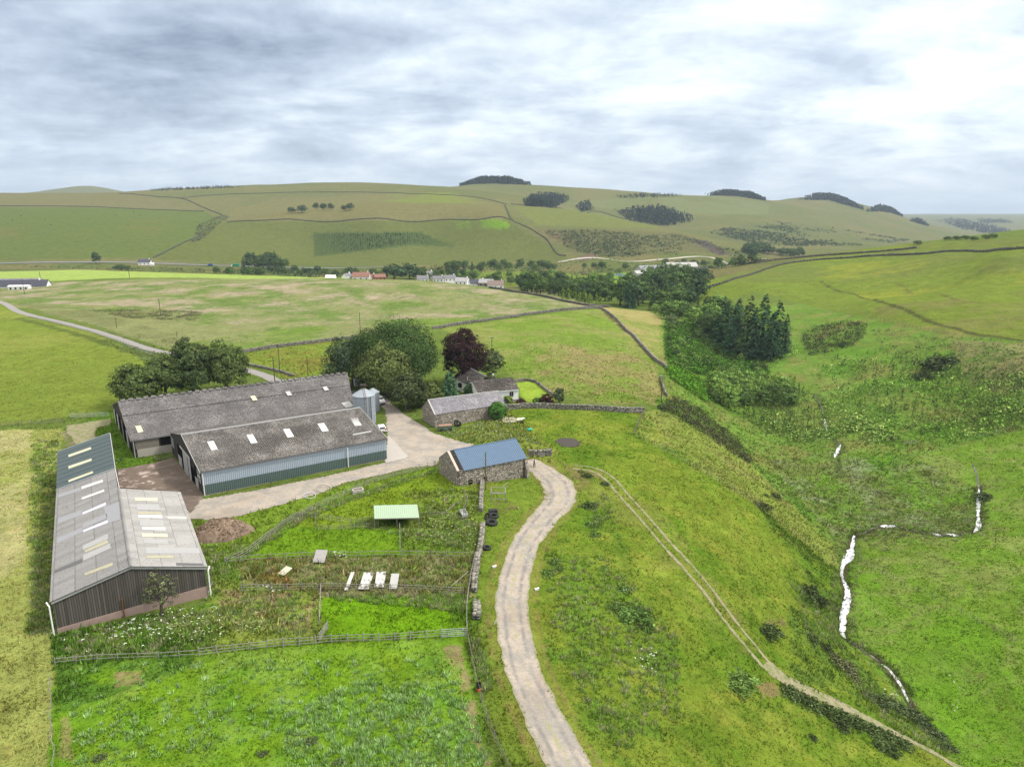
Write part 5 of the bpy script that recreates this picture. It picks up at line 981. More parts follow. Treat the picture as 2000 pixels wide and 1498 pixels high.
fence('post_and_rail_fence','short upright fence dividing the two grass pens below the shelter',[(781,1035),(782,1058),(782,1084)],1.5,1.1,2,m_oldrail,seed=13)
fence('post_and_rail_fence','broken rails between the shelter and the water trough',[(818,1012),(850,1008),(880,1010),(905,1022),(930,1030)],2.,1.,2,m_wood,.05,lean=.25,seed=14)
fence('post_and_rail_fence','three thin rails beside the corner of the blue-roofed barn',[(905,962),(912,985),(906,1010)],2.,1.6,1,m_wood,.05,lean=.2,seed=15)
fence('post_and_wire_fence','wire fence with tilted posts along the right side of the bottom field',[(914,1247),(922,1290),(933,1340),(945,1390),(962,1440),(992,1500),(1030,1570)],2.6,1.1,3,m_wood,.055,.012,.12,seed=16)
fence('post_and_wire_fence','tall wire fence from the wall end down to the plateau corner',[(1256,806),(1248,826),(1238,850)],1.8,1.25,3,m_wood,.06,.012,seed=17)
fence('post_and_wire_fence','wire fence along the brow above the gorse bank',[(1238,850),(1270,866),(1310,887),(1350,910),(1400,940),(1445,967),(1480,990),(1530,1027),(1580,1062),(1625,1095)],3.,1.2,3,m_wood,.06,.012,.06,seed=18)
fence('post_and_wire_fence','wire fence crossing the meadow right of the stream',[(1676,1094),(1720,1120),(1770,1146),(1820,1168),(1880,1200),(1940,1232),(2010,1268),(2100,1310)],3.,1.2,3,m_wood,.06,.012,.06,seed=19)
fence('post_and_wire_fence','distant wire fence round the planted slope beyond the conifers',[(1500,568),(1550,580),(1600,594),(1650,605),(1700,620),(1760,634),(1830,652),(1920,664),(2040,672)],3.6,1.3,2,m_wood,.07,.015,seed=20,ymin=180,ymax=600)
fence('post_and_wire_fence','wire fence of leaning pale posts at the lower left edge',[(100,1340),(100,1380),(103,1430),(104,1480),(106,1560)],1.9,1.1,2,m_oldrail,.05,.012,.25,seed=21)
fence('post_and_wire_fence','short wire fence at the far right edge beyond the dell',[(1885,862),(1930,850),(1980,838),(2040,826)],3.,1.2,3,m_wood,.06,.012,seed=22)
fence('post_and_rail_fence','grey field fence left of the back gate',[(-60,838),(0,833),(60,829),(122,825)],2.,1.1,3,m_wood,seed=23)
fence('post_and_rail_fence','white-topped fence following the farm lane',[(58,622),(120,636),(180,652),(240,672),(300,696)],3.,1.2,2,m_oldrail,.07,.05,seed=24)
def gate(label,a,b,h=1.15,bars=5,mat=None,px=True):
    A_,B_=trace([a,b]); d=B_-A_; Lg=np.linalg.norm(d[:2]); t=thing('field_gate',label,'gate',A_,math.atan2(d[1],d[0])); dz=B_[2]-A_[2]; mat=mat or m_steel
    mb=MB()
    for x_ in (0,Lg): mb.bar((x_,0,.1+dz*x_/Lg),(x_,0,h+dz*x_/Lg),.04)
    mb.bar((0,0,.15),(Lg,0,h+dz),.025); mb.build('frame',mat,t)
    for k in range(bars): z=.15+k*(h-.17)/(bars-1); mb=MB(); mb.bar((0,0,z),(Lg,0,z+dz),.03); mb.build('bar',mat,t)
    return t
gate('pale steel five-bar gate at the corner by the gravel track',(862,1246),(911,1243))
gate('small timber gate standing open in the lower cross fence',(624,1253),(641,1228),1.1,5,m_oldrail)
gate('long steel gate beside the west end of the longest barn',(137,816),(212,814))
gate('dark timber gate between the blue-roofed barn and the wall stub',(1026,899),(1034,898),1.2,4,m_wood)
gate('small gate far off in the rough dell meadow',(1765,868),(1790,868),1.2,5,m_oldrail)
gate('grey gate at the barn corner on the road verge',(848,915),(856,921),1.6,5,m_darkwood)
# ------------------------------------------------------------------ poles
m_pole=simple('creosoted_pole',(.10,.085,.065),.9,.1,.3,2.); m_mosspole=simple('mossy_pole',(.13,.14,.07),.9,.1,.3,2.)
def pole(label,bx,by,ty,arm=0,r=.14,mat=None,ymin=0,ymax=9000,stay=False):
    b=g1(bx,by,ymin,ymax); d=rays(bx,ty); top=(b[1]/d[1])*d[2]+CAMH; h=top-b[2]; t=thing('utility_pole',label,'utility pole',b); mb=MB(); mb.bar((0,0,-.5),(0,0,h),r,r*.75,8); mb.build('pole',mat or m_pole,t)
    if arm:
        mb=MB(); mb.box((0,-.12,h-.35),(arm,.12,.12)); c_=mb.build('crossarm',m_pole,t)
        for x_ in (-arm*.45,0,arm*.45): mb=MB(); mb.lathe((x_,-.12,h-.29),[(.04,0),(.09,.06),(.05,.14),(.09,.2),(.03,.28)],8); mb.build('insulator',m_palesheet,c_)
    return t
pole('mossy green pole in front of the blue-roofed barn',949,956,883,0,.13,m_mosspole)
pole('pole in front of the farm trees, left of the slate-roofed barn',793,806,735,0,.14)
pole('pole behind the conifers of the farmhouse with a small transformer',961,712,658,1.6,.13)
pole('pole with a crossarm at the end of the long stone wall',1291,786,734,2.2,.15)
pole('tall bare pole just behind the longest barn roof',537,748,697,0,.14)
pole('taller pole in the strip of rough grass beyond the longest barn',547,728,672,0,.13)
pole('short pole between the rough grass strip and the farm trees',602,738,697,0,.12)
pole('pole standing in the pale field left of the big sycamore',704,652,610,0,.14,ymin=180)
pole('pole in the dark rushes of the rough field',314,617,583,0,.16,ymin=200)
pole('pole at the edge of the bright green strip',253,543,523,0,.2,ymin=400)
pole('pole by the white steading at the left edge',48,575,545,0,.18,ymin=250)
pole('pole behind the white steading on the bright strip',80,551,532,0,.2,ymin=300)
pole('thin pole above the lane in the rough field',228,640,620,0,.13,ymin=200)
pole('short pole in the middle of the rough field slope',346,659,648,0,.13,ymin=150)
# ------------------------------------------------------------------ yard and paddock things
def heap():
    c=g1(433,1052); n=26; m=60; V=[];F=[]
    for i in range(n):
        r_=i/(n-1); 
        for k in range(m):
            a=2*math.pi*k/m; R_=4.3*r_*(1+.10*math.sin(3*a+1)+.06*math.sin(5*a)); x,y=R_*math.cos(a),R_*math.sin(a)*.85; z=1.9*(1-r_**2.2)
            z+=(float(fbm(np.array(x+c[0]),np.array(y+c[1]),1.1,4,2))*.55+float(fbm(np.array(x*3),np.array(y*3),.9,2,1))*.18)*(1-r_**4)-(.35 if r_==1 else 0); V.append((x,y,z))
    for i in range(n-1):
        for k in range(m): F.append((i*m+k,i*m+(k+1)%m,(i+1)*m+(k+1)%m,(i+1)*m+k))
    c=g1(433,1040); o=npobj('manure_heap',V,F,simple('straw_manure',(.20,.145,.105),.95,.1,.6,2.6,bump=.25,c2=(.33,.25,.18),thr=(.5,.65)),None,False); o.location=[float(v) for v in c]; tag(o,'big brown heap of straw manure on the edge of the farm road','heap')
    gi=((GX-c[0])**2+(GY-c[1])**2<4.4**2); BARE[gi]=True
    V=rng.normal(0,1,(900,3)); rr=np.sqrt(rng.random(900))*4.1; aa=rng.uniform(0,6.28,900); x=rr*np.cos(aa); y=rr*np.sin(aa)*.85; z=1.9*(1-(rr/4.3)**2.2)+.12+fbm(x+c[0],y+c[1],1.1,4,2)*.5
    V,F,cc=leafquads(np.stack([x,y,z],1),np.tile([0,0,1.],(900,1)),.5,np.tile((.22,.16,.11),(900,1)),.3,.8); npobj('straw',V,F,m_leaf,cc,False,o)
heap()
# shelter
za=lambda x,y:(420+x/3.448,900+y/3.448)
zg=float(g1(775,1020)[2]); Q=[atz(729.7,987,zg+2.1),atz(814.4,987,zg+2.1),atz(818.8,1011,zg+1.6),atz(730.9,1013,zg+1.6)]
o_,a_,lp=frame(Q[3],Q[2]); o_[2]=0; t=thing('field_shelter','small open pen shelter with a pale green corrugated roof','shelter',o_,a_); q=[lp(p) for p in Q]
V,F=ribbed(q[3],q[2],q[0],.3,.05,(0,0,1),'wave'); npobj('roof',V,F,simple('pale_green_sheet',(.32,.42,.29),.6,.3,.08,1.),None,False,t)
for p in q+[(q[3]+q[2])/2,(q[0]+q[1])/2]: mb=MB(); mb.bar((p[0],p[1],zg-.4),p-V3(0,0,.05),.07); mb.build('post',m_wood,t)
mb=MB(); mb.bar(q[3]-V3(0,0,.08),q[2]-V3(0,0,.08),.06); mb.build('beam',m_wood,t); mb=MB(); mb.bar(q[0]-V3(0,0,.08),q[1]-V3(0,0,.08),.06); mb.build('beam',m_wood,t)
mb=MB(); mb.poly([(q[0][0],q[0][1],zg-.3),(q[1][0],q[1][1],zg-.3),q[1]-V3(0,0,.1),q[0]-V3(0,0,.1)]); mb.build('back_boards',m_darkwood,t)
# stone trough on the verge
c=g1(699,962); t=thing('stone_trough','square pale stone trough full of weeds below the rail fence','trough',c,math.radians(25)); mb=MB()
for x_,y_,dx,dy in ((0,-.55,1.9,.22),(0,.55,1.9,.22),(-.85,0,.22,.9),(.85,0,.22,.9)): mb.box((x_,y_,.3),(dx,dy,.75))
mb.build('rim',m_conc,t); mb=MB(); mb.box((0,0,.2),(1.5,.9,.5)); mb.build('weedy_soil',m_mud,t)
c=g1(906,1008); t=thing('water_trough','pale rectangular metal trough tipped among the weeds by the crumbling wall','trough',c,math.radians(105)); mb=MB()
mb.box((0,0,.35),(2.2,.9,.06))
for x_,y_,dx,dy in ((0,-.45,2.2,.05),(0,.45,2.2,.05),(-1.1,0,.05,.9),(1.1,0,.05,.9)): mb.box((x_,y_,.55),(dx,dy,.45))
mb.build('tank',m_steel,t)
# timber hurdle frame
c=g1(973,975); t=thing('wooden_rack','grey timber cattle rack frame standing in the grass beside the mossy pole','rack',c,math.radians(2)); 
for x_ in (-1.2,1.2):
    for y_ in (-1.1,1.3): mb=MB(); mb.bar((x_,y_,0),(x_,y_,1.7),.09); mb.build('leg',m_oldrail,t)
for y_,z_ in ((-1.1,.5),(-1.1,1.55),(1.3,1.6),(.1,1.1),(1.3,.8)): mb=MB(); mb.bar((-1.3,y_,z_),(1.3,y_,z_),.07); mb.build('cross_rail',m_oldrail,t)
for x_ in (-1.2,1.2): mb=MB(); mb.bar((x_,-1.2,1.5),(x_,1.4,1.65),.07); mb.build('side_rail',m_oldrail,t)
def plank(label,a,b,r=.06,mat=None): A_,B_=trace([a,b]); mb=MB(); mb.bar(A_+V3(0,0,.15)-A_,B_-A_+V3(0,0,.35),r); o=mb.build('timber_plank',mat or m_oldrail); o.location=[float(v) for v in A_]; tag(o,label,'plank')
plank('long pale plank leaning in the grass under the blue-roofed barn',(966,942),(993,938)); plank('short pale plank beside the timber rack',(982,952),(993,945)); plank('thin white plank lying in grass beside the gravel bend',(1011,990),(1014,998))
plank('fallen rail among the thistles left of the crumbling wall',(866,1005),(888,989)); plank('white stick lying at the track verge by the fold gate',(965,1222),(969,1217)); plank('grey pole slanting in the weeds below the timber-clad barn corner',(402,1172),(416,1140))
plank('fallen rail right of the broken white sheets',(880,1148),(915,1120))
for px_,py_,R_,l_ in ((605,970,1.0,'pale grey pipe hoop lying on the road verge'),(632,957,1.3,'larger dull pipe hoop beyond the pale one on the verge')):
    c=g1(px_,py_); mb=MB(); mb.torus((0,0,.25),R_,.06,22,6,(.2,-.1,1)); o=mb.build('pipe_hoop',m_steel if R_<1.2 else m_oldrail,None,True); o.location=[float(v) for v in c]; tag(o,l_,'pipe')
for px_,py_,l_ in ((1220,1154,'scrap of pale blue plastic above the nettle bed'),(1048,1152,'small white stone at the edge of the gravel track'),(965,1108,'white scrap in the grass beside the lone tyre')):
    c=g1(px_,py_); mb=MB(); mb.box((0,0,.12),(.5,.35,.22),.4); mb.box((.2,.12,.2),(.3,.25,.15),.9); o=mb.build('litter',simple('litter_'+str(px_),(.45,.6,.7) if px_==1220 else (.6,.58,.55),.7,.3,.2,4.)); o.location=[float(v) for v in c]; tag(o,l_,'litter')
# tyres
def tyre(label,px,py,R=.62,r=.24,up=(.1,-.1,1),z=.25): c=g1(px,py); mb=MB(); mb.torus((0,0,z),R,r,24,10,up); o=mb.build('tyre',m_black,None,True); o.location=[float(v) for v in c]; tag(o,label,'tyre','old tyres by the crumbling wall'); return o
tyre('large black tyre lying flat in the grass, nearest of the tyre pile',960,1023,.72,.3); tyre('tyre leaning against the crumbling wall behind the large flat tyre',953,1014,.5,.2,(-.5,-.6,.6),.5); tyre('black tyre at the back of the pile, on its side',964,1010,.62,.26); tyre('single tyre lying alone farther down the crumbling wall',951,1072,.45,.18)
c=g1(963,1003); mb=MB(); mb.box((0,0,.35),(1.3,.9,.7),.3); o=mb.build('black_tub',m_black); o.location=[float(v) for v in c]; tag(o,'black plastic tub behind the pile of tyres','tub')
# barrel, feeder bucket, slabs, sheets
c=g1(1034,842); t=thing('plastic_barrel','bright green barrel lying on its side in the grass','barrel',c,.2); mb=MB(); mb.lathe((0,0,0),[(.01,-.5),(.27,-.5),(.31,-.42),(.31,-.2),(.33,-.17),(.31,-.14),(.31,.14),(.33,.17),(.31,.2),(.31,.42),(.27,.5),(.01,.5)],18); b=mb.build('drum',simple('turquoise_plastic',(.0,.36,.25),.4,.5,.05,1.),t,True); b.rotation_euler=(0,math.pi/2,0); b.location=(0,0,.35); b.scale=(1.1,1.1,1.2)
c=g1(935,1348); t=thing('feed_bucket','black and orange bucket hung at the wire fence','bucket',c); mb=MB(); mb.lathe((0,0,.3),[(.22,0),(.3,.55),(.27,.55),(.2,.05)],14); mb.build('pail',m_black,t); mb=MB(); mb.lathe((0,-.05,.0),[(.2,0),(.24,.3),(.2,.3)],12); mb.build('orange_base',simple('orange_plastic',(.7,.12,.04),.5,.3,.05,1.),t)
c=g1(998,822); t=thing('concrete_slabs','pile of broken pale concrete slabs in the grass by the bush','rubble',c,.1)
for x_,y_,w_,d_,a in ((-1.2,-.2,1.6,2.6,.05),(.3,-.3,1.2,2.8,.1),(1.7,.4,1.5,2.0,.3),(-.6,1.7,3.,1.1,-.05),(2.7,.9,1.3,.9,.5)): mb=MB(); mb.box((x_,y_,.2+.05*a),(w_,d_,.12),a); s=mb.build('slab',simple('pale_slab',(.62,.56,.49),.9,.1,.15,2.),t)
m_whitesheet=simple('peeling_white_sheet',(.52,.51,.49),.8,.2,.35,3.,c2=(.16,.15,.13),thr=(.5,.58))
def sheet(label,px,py,w,l,a,col=None,tilt=.5,z=.25):
    c=g1(px,py); t=thing('corrugated_sheets',label,'sheet',c,a); n=2
    V,F=ribbed((-w/2,-l/2,z),(w/2,-l/2,z),(-w/2,l/2,z+tilt),.16,.05,(0,0,1)); npobj('sheet',V,F,col or m_whitesheet,None,False,t); return t
sheet('narrow white corrugated sheet standing up, leftmost behind the sagging fence',683,1146,.5,2.6,-.15,None,1.2); s1=sheet('pink-tinged white corrugated sheets beside the narrow sheet',716,1143,1.35,2.3,-.1,None,1.); sheet('cracked white sheets with dark gaps, middle of the row',743,1141,1.25,2.5,.05,None,.9); sheet('greyish corrugated sheets, rightmost behind the sagging fence',770,1144,1.05,2.3,.0,m_palesheet,.9)
V,F=ribbed((-.9,.1,.1),(.5,.1,.1),(-.7,-1.5,.3),.16,.05,(0,0,1)); npobj('slipped_sheet',V,F,m_whitesheet,None,False,s1)
sheet('grey board leaning on the paddock rail fence',626,1096,1.7,1.6,-.1,simple('grey_boards',(.36,.34,.33),.9,.1,.25,3.),1.1); sheet('curled cream sheet lying in the red-brown weeds',557,1120,1.2,1.6,-.5,simple('cream_sheet',(.5,.47,.38),.9,.1,.25,3.),.35)
# rusty trailer and tank against the slate-roofed barn
c=g1(870,841); t=thing('old_trailer','old green sided trailer with a rusty top parked against the slate-roofed barn','trailer',c,math.radians(14)); mb=MB(); mb.box((0,.2,.75),(3.1,1.4,.9)); mb.build('body',simple('faded_green_paint',(.10,.14,.09),.8,.2,.3,3.,c2=(.2,.12,.08),thr=(.6,.7)),t); mb=MB(); mb.box((0,.2,1.23),(2.9,1.2,.06)); mb.build('rusty_load',simple('red_rust',(.33,.19,.14),.9,.1,.3,3.),t)
for x_ in (-.9,.9): mb=MB(); mb.torus((x_,-.6,.35),.27,.1,14,6,(0,1,0)); mb.build('wheel',m_black,t)
c=g1(893,833); mb=MB(); mb.torus((0,0,.75),.62,.17,22,8,(.15,1,.1)); mb.torus((.35,.3,.6),.5,.14,22,8,(.5,1,.3)); o=mb.build('tractor_tyre',m_black,None,True); o.location=[float(v) for v in c]; tag(o,'large tractor tyres stood against the slate-roofed barn wall','tyre')
# ------------------------------------------------------------------ vehicles
m_carwhite=simple('white_car_paint',(.75,.76,.77),.3,.6,.03,1.); m_glass=simple('car_glass',(.02,.025,.03),.12,.8,.1,1.); m_redlight=simple('red_lamp',(.5,.03,.02),.4,.5,.05,1.); m_lamp=simple('clear_lamp',(.6,.62,.65),.3,.6,.05,1.)
def car(label,c,rz,Lc=4.2,W=1.78,Hc=1.48,suv=0.,paint=None):
    """front towards +x"""
    t=thing('parked_car',label,'car',c,rz); paint=paint or m_carwhite
    prof=[(-Lc/2,.45),(-Lc/2+.03,.85+suv*.1),(-Lc/2+.35,Hc-.42),(-Lc/2+.55,Hc-.06),(-.9,Hc),(.1,Hc-.02),(.55,Hc-.15),(1.15,.98+suv*.12),(Lc/2-.25,.86+suv*.15),(Lc/2,.62),(Lc/2,.32),(-Lc/2,.30)]
    rowsy=[(-W/2,1.,0.),(-W/2+.07,1.,0.)]; V=[];F=[]; n=len(prof); ys=[-1,-.93,-.6,.6,.93,1]
    for y in ys:
        for x,z in prof:
            inset=max(0,(z-.9))*.32 if abs(y)>.5 else 0; zz_=z-(.05 if abs(y)>.95 and z>.9 else 0); V.append((x*(1-.03*(abs(y)>.95)),math.copysign(abs(y)*W/2-inset,y),zz_))
    for k in range(len(ys)-1):
        for i in range(n): F.append((k*n+i,k*n+(i+1)%n,(k+1)*n+(i+1)%n,(k+1)*n+i))
    me=bpy.data.meshes.new('body'); me.from_pydata(V,[],F+[tuple(range(n)),tuple(range(len(V)-1,len(V)-1-n,-1))]); me.update(); me.materials.append(paint); link(bpy.data.objects.new('body',me),t)
    iw=W/2-.17
    mb=MB(); mb.prism([(-Lc/2+.10,-iw+.12,.98),(-Lc/2+.10,iw-.12,.98),(-Lc/2+.42,iw-.2,Hc-.16),(-Lc/2+.42,-iw+.2,Hc-.16)],(-1,0,.4),.05); mb.build('rear_window',m_glass,t)
    mb=MB(); mb.prism([(1.1,-iw+.0,1.02),(1.1,iw-.0,1.02),(.60,iw-.12,Hc-.16),(.60,-iw+.12,Hc-.16)],(1,0,.8),.05); mb.build('windscreen',m_glass,t)
    for s in (-1,1): mb=MB(); mb.prism([(-Lc/2+.6,s*(W/2-.04),.96),(.95,s*(W/2-.04),.98),(.5,s*(W/2-.16),Hc-.14),(-Lc/2+.75,s*(W/2-.16),Hc-.12)],(0,s,.25),.04); mb.build('side_window',m_glass,t)
    for sx in (-Lc*.31,Lc*.31):
        for s in (-1,1):
            mb=MB(); mb.torus((sx,s*(W/2-.1),.32),.23,.1,16,6,(0,1,0)); w_=mb.build('wheel',m_black,t); mb=MB(); mb.bar((sx,s*(W/2-.12),.32),(sx,s*(W/2-.03),.32),.17,n=12); mb.build('rim',m_steel,w_)
    for s in (-1,1): mb=MB(); mb.box((-Lc/2+.06,s*(W/2-.2),.88+suv*.08),(.14,.3,.3)); mb.build('tail_light',m_redlight,t)
    for s in (-1,1): mb=MB(); mb.box((Lc/2-.07,s*(W/2-.32),.72+suv*.08),(.16,.42,.15)); mb.build('headlight',m_lamp,t)
    mb=MB(); mb.box((-Lc/2-.01,0,.62),(.03,.52,.12)); mb.build('number_plate',m_cream,t); mb=MB(); mb.box((Lc/2+.01,0,.5),(.04,1.1,.22)); mb.build('grille',m_black,t)
    mb=MB(); mb.box((-Lc/2+.0,0,.36),(.1,W*.9,.16)); mb.box((Lc/2-.02,0,.3),(.1,W*.9,.12)); mb.build('bumper',m_darksheet,t)
    return t
c=g1(744,842); car('white hatchback parked nose-in at the corner of the cattle shed',c+V3(0,0,.1),math.radians(112))
c=g1(742,788); car('white four by four facing out from under the trees behind the grain silo',c+V3(0,0,.1),math.radians(-62),4.5,1.9,1.75,1.)
c=g1(702,752); mb=MB(); mb.box((0,0,1.1),(3.,2.,2.2)); t=thing('white_shed','small white shed almost hidden under the farm trees behind the longest barn','shed',c,.5); mb.build('wall',m_whitewall,t); mb=MB(); mb.box((0,0,2.25),(3.3,2.3,.1)); mb.build('roof',m_darksheet,t)
def far_vehicle(nm,label,px,py,Lv,hh,mat,ymin=640):
    c=g1(px,py,ymin); t=thing(nm,label,nm.replace('_',' '),c+V3(0,0,.5)); mb=MB(); mb.box((.8 if Lv>6 else 0,0,hh*.55),(Lv*.78 if Lv>6 else Lv,2.4,hh*.85)); mb.build('body',mat,t); mb=MB(); mb.box((-Lv*.42 if Lv>6 else 0,0,hh*.4 if Lv>6 else hh*.95),(Lv*.18 if Lv>6 else Lv*.5,2.2,hh*.6 if Lv>6 else hh*.4)); mb.build('cab',m_glass if Lv<6 else m_white,t)
    for x_ in (-Lv*.35,Lv*.35):
        for y_ in (-1.1,1.1): mb=MB(); mb.torus((x_,y_,.4),.35,.15,12,6,(0,1,0)); mb.build('wheel',m_black,t)
far_vehicle('lorry','green lorry on the distant main road',460,522,9.,3.2,simple('green_lorry',(.02,.25,.12),.5,.3,.05,1.)); far_vehicle('van','blue van on the distant main road',411,520,5.,2.,simple('blue_van',(.05,.12,.35),.5,.3,.05,1.))
# ------------------------------------------------------------------ the person on the track
def person():
    c=g1(1043.5,913); t=thing('person','person in dark waistcoat and trousers over white shirt, standing on the gravel track','person',c,math.radians(0))
    m_skin=simple('skin',(.50,.31,.23),.6,.3,.05,3.); m_navy=simple('dark_cloth',(.014,.016,.028),.9,.1,.15,5.); m_shirt=simple('white_shirt',(.72,.73,.75),.85,.1,.06,5.); m_hair=simple('dark_hair',(.04,.03,.022),.8,.2,.1,8.)
    def skin(name,J,E,mat,parent,sub=1):
        me=bpy.data.meshes.new(name); me.from_pydata([j[:3] for j in J],E,[]); o=link(bpy.data.objects.new(name,me),parent)
        sm=o.modifiers.new('s','SKIN'); sv=me.skin_vertices[0].data
        for i,j in enumerate(J): r=j[3]; sv[i].radius=(r,r) if not isinstance(r,tuple) else r; 
        sv[0].use_root=True
        o.modifiers.new('d','SUBSURF').levels=sub; o.modifiers['d'].render_levels=2; me.materials.append(mat); return o
    # facing the camera (-y); pelvis 0
    J=[(0,0,.95,(.15,.11)),(0,.0,1.12,(.135,.10)),(0,.01,1.32,(.17,.115)),(0,.01,1.45,(.10,.08)),(0,0,1.53,(.055,.055)),(0,-.01,1.60,(.075,.085)),(0,-.01,1.69,(.078,.095)),(0,0,1.76,(.055,.07)),
       (.19,.01,1.42,.055),(.27,-.02,1.17,.042),(.10,-.24,1.10,.032),(-.19,.01,1.42,.055),(-.27,-.02,1.17,.042),(-.10,-.24,1.10,.032),
       (.10,0,.88,.09),(.13,-.02,.50,.06),(.15,.02,.09,.042),(.16,-.14,.05,.04),(-.10,0,.88,.09),(-.12,-.02,.50,.06),(-.13,.02,.09,.042),(-.14,-.14,.05,.04)]
    E=[(0,1),(1,2),(2,3),(3,4),(4,5),(5,6),(6,7),(3,8),(8,9),(9,10),(3,11),(11,12),(12,13),(0,14),(14,15),(15,16),(16,17),(0,18),(18,19),(19,20),(20,21)]
    b=skin('body',J,E,m_skin,t)
    skin('trousers',[(0,0,.97,(.165,.125)),(.10,0,.87,.105),(.13,-.02,.50,.078),(.15,.02,.12,.06),(-.10,0,.87,.105),(-.12,-.02,.50,.078),(-.13,.02,.12,.06)],[(0,1),(1,2),(2,3),(0,4),(4,5),(5,6)],m_navy,t)
    skin('waistcoat',[(0,0,.98,(.165,.125)),(0,0,1.13,(.155,.12)),(0,.01,1.33,(.185,.135)),(0,.01,1.44,(.13,.10))],[(0,1),(1,2),(2,3)],m_navy,t)
    for s in (-1,1): skin('shirt_sleeve',[(s*.13,.01,1.44,.08),(s*.22,.0,1.41,.082),(s*.30,-.03,1.17,.07),(s*.13,-.22,1.10,.052)],[(0,1),(1,2),(2,3)],m_shirt,t)
    mb=MB(); mb.lathe((0,.01,1.66),[(.088,0),(.10,.05),(.09,.11),(.05,.15),(.01,.16)],14); mb.build('hair',m_hair,t,True)
    mb=MB(); mb.bar((0,-.10,1.655),(0,-.125,1.64),.014); mb.build('nose',m_skin,t)
    for s in (-1,1): mb=MB(); mb.box((s*.032,-.098,1.675),(.022,.01,.01)); mb.build('eye',m_hair,t); mb=MB(); mb.box((s*.088,0,1.655),(.02,.04,.055)); mb.build('ear',m_skin,t)
    mb=MB(); mb.box((0,-.100,1.61),(.045,.01,.01)); mb.build('mouth',simple('lips',(.35,.12,.1),.6,.3,.05,3.),t)
    for s in (-1,1):
        for k in range(4): skin('finger',[(s*(.10-.012*k),-.245,1.12-.018*k,.011),(s*(.07-.012*k),-.285,1.115-.018*k,.010),(s*(.035-.006*k),-.29,1.105-.018*k,.009)],[(0,1),(1,2)],m_skin,t,1)
        skin('thumb',[(s*.10,-.235,1.13,.012),(s*.085,-.26,1.16,.011),(s*.06,-.275,1.165,.010)],[(0,1),(1,2)],m_skin,t,1)
        mb=MB(); mb.box((s*.145,-.09,.045),(.10,.29,.09)); mb.build('shoe',m_black,t)
person()
# ------------------------------------------------------------------ trees by the farm
def hpx(px,pyb,pyt,ymin=0,ymax=9000):
    b=g1(px,pyb,ymin,ymax); d=rays(px,pyt); return b,(b[1]/d[1])*d[2]+CAMH-b[2]
def wpx(b,w): return w*(b[1]*CP+(CAMH-b[2])*SP)/FPX
DG=(.040,.062,.020); MG=(.052,.085,.026); SYC=(.060,.082,.026)
def farmtree(name,label,px,pyb,pyt,wpx_,seed,col,kind='b',low=.14,group=None,**k):
    b,h=hpx(px,pyb,pyt); r=wpx(b,wpx_)/2
    if kind=='b': cr=broadleaf(seed,h,r*.95,k.get('nc',300),k.get('per',34),k.get('ls',.55),col,low,k.get('lump',.3),k.get('cr',.185),k.get('open_',.1))
    else: cr=conifer(seed,h,r,k.get('nb',200),14,k.get('ls',.5),col)
    t=tree_src(name,label,'tree',cr,h,r,seed); t.location=[float(b[0]),float(b[1]),float(b[2]-.2)]; t.rotation_euler=(0,0,0)
    if group: t['group']=group
    return t
ft=farmtree
ft('sycamore_tree','small leaning sycamore at the west end of the tree group, over the long barn',268,792,706,88,11,SYC,nc=260,open_=.2,low=.05)
ft('sycamore_tree','sycamore second from the west, behind the long barn roof',325,782,682,78,12,SYC,nc=330,low=.03)
ft('sycamore_tree','tallest dark sycamore in the group behind the long barn',378,775,655,86,13,(.042,.06,.022),nc=340,low=.03)
ft('sycamore_tree','broad sycamore at the east end of the group behind the long barn',443,764,658,90,14,SYC,nc=360,low=.03)
ft('sycamore_tree','biggest green tree in the farm, behind the grain silo',778,760,612,162,15,(.036,.062,.020),low=.02,nc=800,per=34,lump=.2,open_=.03,ls=.5)
ft('sycamore_tree','grey-green tree at the left of the big farm trees',690,752,652,104,16,(.044,.066,.034),low=.02,nc=420,lump=.2,open_=.04)
ft('sycamore_tree','lighter green round tree in front of the biggest farm tree',757,776,664,124,17,(.075,.094,.030),low=.0,nc=520,per=32,lump=.2,open_=.04)
ft('sycamore_tree','low dark drooping tree at the lane edge by the pole',797,799,722,78,18,(.045,.058,.024),low=.02,nc=220)
ft('hawthorn_tree','small olive tree beside the slate-roofed barn gable',838,792,745,50,19,(.062,.078,.025),low=.02,nc=130)
ft('copper_beech_tree','large dark purple copper beech behind the farmhouse',906,752,638,84,20,(.027,.015,.015),low=.04,nc=420,per=32,lump=.18)
ft('sycamore_tree','small dark green tree at the foot of the copper beech',917,745,688,32,21,DG,low=.05,nc=100)
ft('birch_tree','thin pale grey-green birch right of the copper beech',962,738,680,48,22,(.085,.105,.045),low=.05,nc=150,open_=.25,lump=.2)
ft('spruce_tree','bluish green bushy spruce in front of the white rear wall',878,778,722,50,23,(.035,.07,.035),kind='c',nb=170,ls=.6)
ft('holly_bush','small dark bush against the farmhouse gable',922,776,747,34,24,(.035,.065,.030),low=.0,nc=80)
ft('willow_bush','round bright green bush at the east end of the slate-roofed barn',971,819,784,36,25,(.045,.105,.020),low=.0,nc=130,lump=.12,ls=.4)
ft('garden_shrub','light green shrub against the white farmhouse wall',992,787,772,19,26,(.11,.15,.03),low=.0,nc=50,ls=.3,lump=.15)
ft('garden_shrub','dark purple shrub at the edge of the lawn',1068,789,768,28,27,(.035,.016,.02),low=.0,nc=70,ls=.35)
ft('garden_shrub','tall grey-green shrub at the corner of the lawn',1092,786,755,20,28,(.055,.075,.04),low=.0,nc=70,ls=.35)
ft('garden_shrub','low green shrub left of the purple shrub',1048,788,775,18,29,(.05,.09,.02),low=.0,nc=50,ls=.3)
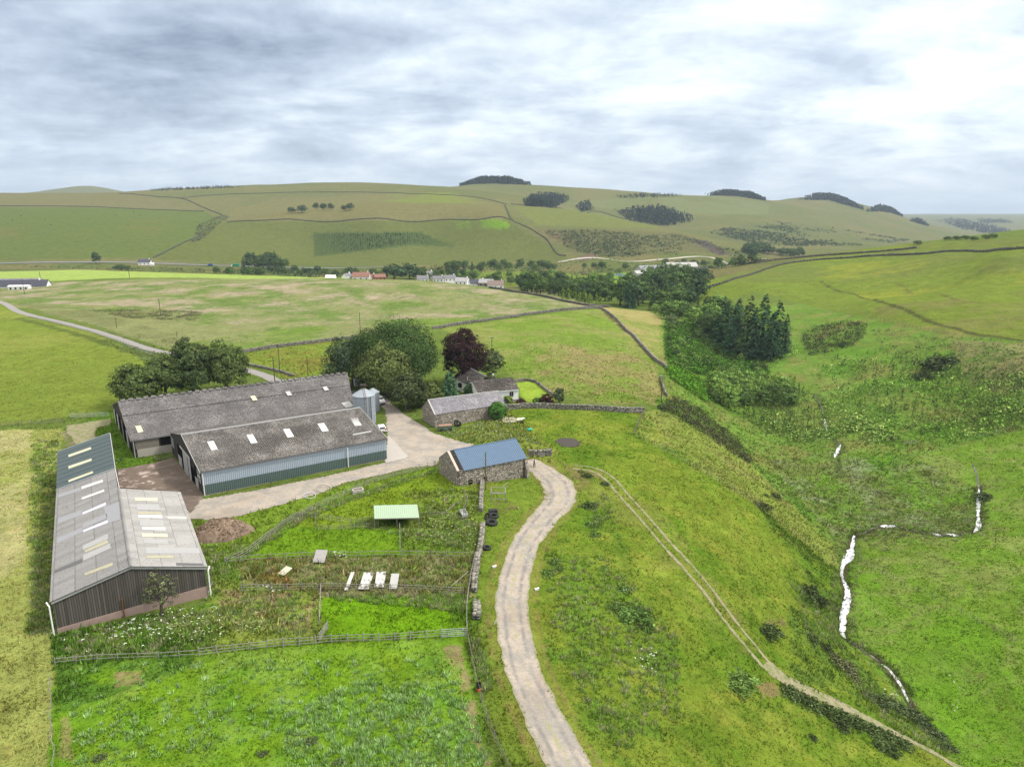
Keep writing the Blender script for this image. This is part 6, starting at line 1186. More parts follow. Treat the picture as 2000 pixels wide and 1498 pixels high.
ft('garden_shrub','reddish low shrub beside the farmhouse corner',1018,790,778,22,30,(.06,.035,.03),low=.0,nc=50,ls=.3)
ft('rowan_tree','thin half-bare tree in front of the timber-clad barn gable',317,1203,1104,66,31,(.085,.095,.045),low=.12,nc=130,per=12,ls=.22,open_=.35,cr=.12)
# ------------------------------------------------------------------ bushes on the near slopes
gor=[]
for k in range(4):
    R=np.random.default_rng(50+k); n=70; D=sph(n,-.1); lob=1+.25*R.normal(0,1,n); C=D*np.array([1.,1.,.75])*(.75*lob)[:,None]; C[:,2]=np.maximum(C[:,2],.05)
    V,F,c=clumps(C,.30,14,.22,(.048,.068,.024),-.3,.8,.3); me=npmesh('gorse',V,F,m_leaf,c); gor.append(me)
def bush(label,px,py,w,name='gorse_bush',cat='bush',tint=None,zs=.85,group=None,sx=1.,ymin=0,ymax=9000):
    b=g1(px,py,ymin,ymax); s=wpx(b,w)/2; k=random.randrange(4)
    me=gor[k]
    if tint is not None:
        key='g_%d_%s'%(k,str(tint)); me=_tc.get(key)
        if me is None:
            me=gor[k].copy(); a=me.color_attributes['Col'].data; c=np.zeros(len(a)*4,np.float32); a.foreach_get('color',c); c=c.reshape(-1,4); c[:,:3]*=np.array(tint); a.foreach_set('color',c.ravel()); _tc[key]=me
    o=link(bpy.data.objects.new(name,me)); o.location=(float(b[0]),float(b[1]),float(b[2]-.1)); o.scale=(s*sx,s,s*zs); o.rotation_euler=(0,0,random.uniform(-.3,.3)); return tag(o,label,cat,group)
_tc={}
DK=(.75,.72,.8)
bush('dark gorse bush on the verge where the track bends',1149,990,30); bush('small dark bush above the start of the rutted track',1146,930,22); bush('sparse brown thorn bush beside the small dark bush',1134,922,14,tint=(1.7,1.2,1.4)); bush('grey-green bush between the two wheel ruts',1181,946,20,tint=(1.1,1.05,1.1))
bush('dark gorse patch on the brow above the burn, left one',1482,990,46,tint=DK,zs=.5); bush('dark gorse patch on the brow above the burn, right one',1514,971,28,tint=DK,zs=.6); bush('small green bush between the two dark gorse patches',1495,968,12)
bush('long dark gorse on the steep bank above the stream',1578,1158,52,tint=DK,zs=.7); bush('dark gorse lower on the steep bank above the stream',1600,1175,34,tint=DK); bush('tiny round bush above the bank gorse',1577,1117,12); bush('small green bush left of the bank gorse',1569,1170,16)
bush('round dark bush with bare earth on its left, on the field slope',1500,1236,50); bush('round bush at the head of the brown scrub',1586,1252,34); bush('dark green bush above the brown scrub',1612,1268,34,tint=DK)
for k,(x,y,w_) in enumerate([(1628,1290,44),(1648,1305,46),(1662,1322,40)]): bush(['upper','middle','lower'][k]+' clump of dying brown gorse on the stream bank',x,y,w_,tint=(1.5,1.15,1.5),zs=.7)
hed=[(1538,1352),(1560,1362),(1585,1376),(1612,1388),(1640,1400),(1668,1412),(1700,1428),(1730,1440),(1757,1455)]
for k,(x,y) in enumerate(hed): bush('gorse bush in the dark green row along the lower track',x,y,44,group='gorse row along the lower track',zs=.7)
bush('round gorse bush below the gorse row, larger of two',1642,1418,38,tint=DK); bush('small round gorse bush standing alone below the row',1586,1441,20,tint=DK); bush('long gorse bush below the end of the gorse row',1727,1462,48,sx=1.3)
for k,(x,y,w_) in enumerate([(1715,1372,46),(1745,1385,50),(1775,1398,50),(1800,1418,48),(1690,1360,30),(1830,1440,40),(1850,1462,36)]): bush('gorse and bramble clump between the lower track and the stream',x,y,w_,group='gorse thicket by the lower track',zs=.65,tint=(1.05,1.,1.2))
bush('dark nettle bed beside the gravel track, biggest one',1230,1200,84,'nettle_bed','nettles',(1.1,1.35,.9),.3); bush('oval bed of grey-green rushes beside the rutted track',1436,1330,78,'rush_bed','rushes',(1.5,1.75,1.2),.3)
for x,y,w_ in [(1155,1025,30),(1160,1045,24),(1080,1098,28),(1090,1110,24),(1215,1150,30),(1200,1185,36),(1262,1228,30),(1180,1110,20),(1070,1120,30)]: bush('grey-green clump of tall weeds east of the gravel track',x,y,w_,'weed_clump','weeds',(1.4,1.6,1.1),.6,'weed clumps east of the gravel track')
for x,y,w_,l_ in [(605,1448,30,'brown thistle clump in the tufted bottom field, largest'),(513,1472,22,'brown thistle clump left of the largest one'),(195,1480,28,'grey-green thistle clump in the lower left of the bottom field'),(563,1432,14,'small thistle clump beyond the largest one'),(662,1488,24,'thistle clump at the bottom edge of the tufted field')]: bush(l_,x,y,w_,'thistle_clump','thistle',(1.5,1.3,1.7),.75)
bush('dark gorse beside the upper bend of the stream',1925,972,36,tint=DK,zs=.6); bush('dark gorse bank on the far slope of the dell',1840,715,60,tint=DK,zs=.8,sx=1.2); bush('dark gorse at the foot of the far slope bank',1805,738,44,tint=DK,zs=.6)
bush('low dark shrub by the concrete slabs',1018,826,16,tint=DK); bush('tiny dark shrub left of the concrete slabs',1000,814,12,tint=DK); bush('dark conifer bush at the pole and wall end',1293,800,22,tint=DK)
bush('rounded bush by the back gate of the long barn',232,900,24,zs=.5,tint=(1.3,1.6,1.)); 
# ------------------------------------------------------------------ woods
srcs={}
def msrc(key,crown,h,r,seed,limbs=4):
    srcs[key]=(npmesh('crown',crown[0],crown[1],m_leaf,crown[2]),limb_mesh(h,r if limbs else r*.3,seed,limbs),h,r); mb=srcs[key][1]; me=bpy.data.meshes.new('trunk'); me.from_pydata(mb.v,[],mb.f); me.materials.append(m_bark); srcs[key]=(srcs[key][0],me,h,r)
for k,c_ in enumerate([(.044,.070,.024),(.064,.104,.030),(.036,.060,.026),(.115,.185,.042)]): msrc('b%d'%k,broadleaf(70+k,12.,5.5,130,14,1.0,c_,.04,.3,.19,.08),12.,5.5,70+k)
for k,c_ in enumerate([(.020,.040,.020),(.026,.050,.026),(.034,.048,.020)]): msrc('c%d'%k,conifer(80+k,20.,4.4,260,12,.7,c_),20.,4.4,80+k,0)
msrc('y0',conifer(90,8.,2.6,70,10,.6,(.085,.12,.025)),8.,2.6,90,0); msrc('w0',broadleaf(91,8.,4.2,110,14,.6,(.075,.10,.05),.0,.2,.2,.05),8.,4.,91)
msrc('far',broadleaf(92,12.,6.,40,8,2.2,(.036,.056,.022),.02,.2,.25,.0),12.,4.,92,0)
def tree(key,label,cat,b,h,w=None,name='broadleaf_tree',group=None):
    cm,tm,h0,r0=srcs[key]; t=thing(name,label,cat,(b[0],b[1],b[2]-.2),random.uniform(0,6.28),group); sz=h/h0; sx=(w/2/r0 if w else sz); t.scale=(sx,sx,sz)
    link(bpy.data.objects.new('crown',cm),t); link(bpy.data.objects.new('trunk',tm),t); return t
# big conifers in the dell
for k,(x,yb,yt,w_) in enumerate([(1408,672,600,60),(1432,690,596,56),(1458,694,572,58),(1487,692,574,64),(1515,688,585,56),(1470,700,600,60),(1505,702,606,56),(1440,655,582,50),(1420,640,590,50),(1532,688,612,34)]):
    b,h=hpx(x,yb,yt,150,500); tree('c%d'%(k%2 if k!=2 else 2),['spruce at the left edge of','spruce in the front left of','reddish-tipped spruce in the middle of','tallest dark spruce of','spruce at the right of','wide front spruce of','front right spruce of','back left spruce of','hindmost spruce of','short spruce at the right end of'][k]+' the conifer clump in the dell','spruce',b,h,wpx(b,w_)*1.0,'spruce_tree')
def woods(poly,n,keys,hr,label,group,name,ymin,ymax,seed,wr=None,cat='tree'):
    R=np.random.default_rng(seed); P=np.array(poly,float); out=0; pts_=[]
    while len(pts_)<n:
        q=np.stack([R.uniform(P[:,0].min(),P[:,0].max(),400),R.uniform(P[:,1].min(),P[:,1].max(),400)],1); q=q[inpoly(q[:,0],q[:,1],P)]
        for c in q:
            if len(pts_)>=n: break
            if all((c[0]-d[0])**2+((c[1]-d[1])*2.2)**2>(wr or 9)**2 for d in pts_): pts_.append(c)
            else:
                if R.random()<.03: pts_.append(c)
    B=trace(pts_,ymin,ymax)
    for b in B: tree(R.choice(keys),label,cat,b,R.uniform(*hr),None,name,group)
woods([(1200,598),(1215,575),(1260,560),(1300,545),(1365,552),(1378,565),(1360,590),(1320,612),(1270,612)],52,['b0','b2','c0','c1','b1'],(12,19),'dark tree in the wood filling the valley mouth','trees of the valley mouth wood','wood_tree',300,700,1,8)
woods([(1010,573),(1060,568),(1100,574),(1160,578),(1195,592),(1190,600),(1120,592),(1060,580)],34,['b0','b1','c0','b2'],(10,15),'tree in the belt beyond the brow wall','trees in the belt beyond the brow wall','wood_tree',480,760,2,8)
woods([(1000,560),(1060,552),(1130,560),(1190,570),(1200,580),(1080,572)],22,['b0','b2','c0'],(10,15),'tree at the back of the belt beyond the brow wall','trees at the back of the valley belt','wood_tree',560,820,3,8)
woods([(1330,622),(1400,600),(1420,612),(1400,650),(1370,660),(1340,640)],20,['b1','b3','b0','c1'],(8,13),'tree between the gorse bank and the conifer clump','trees above the gorse bank','wood_tree',200,500,4,9)
woods([(1275,612),(1330,608),(1345,630),(1310,628)],10,['b3','b1'],(6,9),'pale green tree at the top of the gorse bank','pale trees at the top of the gorse bank','wood_tree',200,500,5,8)
woods([(1085,588),(1130,590),(1190,600),(1150,601),(1100,592)],14,['y0'],(5,8),'yellowish small conifer behind the brow wall','yellowish conifers behind the brow wall','small_conifer',400,620,6,6)
woods([(1380,735),(1480,745),(1560,760),(1500,775),(1400,770),(1370,755)],30,['b3','y0'],(4,7),'pale green young tree on the dell floor','young trees on the dell floor','young_tree',150,400,7,9)
woods([(1375,762),(1440,745),(1520,762),(1570,790),(1490,805),(1400,802)],26,['b3','b1','b3'],(4.5,7.5),'leafy bright green young tree between gorse bank and dell meadow','leafy trees at the foot of the gorse bank','young_tree',150,400,27,8)
woods([(1310,640),(1420,662),(1500,728),(1440,742),(1340,722),(1300,690)],34,['b1','b3','b0'],(2.4,4.6),'rounded bush standing out of the gorse bank','rounded bushes on the gorse bank','bank_bush',150,450,28,9,'bush')
woods([(1395,755),(1440,750),(1450,790),(1410,800),(1385,780)],8,['y0','b3'],(6,8),'tall yellow-green young tree below the gorse bank','yellow-green trees below the gorse bank','young_tree',150,400,8,9)
for x,yb,yt,w_,k,l_ in [(1240,600,560,34,'w0','pale grey willow in front of the dark wood'),(1158,570,528,26,'b3','tall pale poplar above the valley belt'),(1178,572,535,26,'b0','round dark tree beside the small green field'),(1310,640,612,26,'w0','silvery round tree at the top of the gorse bank'),(979,556,545,16,'w0','pale round tree beside the last village house'),(188,516,491,16,'b2','lone dark tree beside the main road'),(238,529,516,30,'b0','dark thorn clump below the main road'),(770,548,515,50,'b2','big dark evergreen clump in the village'),(800,546,512,36,'b2','dark tall tree behind the big village evergreen'),(1190,548,530,16,'b1','small tree on the edge of the green valley field')]:
    ym=640 if yb<550 and x>700 else (300 if x<700 else 260); 
    b,h=hpx(x,yb,yt,ym if x!=1240 and x!=1310 else 200,1000); tree(k,l_,'tree',b,max(h,3.),wpx(b,w_))
for k,(x,yb,yt,w_) in enumerate([(569,417,404,16),(590,416,400,19),(618,410,395,12),(632,411,396,14),(646,411,396,12),(672,412,400,11),(684,411,396,15)]):
    b,h=hpx(x,yb,yt,1000,1800); tree('b2',['lone round hill tree, leftmost of the hill clump','second round tree of the hill clump','spindly tree of the middle hill group','broad tree of the middle hill group','right tree of the middle hill group','small tree of the right hill group','larger tree of the right hill group'][k],'tree',b,h,wpx(b,w_))
woods([(470,515),(540,508),(565,524),(520,528),(475,524)],26,['b0','b2','c0'],(10,14),'dark tree in the copse beside the main road','trees of the roadside copse','wood_tree',700,1100,9,6)
woods([(400,534),(560,530),(680,536),(740,540),(700,545),(560,540),(400,539)],28,['b0','b1','b2'],(6,9),'tree in the hedge belt below the main road','trees in the valley hedge belt','wood_tree',640,900,10,6)
woods([(860,524),(960,518),(1080,520),(1085,532),(960,530),(870,532)],28,['b0','b1','b2','c0'],(7,12),'tree among the riverside scrub in the valley','trees in the riverside scrub','wood_tree',700,1200,11,6)
woods([(870,540),(1000,536),(1100,538),(1090,548),(900,548)],16,['b1','b0','b3'],(5,8),'small tree on the valley floor meadow','small trees on the valley floor','wood_tree',640,1000,12,6)
woods([(1130,520),(1300,516),(1500,512),(1480,525),(1300,530),(1150,528)],22,['b0','b1','b2'],(6,10),'tree along the valley road','trees along the valley road','wood_tree',640,1300,13,7)
woods([(1450,492),(1490,487),(1510,497),(1470,500)],20,['b0','b2'],(10,15),'tree of the dark copse at the foot of the far hill','trees of the far hill foot copse','wood_tree',900,1800,14,4)
woods([(1520,497),(1565,493),(1570,503),(1530,505)],10,['b0','b2'],(9,14),'tree beside the far white house','trees beside the far white house','wood_tree',900,1500,15,4)
woods([(730,538),(860,534),(960,545),(1010,558),(960,556),(850,545),(740,545)],26,['b0','b1','b2'],(5,9),'garden tree between the village houses','garden trees in the village','wood_tree',600,900,16,9)
for x,y in [(1850,468),(1868,467),(1885,466),(1902,468),(1925,465),(1940,463),(1792,476)]: b,h=hpx(x,y+2,y-7,380,900); tree('b0','small wind-bent thorn on the skyline of the eastern hill','tree',b,max(h,3.5),wpx(b,15),'thorn_tree','thorns on the eastern skyline')
# ------------------------------------------------------------------ stuff: scrub masses, far plantations
def leafblob_cover(name,polys,n,size,cols,seed,ymin,ymax,per=10,ls=.55,zmul=.8,cone=False,rows=None,clus=None):
    R=np.random.default_rng(seed); A_=[]; QQ=[]
    for poly in polys:
        P=np.array(poly,float); m=int(n/len(polys)); q=np.zeros((0,2))
        while len(q)<m:
            c=np.stack([R.uniform(P[:,0].min(),P[:,0].max(),m*3),R.uniform(P[:,1].min(),P[:,1].max(),m*3)],1); q=np.vstack([q,c[inpoly(c[:,0],c[:,1],P)]])
        q=q[:m]
        if rows: q[:,0]=np.round(q[:,0]/rows)*rows+R.normal(0,rows*.22,m)
        QQ.append(q); A_.append(trace(q,ymin,ymax))
    B=np.vstack(A_); Qa=np.vstack(QQ)
    if clus: kp=fbm(B[:,0],B[:,1],clus,3,4)+R.normal(0,.12,len(B))>-.04; B=B[kp]; Qa=Qa[kp]
    m=len(B); s=R.uniform(size[0],size[1],m); c=np.array(cols)[R.integers(0,len(cols),m)]
    if cone:
        xr=np.concatenate([np.minimum(q_[:,0]-q_[:,0].min(),q_[:,0].max()-q_[:,0])/(max(np.ptp(q_[:,0]),1)*.3) for q_ in QQ])
        if clus: xr=xr[kp]
        pass; s=s*np.clip(xr,.18,1)**.45*(1+.14*fbm(B[:,0],B[:,1],90.,2,2))
        D=sph(m*per,0.); hh=R.random((m*per,1))**1.3; S=np.repeat(s,per)[:,None]; P=np.repeat(B,per,axis=0)+np.concatenate([D[:,:2]*(1-hh)*S*.22,hh*S],1); N=np.concatenate([D[:,:2],np.full((m*per,1),.5)],1)
        V,F,cc=leafquads(P,N,np.repeat(s,per)*ls*.4,np.repeat(c*(1+R.normal(0,.15,(m,1))),per,axis=0))
    else:
        B[:,2]+=s*.2; V,F,cc=clumps(B,s,per,np.repeat(s,per)*ls,c,-.1,zmul,.25)
    o=npobj(name,V,F,m_leaf,np.clip(cc,.002,1)); o['kind']='stuff'; o['label']=name.replace('_',' '); return o
GB=[(.035,.058,.018),(.048,.082,.022),(.030,.045,.020),(.055,.095,.024)]
leafblob_cover('gorse_thicket',[[(1300,640),(1340,632),(1400,650),(1450,690),(1500,725),(1498,742),(1440,745),(1390,735),(1330,725),(1308,715),(1302,680)]],2600,(.9,2.5),[(.042,.105,.012),(.055,.125,.015),(.034,.075,.014),(.05,.062,.025)],21,100,450,16,.36)
leafblob_cover('gorse_thicket',[[(1298,715),(1330,722),(1370,745),(1385,790),(1360,775),(1310,740)]],700,(.7,1.7),[(.07,.15,.015),(.055,.125,.015)],22,100,400,13,.42)
leafblob_cover('dark_gorse_bank',[[(1285,795),(1320,778),(1360,795),(1400,830),(1440,860),(1470,900),(1462,905),(1420,880),(1370,845),(1320,812)]],900,(.5,1.2),[(.034,.040,.022),(.045,.058,.022),(.05,.045,.03)],23,80,300,13,.42)
leafblob_cover('dark_gorse_clump',[[(1562,660),(1580,640),(1640,628),(1690,632),(1695,650),(1670,675),(1620,690),(1580,695)]],620,(.7,1.6),[(.024,.034,.018),(.032,.040,.022),(.04,.035,.026)],24,150,500,13,.42)
leafblob_cover('dark_gorse_clump',[[(1782,738),(1800,722),(1840,700),(1868,692),(1862,710),(1825,735),(1800,745)]],200,(.6,1.3),[(.026,.036,.02),(.04,.034,.026)],25,120,400,13,.42)
leafblob_cover('young_scrub',[[(1290,600),(1400,600),(1560,640),(1560,700),(1700,700),(1900,720),(2050,740),(2050,840),(1850,860),(1700,820),(1560,790),(1480,760)],[(1480,780),(1640,790),(1760,860),(1600,880),(1500,860)]],5200,(.4,2.0),[(.15,.22,.045),(.11,.18,.04),(.08,.13,.035),(.19,.23,.07),(.10,.18,.03)],26,100,450,11,.42,clus=14.)
leafblob_cover('young_scrub',[[(1700,640),(1850,660),(2040,700),(2040,780),(1850,740),(1720,690)]],900,(.35,1.3),[(.09,.13,.04),(.05,.07,.03)],27,120,450,9,.5)
leafblob_cover('saplings',[[(1385,735),(1480,745),(1560,760),(1620,790),(1600,860),(1500,850),(1420,800)],[(1560,700),(1700,690),(1900,720),(2050,750),(2050,830),(1800,850),(1640,800)]],900,(1.4,3.4),[(.12,.18,.04),(.09,.14,.04),(.15,.19,.06)],61,100,450,22,.55,.8,True)
leafblob_cover('hill_scrub',[[(1060,452),(1180,450),(1330,460),(1440,492),(1460,504),(1150,502),(1100,480)]],2600,(1.2,3.4),[(.04,.058,.026),(.05,.07,.03),(.034,.048,.026)],28,700,1600,7,.7,clus=70.)
leafblob_cover('hill_scrub',[[(1380,455),(1480,432),(1560,436),(1700,458),(1780,470),(1700,480),(1500,482)]],4600,(1.5,4.2),[(.04,.058,.028),(.034,.05,.028)],29,1200,2600,6,.8,clus=130.)
leafblob_cover('valley_trees',[[(830,525),(960,517),(1090,518),(1085,534),(960,532),(850,536)],[(1110,530),(1300,517),(1500,512),(1480,526),(1280,532),(1120,540)],[(400,534),(560,530),(740,538),(700,545),(560,541)]],330,(2.2,4.2),[(.045,.068,.028),(.036,.055,.024),(.055,.08,.03)],60,640,1400,26,.42,.9)
leafblob_cover('valley_scrub',[[(830,525),(1130,506),(1480,503),(1450,520),(1100,545),(850,535)],[(0,520),(600,528),(760,530),(700,540),(300,532)]],900,(.8,2.2),[(.045,.068,.028),(.06,.085,.035)],30,640,1400,7,.7)
leafblob_cover('dark_rushes',[[(165,606),(300,603),(395,610),(375,628),(250,622)]],420,(.35,.9),[(.045,.055,.03),(.06,.07,.035)],31,200,500,9,.5,.5)
leafblob_cover('gully_scrub',[[(388,440),(436,420),(446,425),(420,446),(395,468),(374,476)]],260,(1.2,2.6),[(.05,.06,.034),(.06,.075,.035)],32,800,1700,7,.7,.5)
FC=[(.020,.034,.022),(.026,.042,.026)]
leafblob_cover('young_plantation',[[(614,458),(820,456),(872,478),(800,477),(700,490),(614,500)]],1500,(1.6,3.4),[(.028,.050,.026),(.04,.065,.03)],33,800,1800,8,.9,.8,True,4.6)
def plantation(poly,n,hr,seed,ymin,ymax,per=9): leafblob_cover('distant_plantation',[poly],n,hr,FC,seed,ymin,ymax,per,1.,.8,True)
plantation([(897,361),(960,359),(1037,362),(1036,360),(960,357),(900,358)],700,(17,22),40,2100,2700)
plantation([(1021,392),(1040,384),(1110,383),(1112,392),(1080,408),(1025,405)],700,(11,14),41,1500,2400)
plantation([(1120,402),(1150,396),(1162,410),(1135,416)],140,(9,12),42,1400,2400)
plantation([(1200,412),(1290,410),(1350,420),(1355,434),(1300,442),(1230,432)],900,(10,14),43,1500,2600)
plantation([(1372,379),(1430,382),(1496,393),(1494,389),(1430,380)],460,(17,22),44,2100,3200)
plantation([(1557,391),(1620,391),(1686,411),(1684,407),(1620,388)],560,(18,23),45,2300,3400)
plantation([(1688,414),(1720,413),(1764,420),(1763,417),(1720,411)],260,(18,23),46,2500,4500)
plantation([(1775,438),(1780,428),(1815,440),(1812,446)],160,(12,16),47,2600,5200)
plantation([(1825,432),(1860,427),(1990,455),(1960,462),(1880,448)],700,(14,20),48,3000,6500)
plantation([(1900,428),(1975,432),(1978,440),(1920,438)],240,(14,20),49,4500,8000)
plantation([(290,370),(380,369),(480,364),(470,367),(300,374)],300,(5,7),50,1800,2600)
plantation([(1200,383),(1330,380),(1335,385),(1210,388)],260,(6,9),51,1800,3000)
# ------------------------------------------------------------------ distant buildings
m_redtile=simple('orange_tiles',(.25,.135,.10),.9,.1,.15,1.); m_slate2=simple('grey_slates',(.20,.195,.205),.9,.1,.15,1.); m_farblack=simple('dark_slates',(.07,.072,.09),.8,.2,.15,1.)
def farhouse(name,label,px,py,w,h,Y,rot=0.,rm=None,wm=None,d=None,cat='house',chim=True,win=3,group=None,roofk=.42):
    """px,py: middle of the eave line; w,h eave height in metres"""
    p=aty(px,py,Y); b=float(H(p[0],p[1])); d=d or w*.6; t=thing(name,label,cat,(p[0],p[1],p[2]-h),rot,group); dz=min(0,b-(p[2]-h))-1.
    rm=rm or m_slate2; wm=wm or m_whitewall; rh=d*roofk; mb=MB(); mb.box((0,0,(h+dz)/2),(w,d,h-dz)); mb.prism([(-w/2,-d/2,h),(-w/2,d/2,h),(-w/2,0,h+rh*.96)],(1,0,0),w); mb.build('wall',wm,t)
    mb=MB(); e=.3; slab(mb,[(-w/2-e,-d/2-e,h-.05),(w/2+e,-d/2-e,h-.05),(w/2+e,0,h+rh+.1),(-w/2-e,0,h+rh+.1)],.2); slab(mb,[(-w/2-e,d/2+e,h-.05),(w/2+e,d/2+e,h-.05),(w/2+e,0,h+rh+.1),(-w/2-e,0,h+rh+.1)],.2); rf=mb.build('roof',rm,t)
    if chim: mb=MB(); mb.box((w*.38,0,h+rh+.4),(.9,.9,1.3)); mb.build('chimney',wm,rf)
    for k in range(win): x_=(k+.5)/win*w-w/2; mb=MB(); mb.box((x_,-d/2-.02,h*.5),(1.,.1,1.2)); mb.build('window',m_dark,t)
    return t
fh=farhouse
fh('cottage','white cottage with a dark roof beside the main road',283,512,13,3.5,838,.25,m_farblack); fh('outhouse','tiny white outhouse right of the roadside cottage',297,515,4,2.2,834,.25,m_white,chim=False,win=0)
fh('steading','long low white steading with a dark roof at the left edge',26,559,44,3.,470,.12,m_farblack,None,8.,'farm building',win=9,roofk=.5); fh('garage','open fronted white building in front of the long steading',38,559,12,2.6,455,.12,m_white,None,4.,'farm building',False,4,roofk=.15); fh('byre','dull purple roofed byre behind the long steading',42,551,26,3.,485,.12,m_slate,m_whitewall,6.,'farm building',False,2,roofk=.4)
V_=[('row of orange-tiled village houses, left part',706,542,13,640,.05,m_redtile,m_whitewall),('orange-tiled village house right of the row',722,543,9,646,-.1,simple('faded_tiles',(.24,.16,.13),.9,.1,.15,1.),m_whitewall),('brick-red village house beside the big evergreen',741,543,9,636,.5,m_redtile,simple('red_render',(.30,.12,.09),.9,.1,.1,1.)),('small white gabled house left of the orange-tiled row',678,541,8,640,1.2,m_slate2,m_whitewall),('white caravan at the field edge left of the village',646,544,7,600,0.,m_white,m_whitewall),
('white gabled village house on the hill side of the evergreen',838,537,9,700,1.1,m_slate2,m_whitewall),('tall white village house with a steep gable',846,538,8,690,.6,m_slate2,m_whitewall),('grey roofed bungalow behind the pale field',826,546,9,640,.1,m_slate2,m_whitewall),('second grey roofed bungalow along the village',856,546,8,640,.0,m_slate2,m_whitewall),('white house with two chimneys and grey roof',878,545,9,645,.3,m_slate2,m_whitewall),('white bungalow with a pale roof in the middle of the village',903,551,10,600,-.4,simple('pale_slates',(.38,.37,.37),.9,.1,.1,1.),m_whitewall),
('white village house with a black gabled porch',932,555,11,585,.3,m_farblack,m_whitewall),('stone coloured house with a hipped grey roof',950,554,10,580,-.2,m_midsheet,m_stone),('last village house, with a brownish roof',968,558,11,570,.05,simple('brown_slates',(.22,.17,.15),.9,.1,.1,1.),m_whitewall)]
for l_,x,y,w_,Y,rt,rm,wm in V_:
    y-=2; w_*=1.15; fh('caravan' if 'caravan' in l_ else 'village_house',l_,x,y,w_,3.1 if 'caravan' not in l_ else 2.4,Y,rt,rm,wm,chim='caravan' not in l_,win=3 if w_>8 else 1)
fh('distant_house','small white house far up the valley at the hill foot',1498,493,13,5.,1180,1.2,m_slate2,win=2); 
fh('works_shed','grey works shed in the valley behind the dark wood',1272,526,30,5.,780,.3,m_greysheet,m_palesheet,14.,'shed',False,0,roofk=.3); fh('works_shed','pale long works shed right of the grey one',1330,520,34,5.,800,.1,m_palesheet,m_palesheet,14.,'shed',False,0,roofk=.3); fh('works_shed','low pale shed in front of the valley works',1262,533,26,3.,720,.3,m_palesheet,m_palesheet,10.,'shed',False,0,roofk=.25); fh('works_shed','small dark shed at the edge of the eastern field',1373,525,8,3.,640,.0,m_darksheet,m_darksheet,5.,'shed',False,0,roofk=.3)
fh('site_cabin','blue and white cabin in the valley field',1210,537,9,2.4,760,.1,simple('blue_roof',(.06,.10,.3),.8,.1,.1,1.),m_white,4.,'cabin',False,0,roofk=.15); fh('site_cabin','long white cabin left of the blue one',1198,539,8,2.,765,.1,m_white,m_white,4.,'cabin',False,0,roofk=.15)
# cattle on the far hill pastures
def cow(label,px,py,mat,rz,proto=[None],ymin=700):
    b=g1(px,py,ymin,3000)
    if proto[0] is None:
        me=bpy.data.meshes.new('cow'); J=[(0,0,1.15,.36),(.55,0,1.18,.36),(-.6,0,1.15,.36),(.95,0,1.35,.2),(1.3,0,1.3,.13),(1.55,0,1.15,.09),(.6,.22,.75,.1),(.6,.22,.05,.06),(.6,-.22,.75,.1),(.6,-.22,.05,.06),(-.65,.22,.75,.12),(-.72,.22,.4,.07),(-.68,.22,.05,.06),(-.65,-.22,.75,.12),(-.72,-.22,.4,.07),(-.68,-.22,.05,.06),(-.95,0,1.2,.06),(-1.02,0,.6,.04)]
        me.from_pydata([j[:3] for j in J],[(0,1),(0,2),(1,3),(3,4),(4,5),(1,6),(6,7),(1,8),(8,9),(2,10),(10,11),(11,12),(2,13),(13,14),(14,15),(2,16),(16,17)],[])
        o=bpy.data.objects.new('cow',me); o.modifiers.new('s','SKIN'); 
        for i,j in enumerate(J): me.skin_vertices[0].data[i].radius=(j[3],j[3])
        me.skin_vertices[0].data[0].use_root=True; o.modifiers.new('d','SUBSURF'); me.materials.append(mat); proto[0]=o; COL.objects.link(o)
    else: o=proto[0].copy(); COL.objects.link(o)
    if mat is not m_black: o.material_slots[0].link='OBJECT'; o.material_slots[0].material=mat
    o.location=[float(v) for v in b]; o.rotation_euler=(0,0,rz); return tag(o,label,'cow','cattle on the far hill')
for k,(x,y) in enumerate([(24,431),(41,423),(88,430),(99,441),(212,421),(228,422),(250,441),(261,415),(273,421),(312,426),(385,435),(175,430)]): cow('dark cow grazing on the distant left hill pasture',x,y,m_black,k*1.3)
m_redcow=simple('red_brown_coat',(.22,.08,.04),.9,.1,.2,2.)
for k,(x,y) in enumerate([(1003,401),(1008,403),(1014,402),(1021,404)]): cow('red-brown cow beside the wall corner on the hill brow',x,y,m_redcow,k*1.1,ymin=1000)['group']='red-brown cattle on the hill brow'
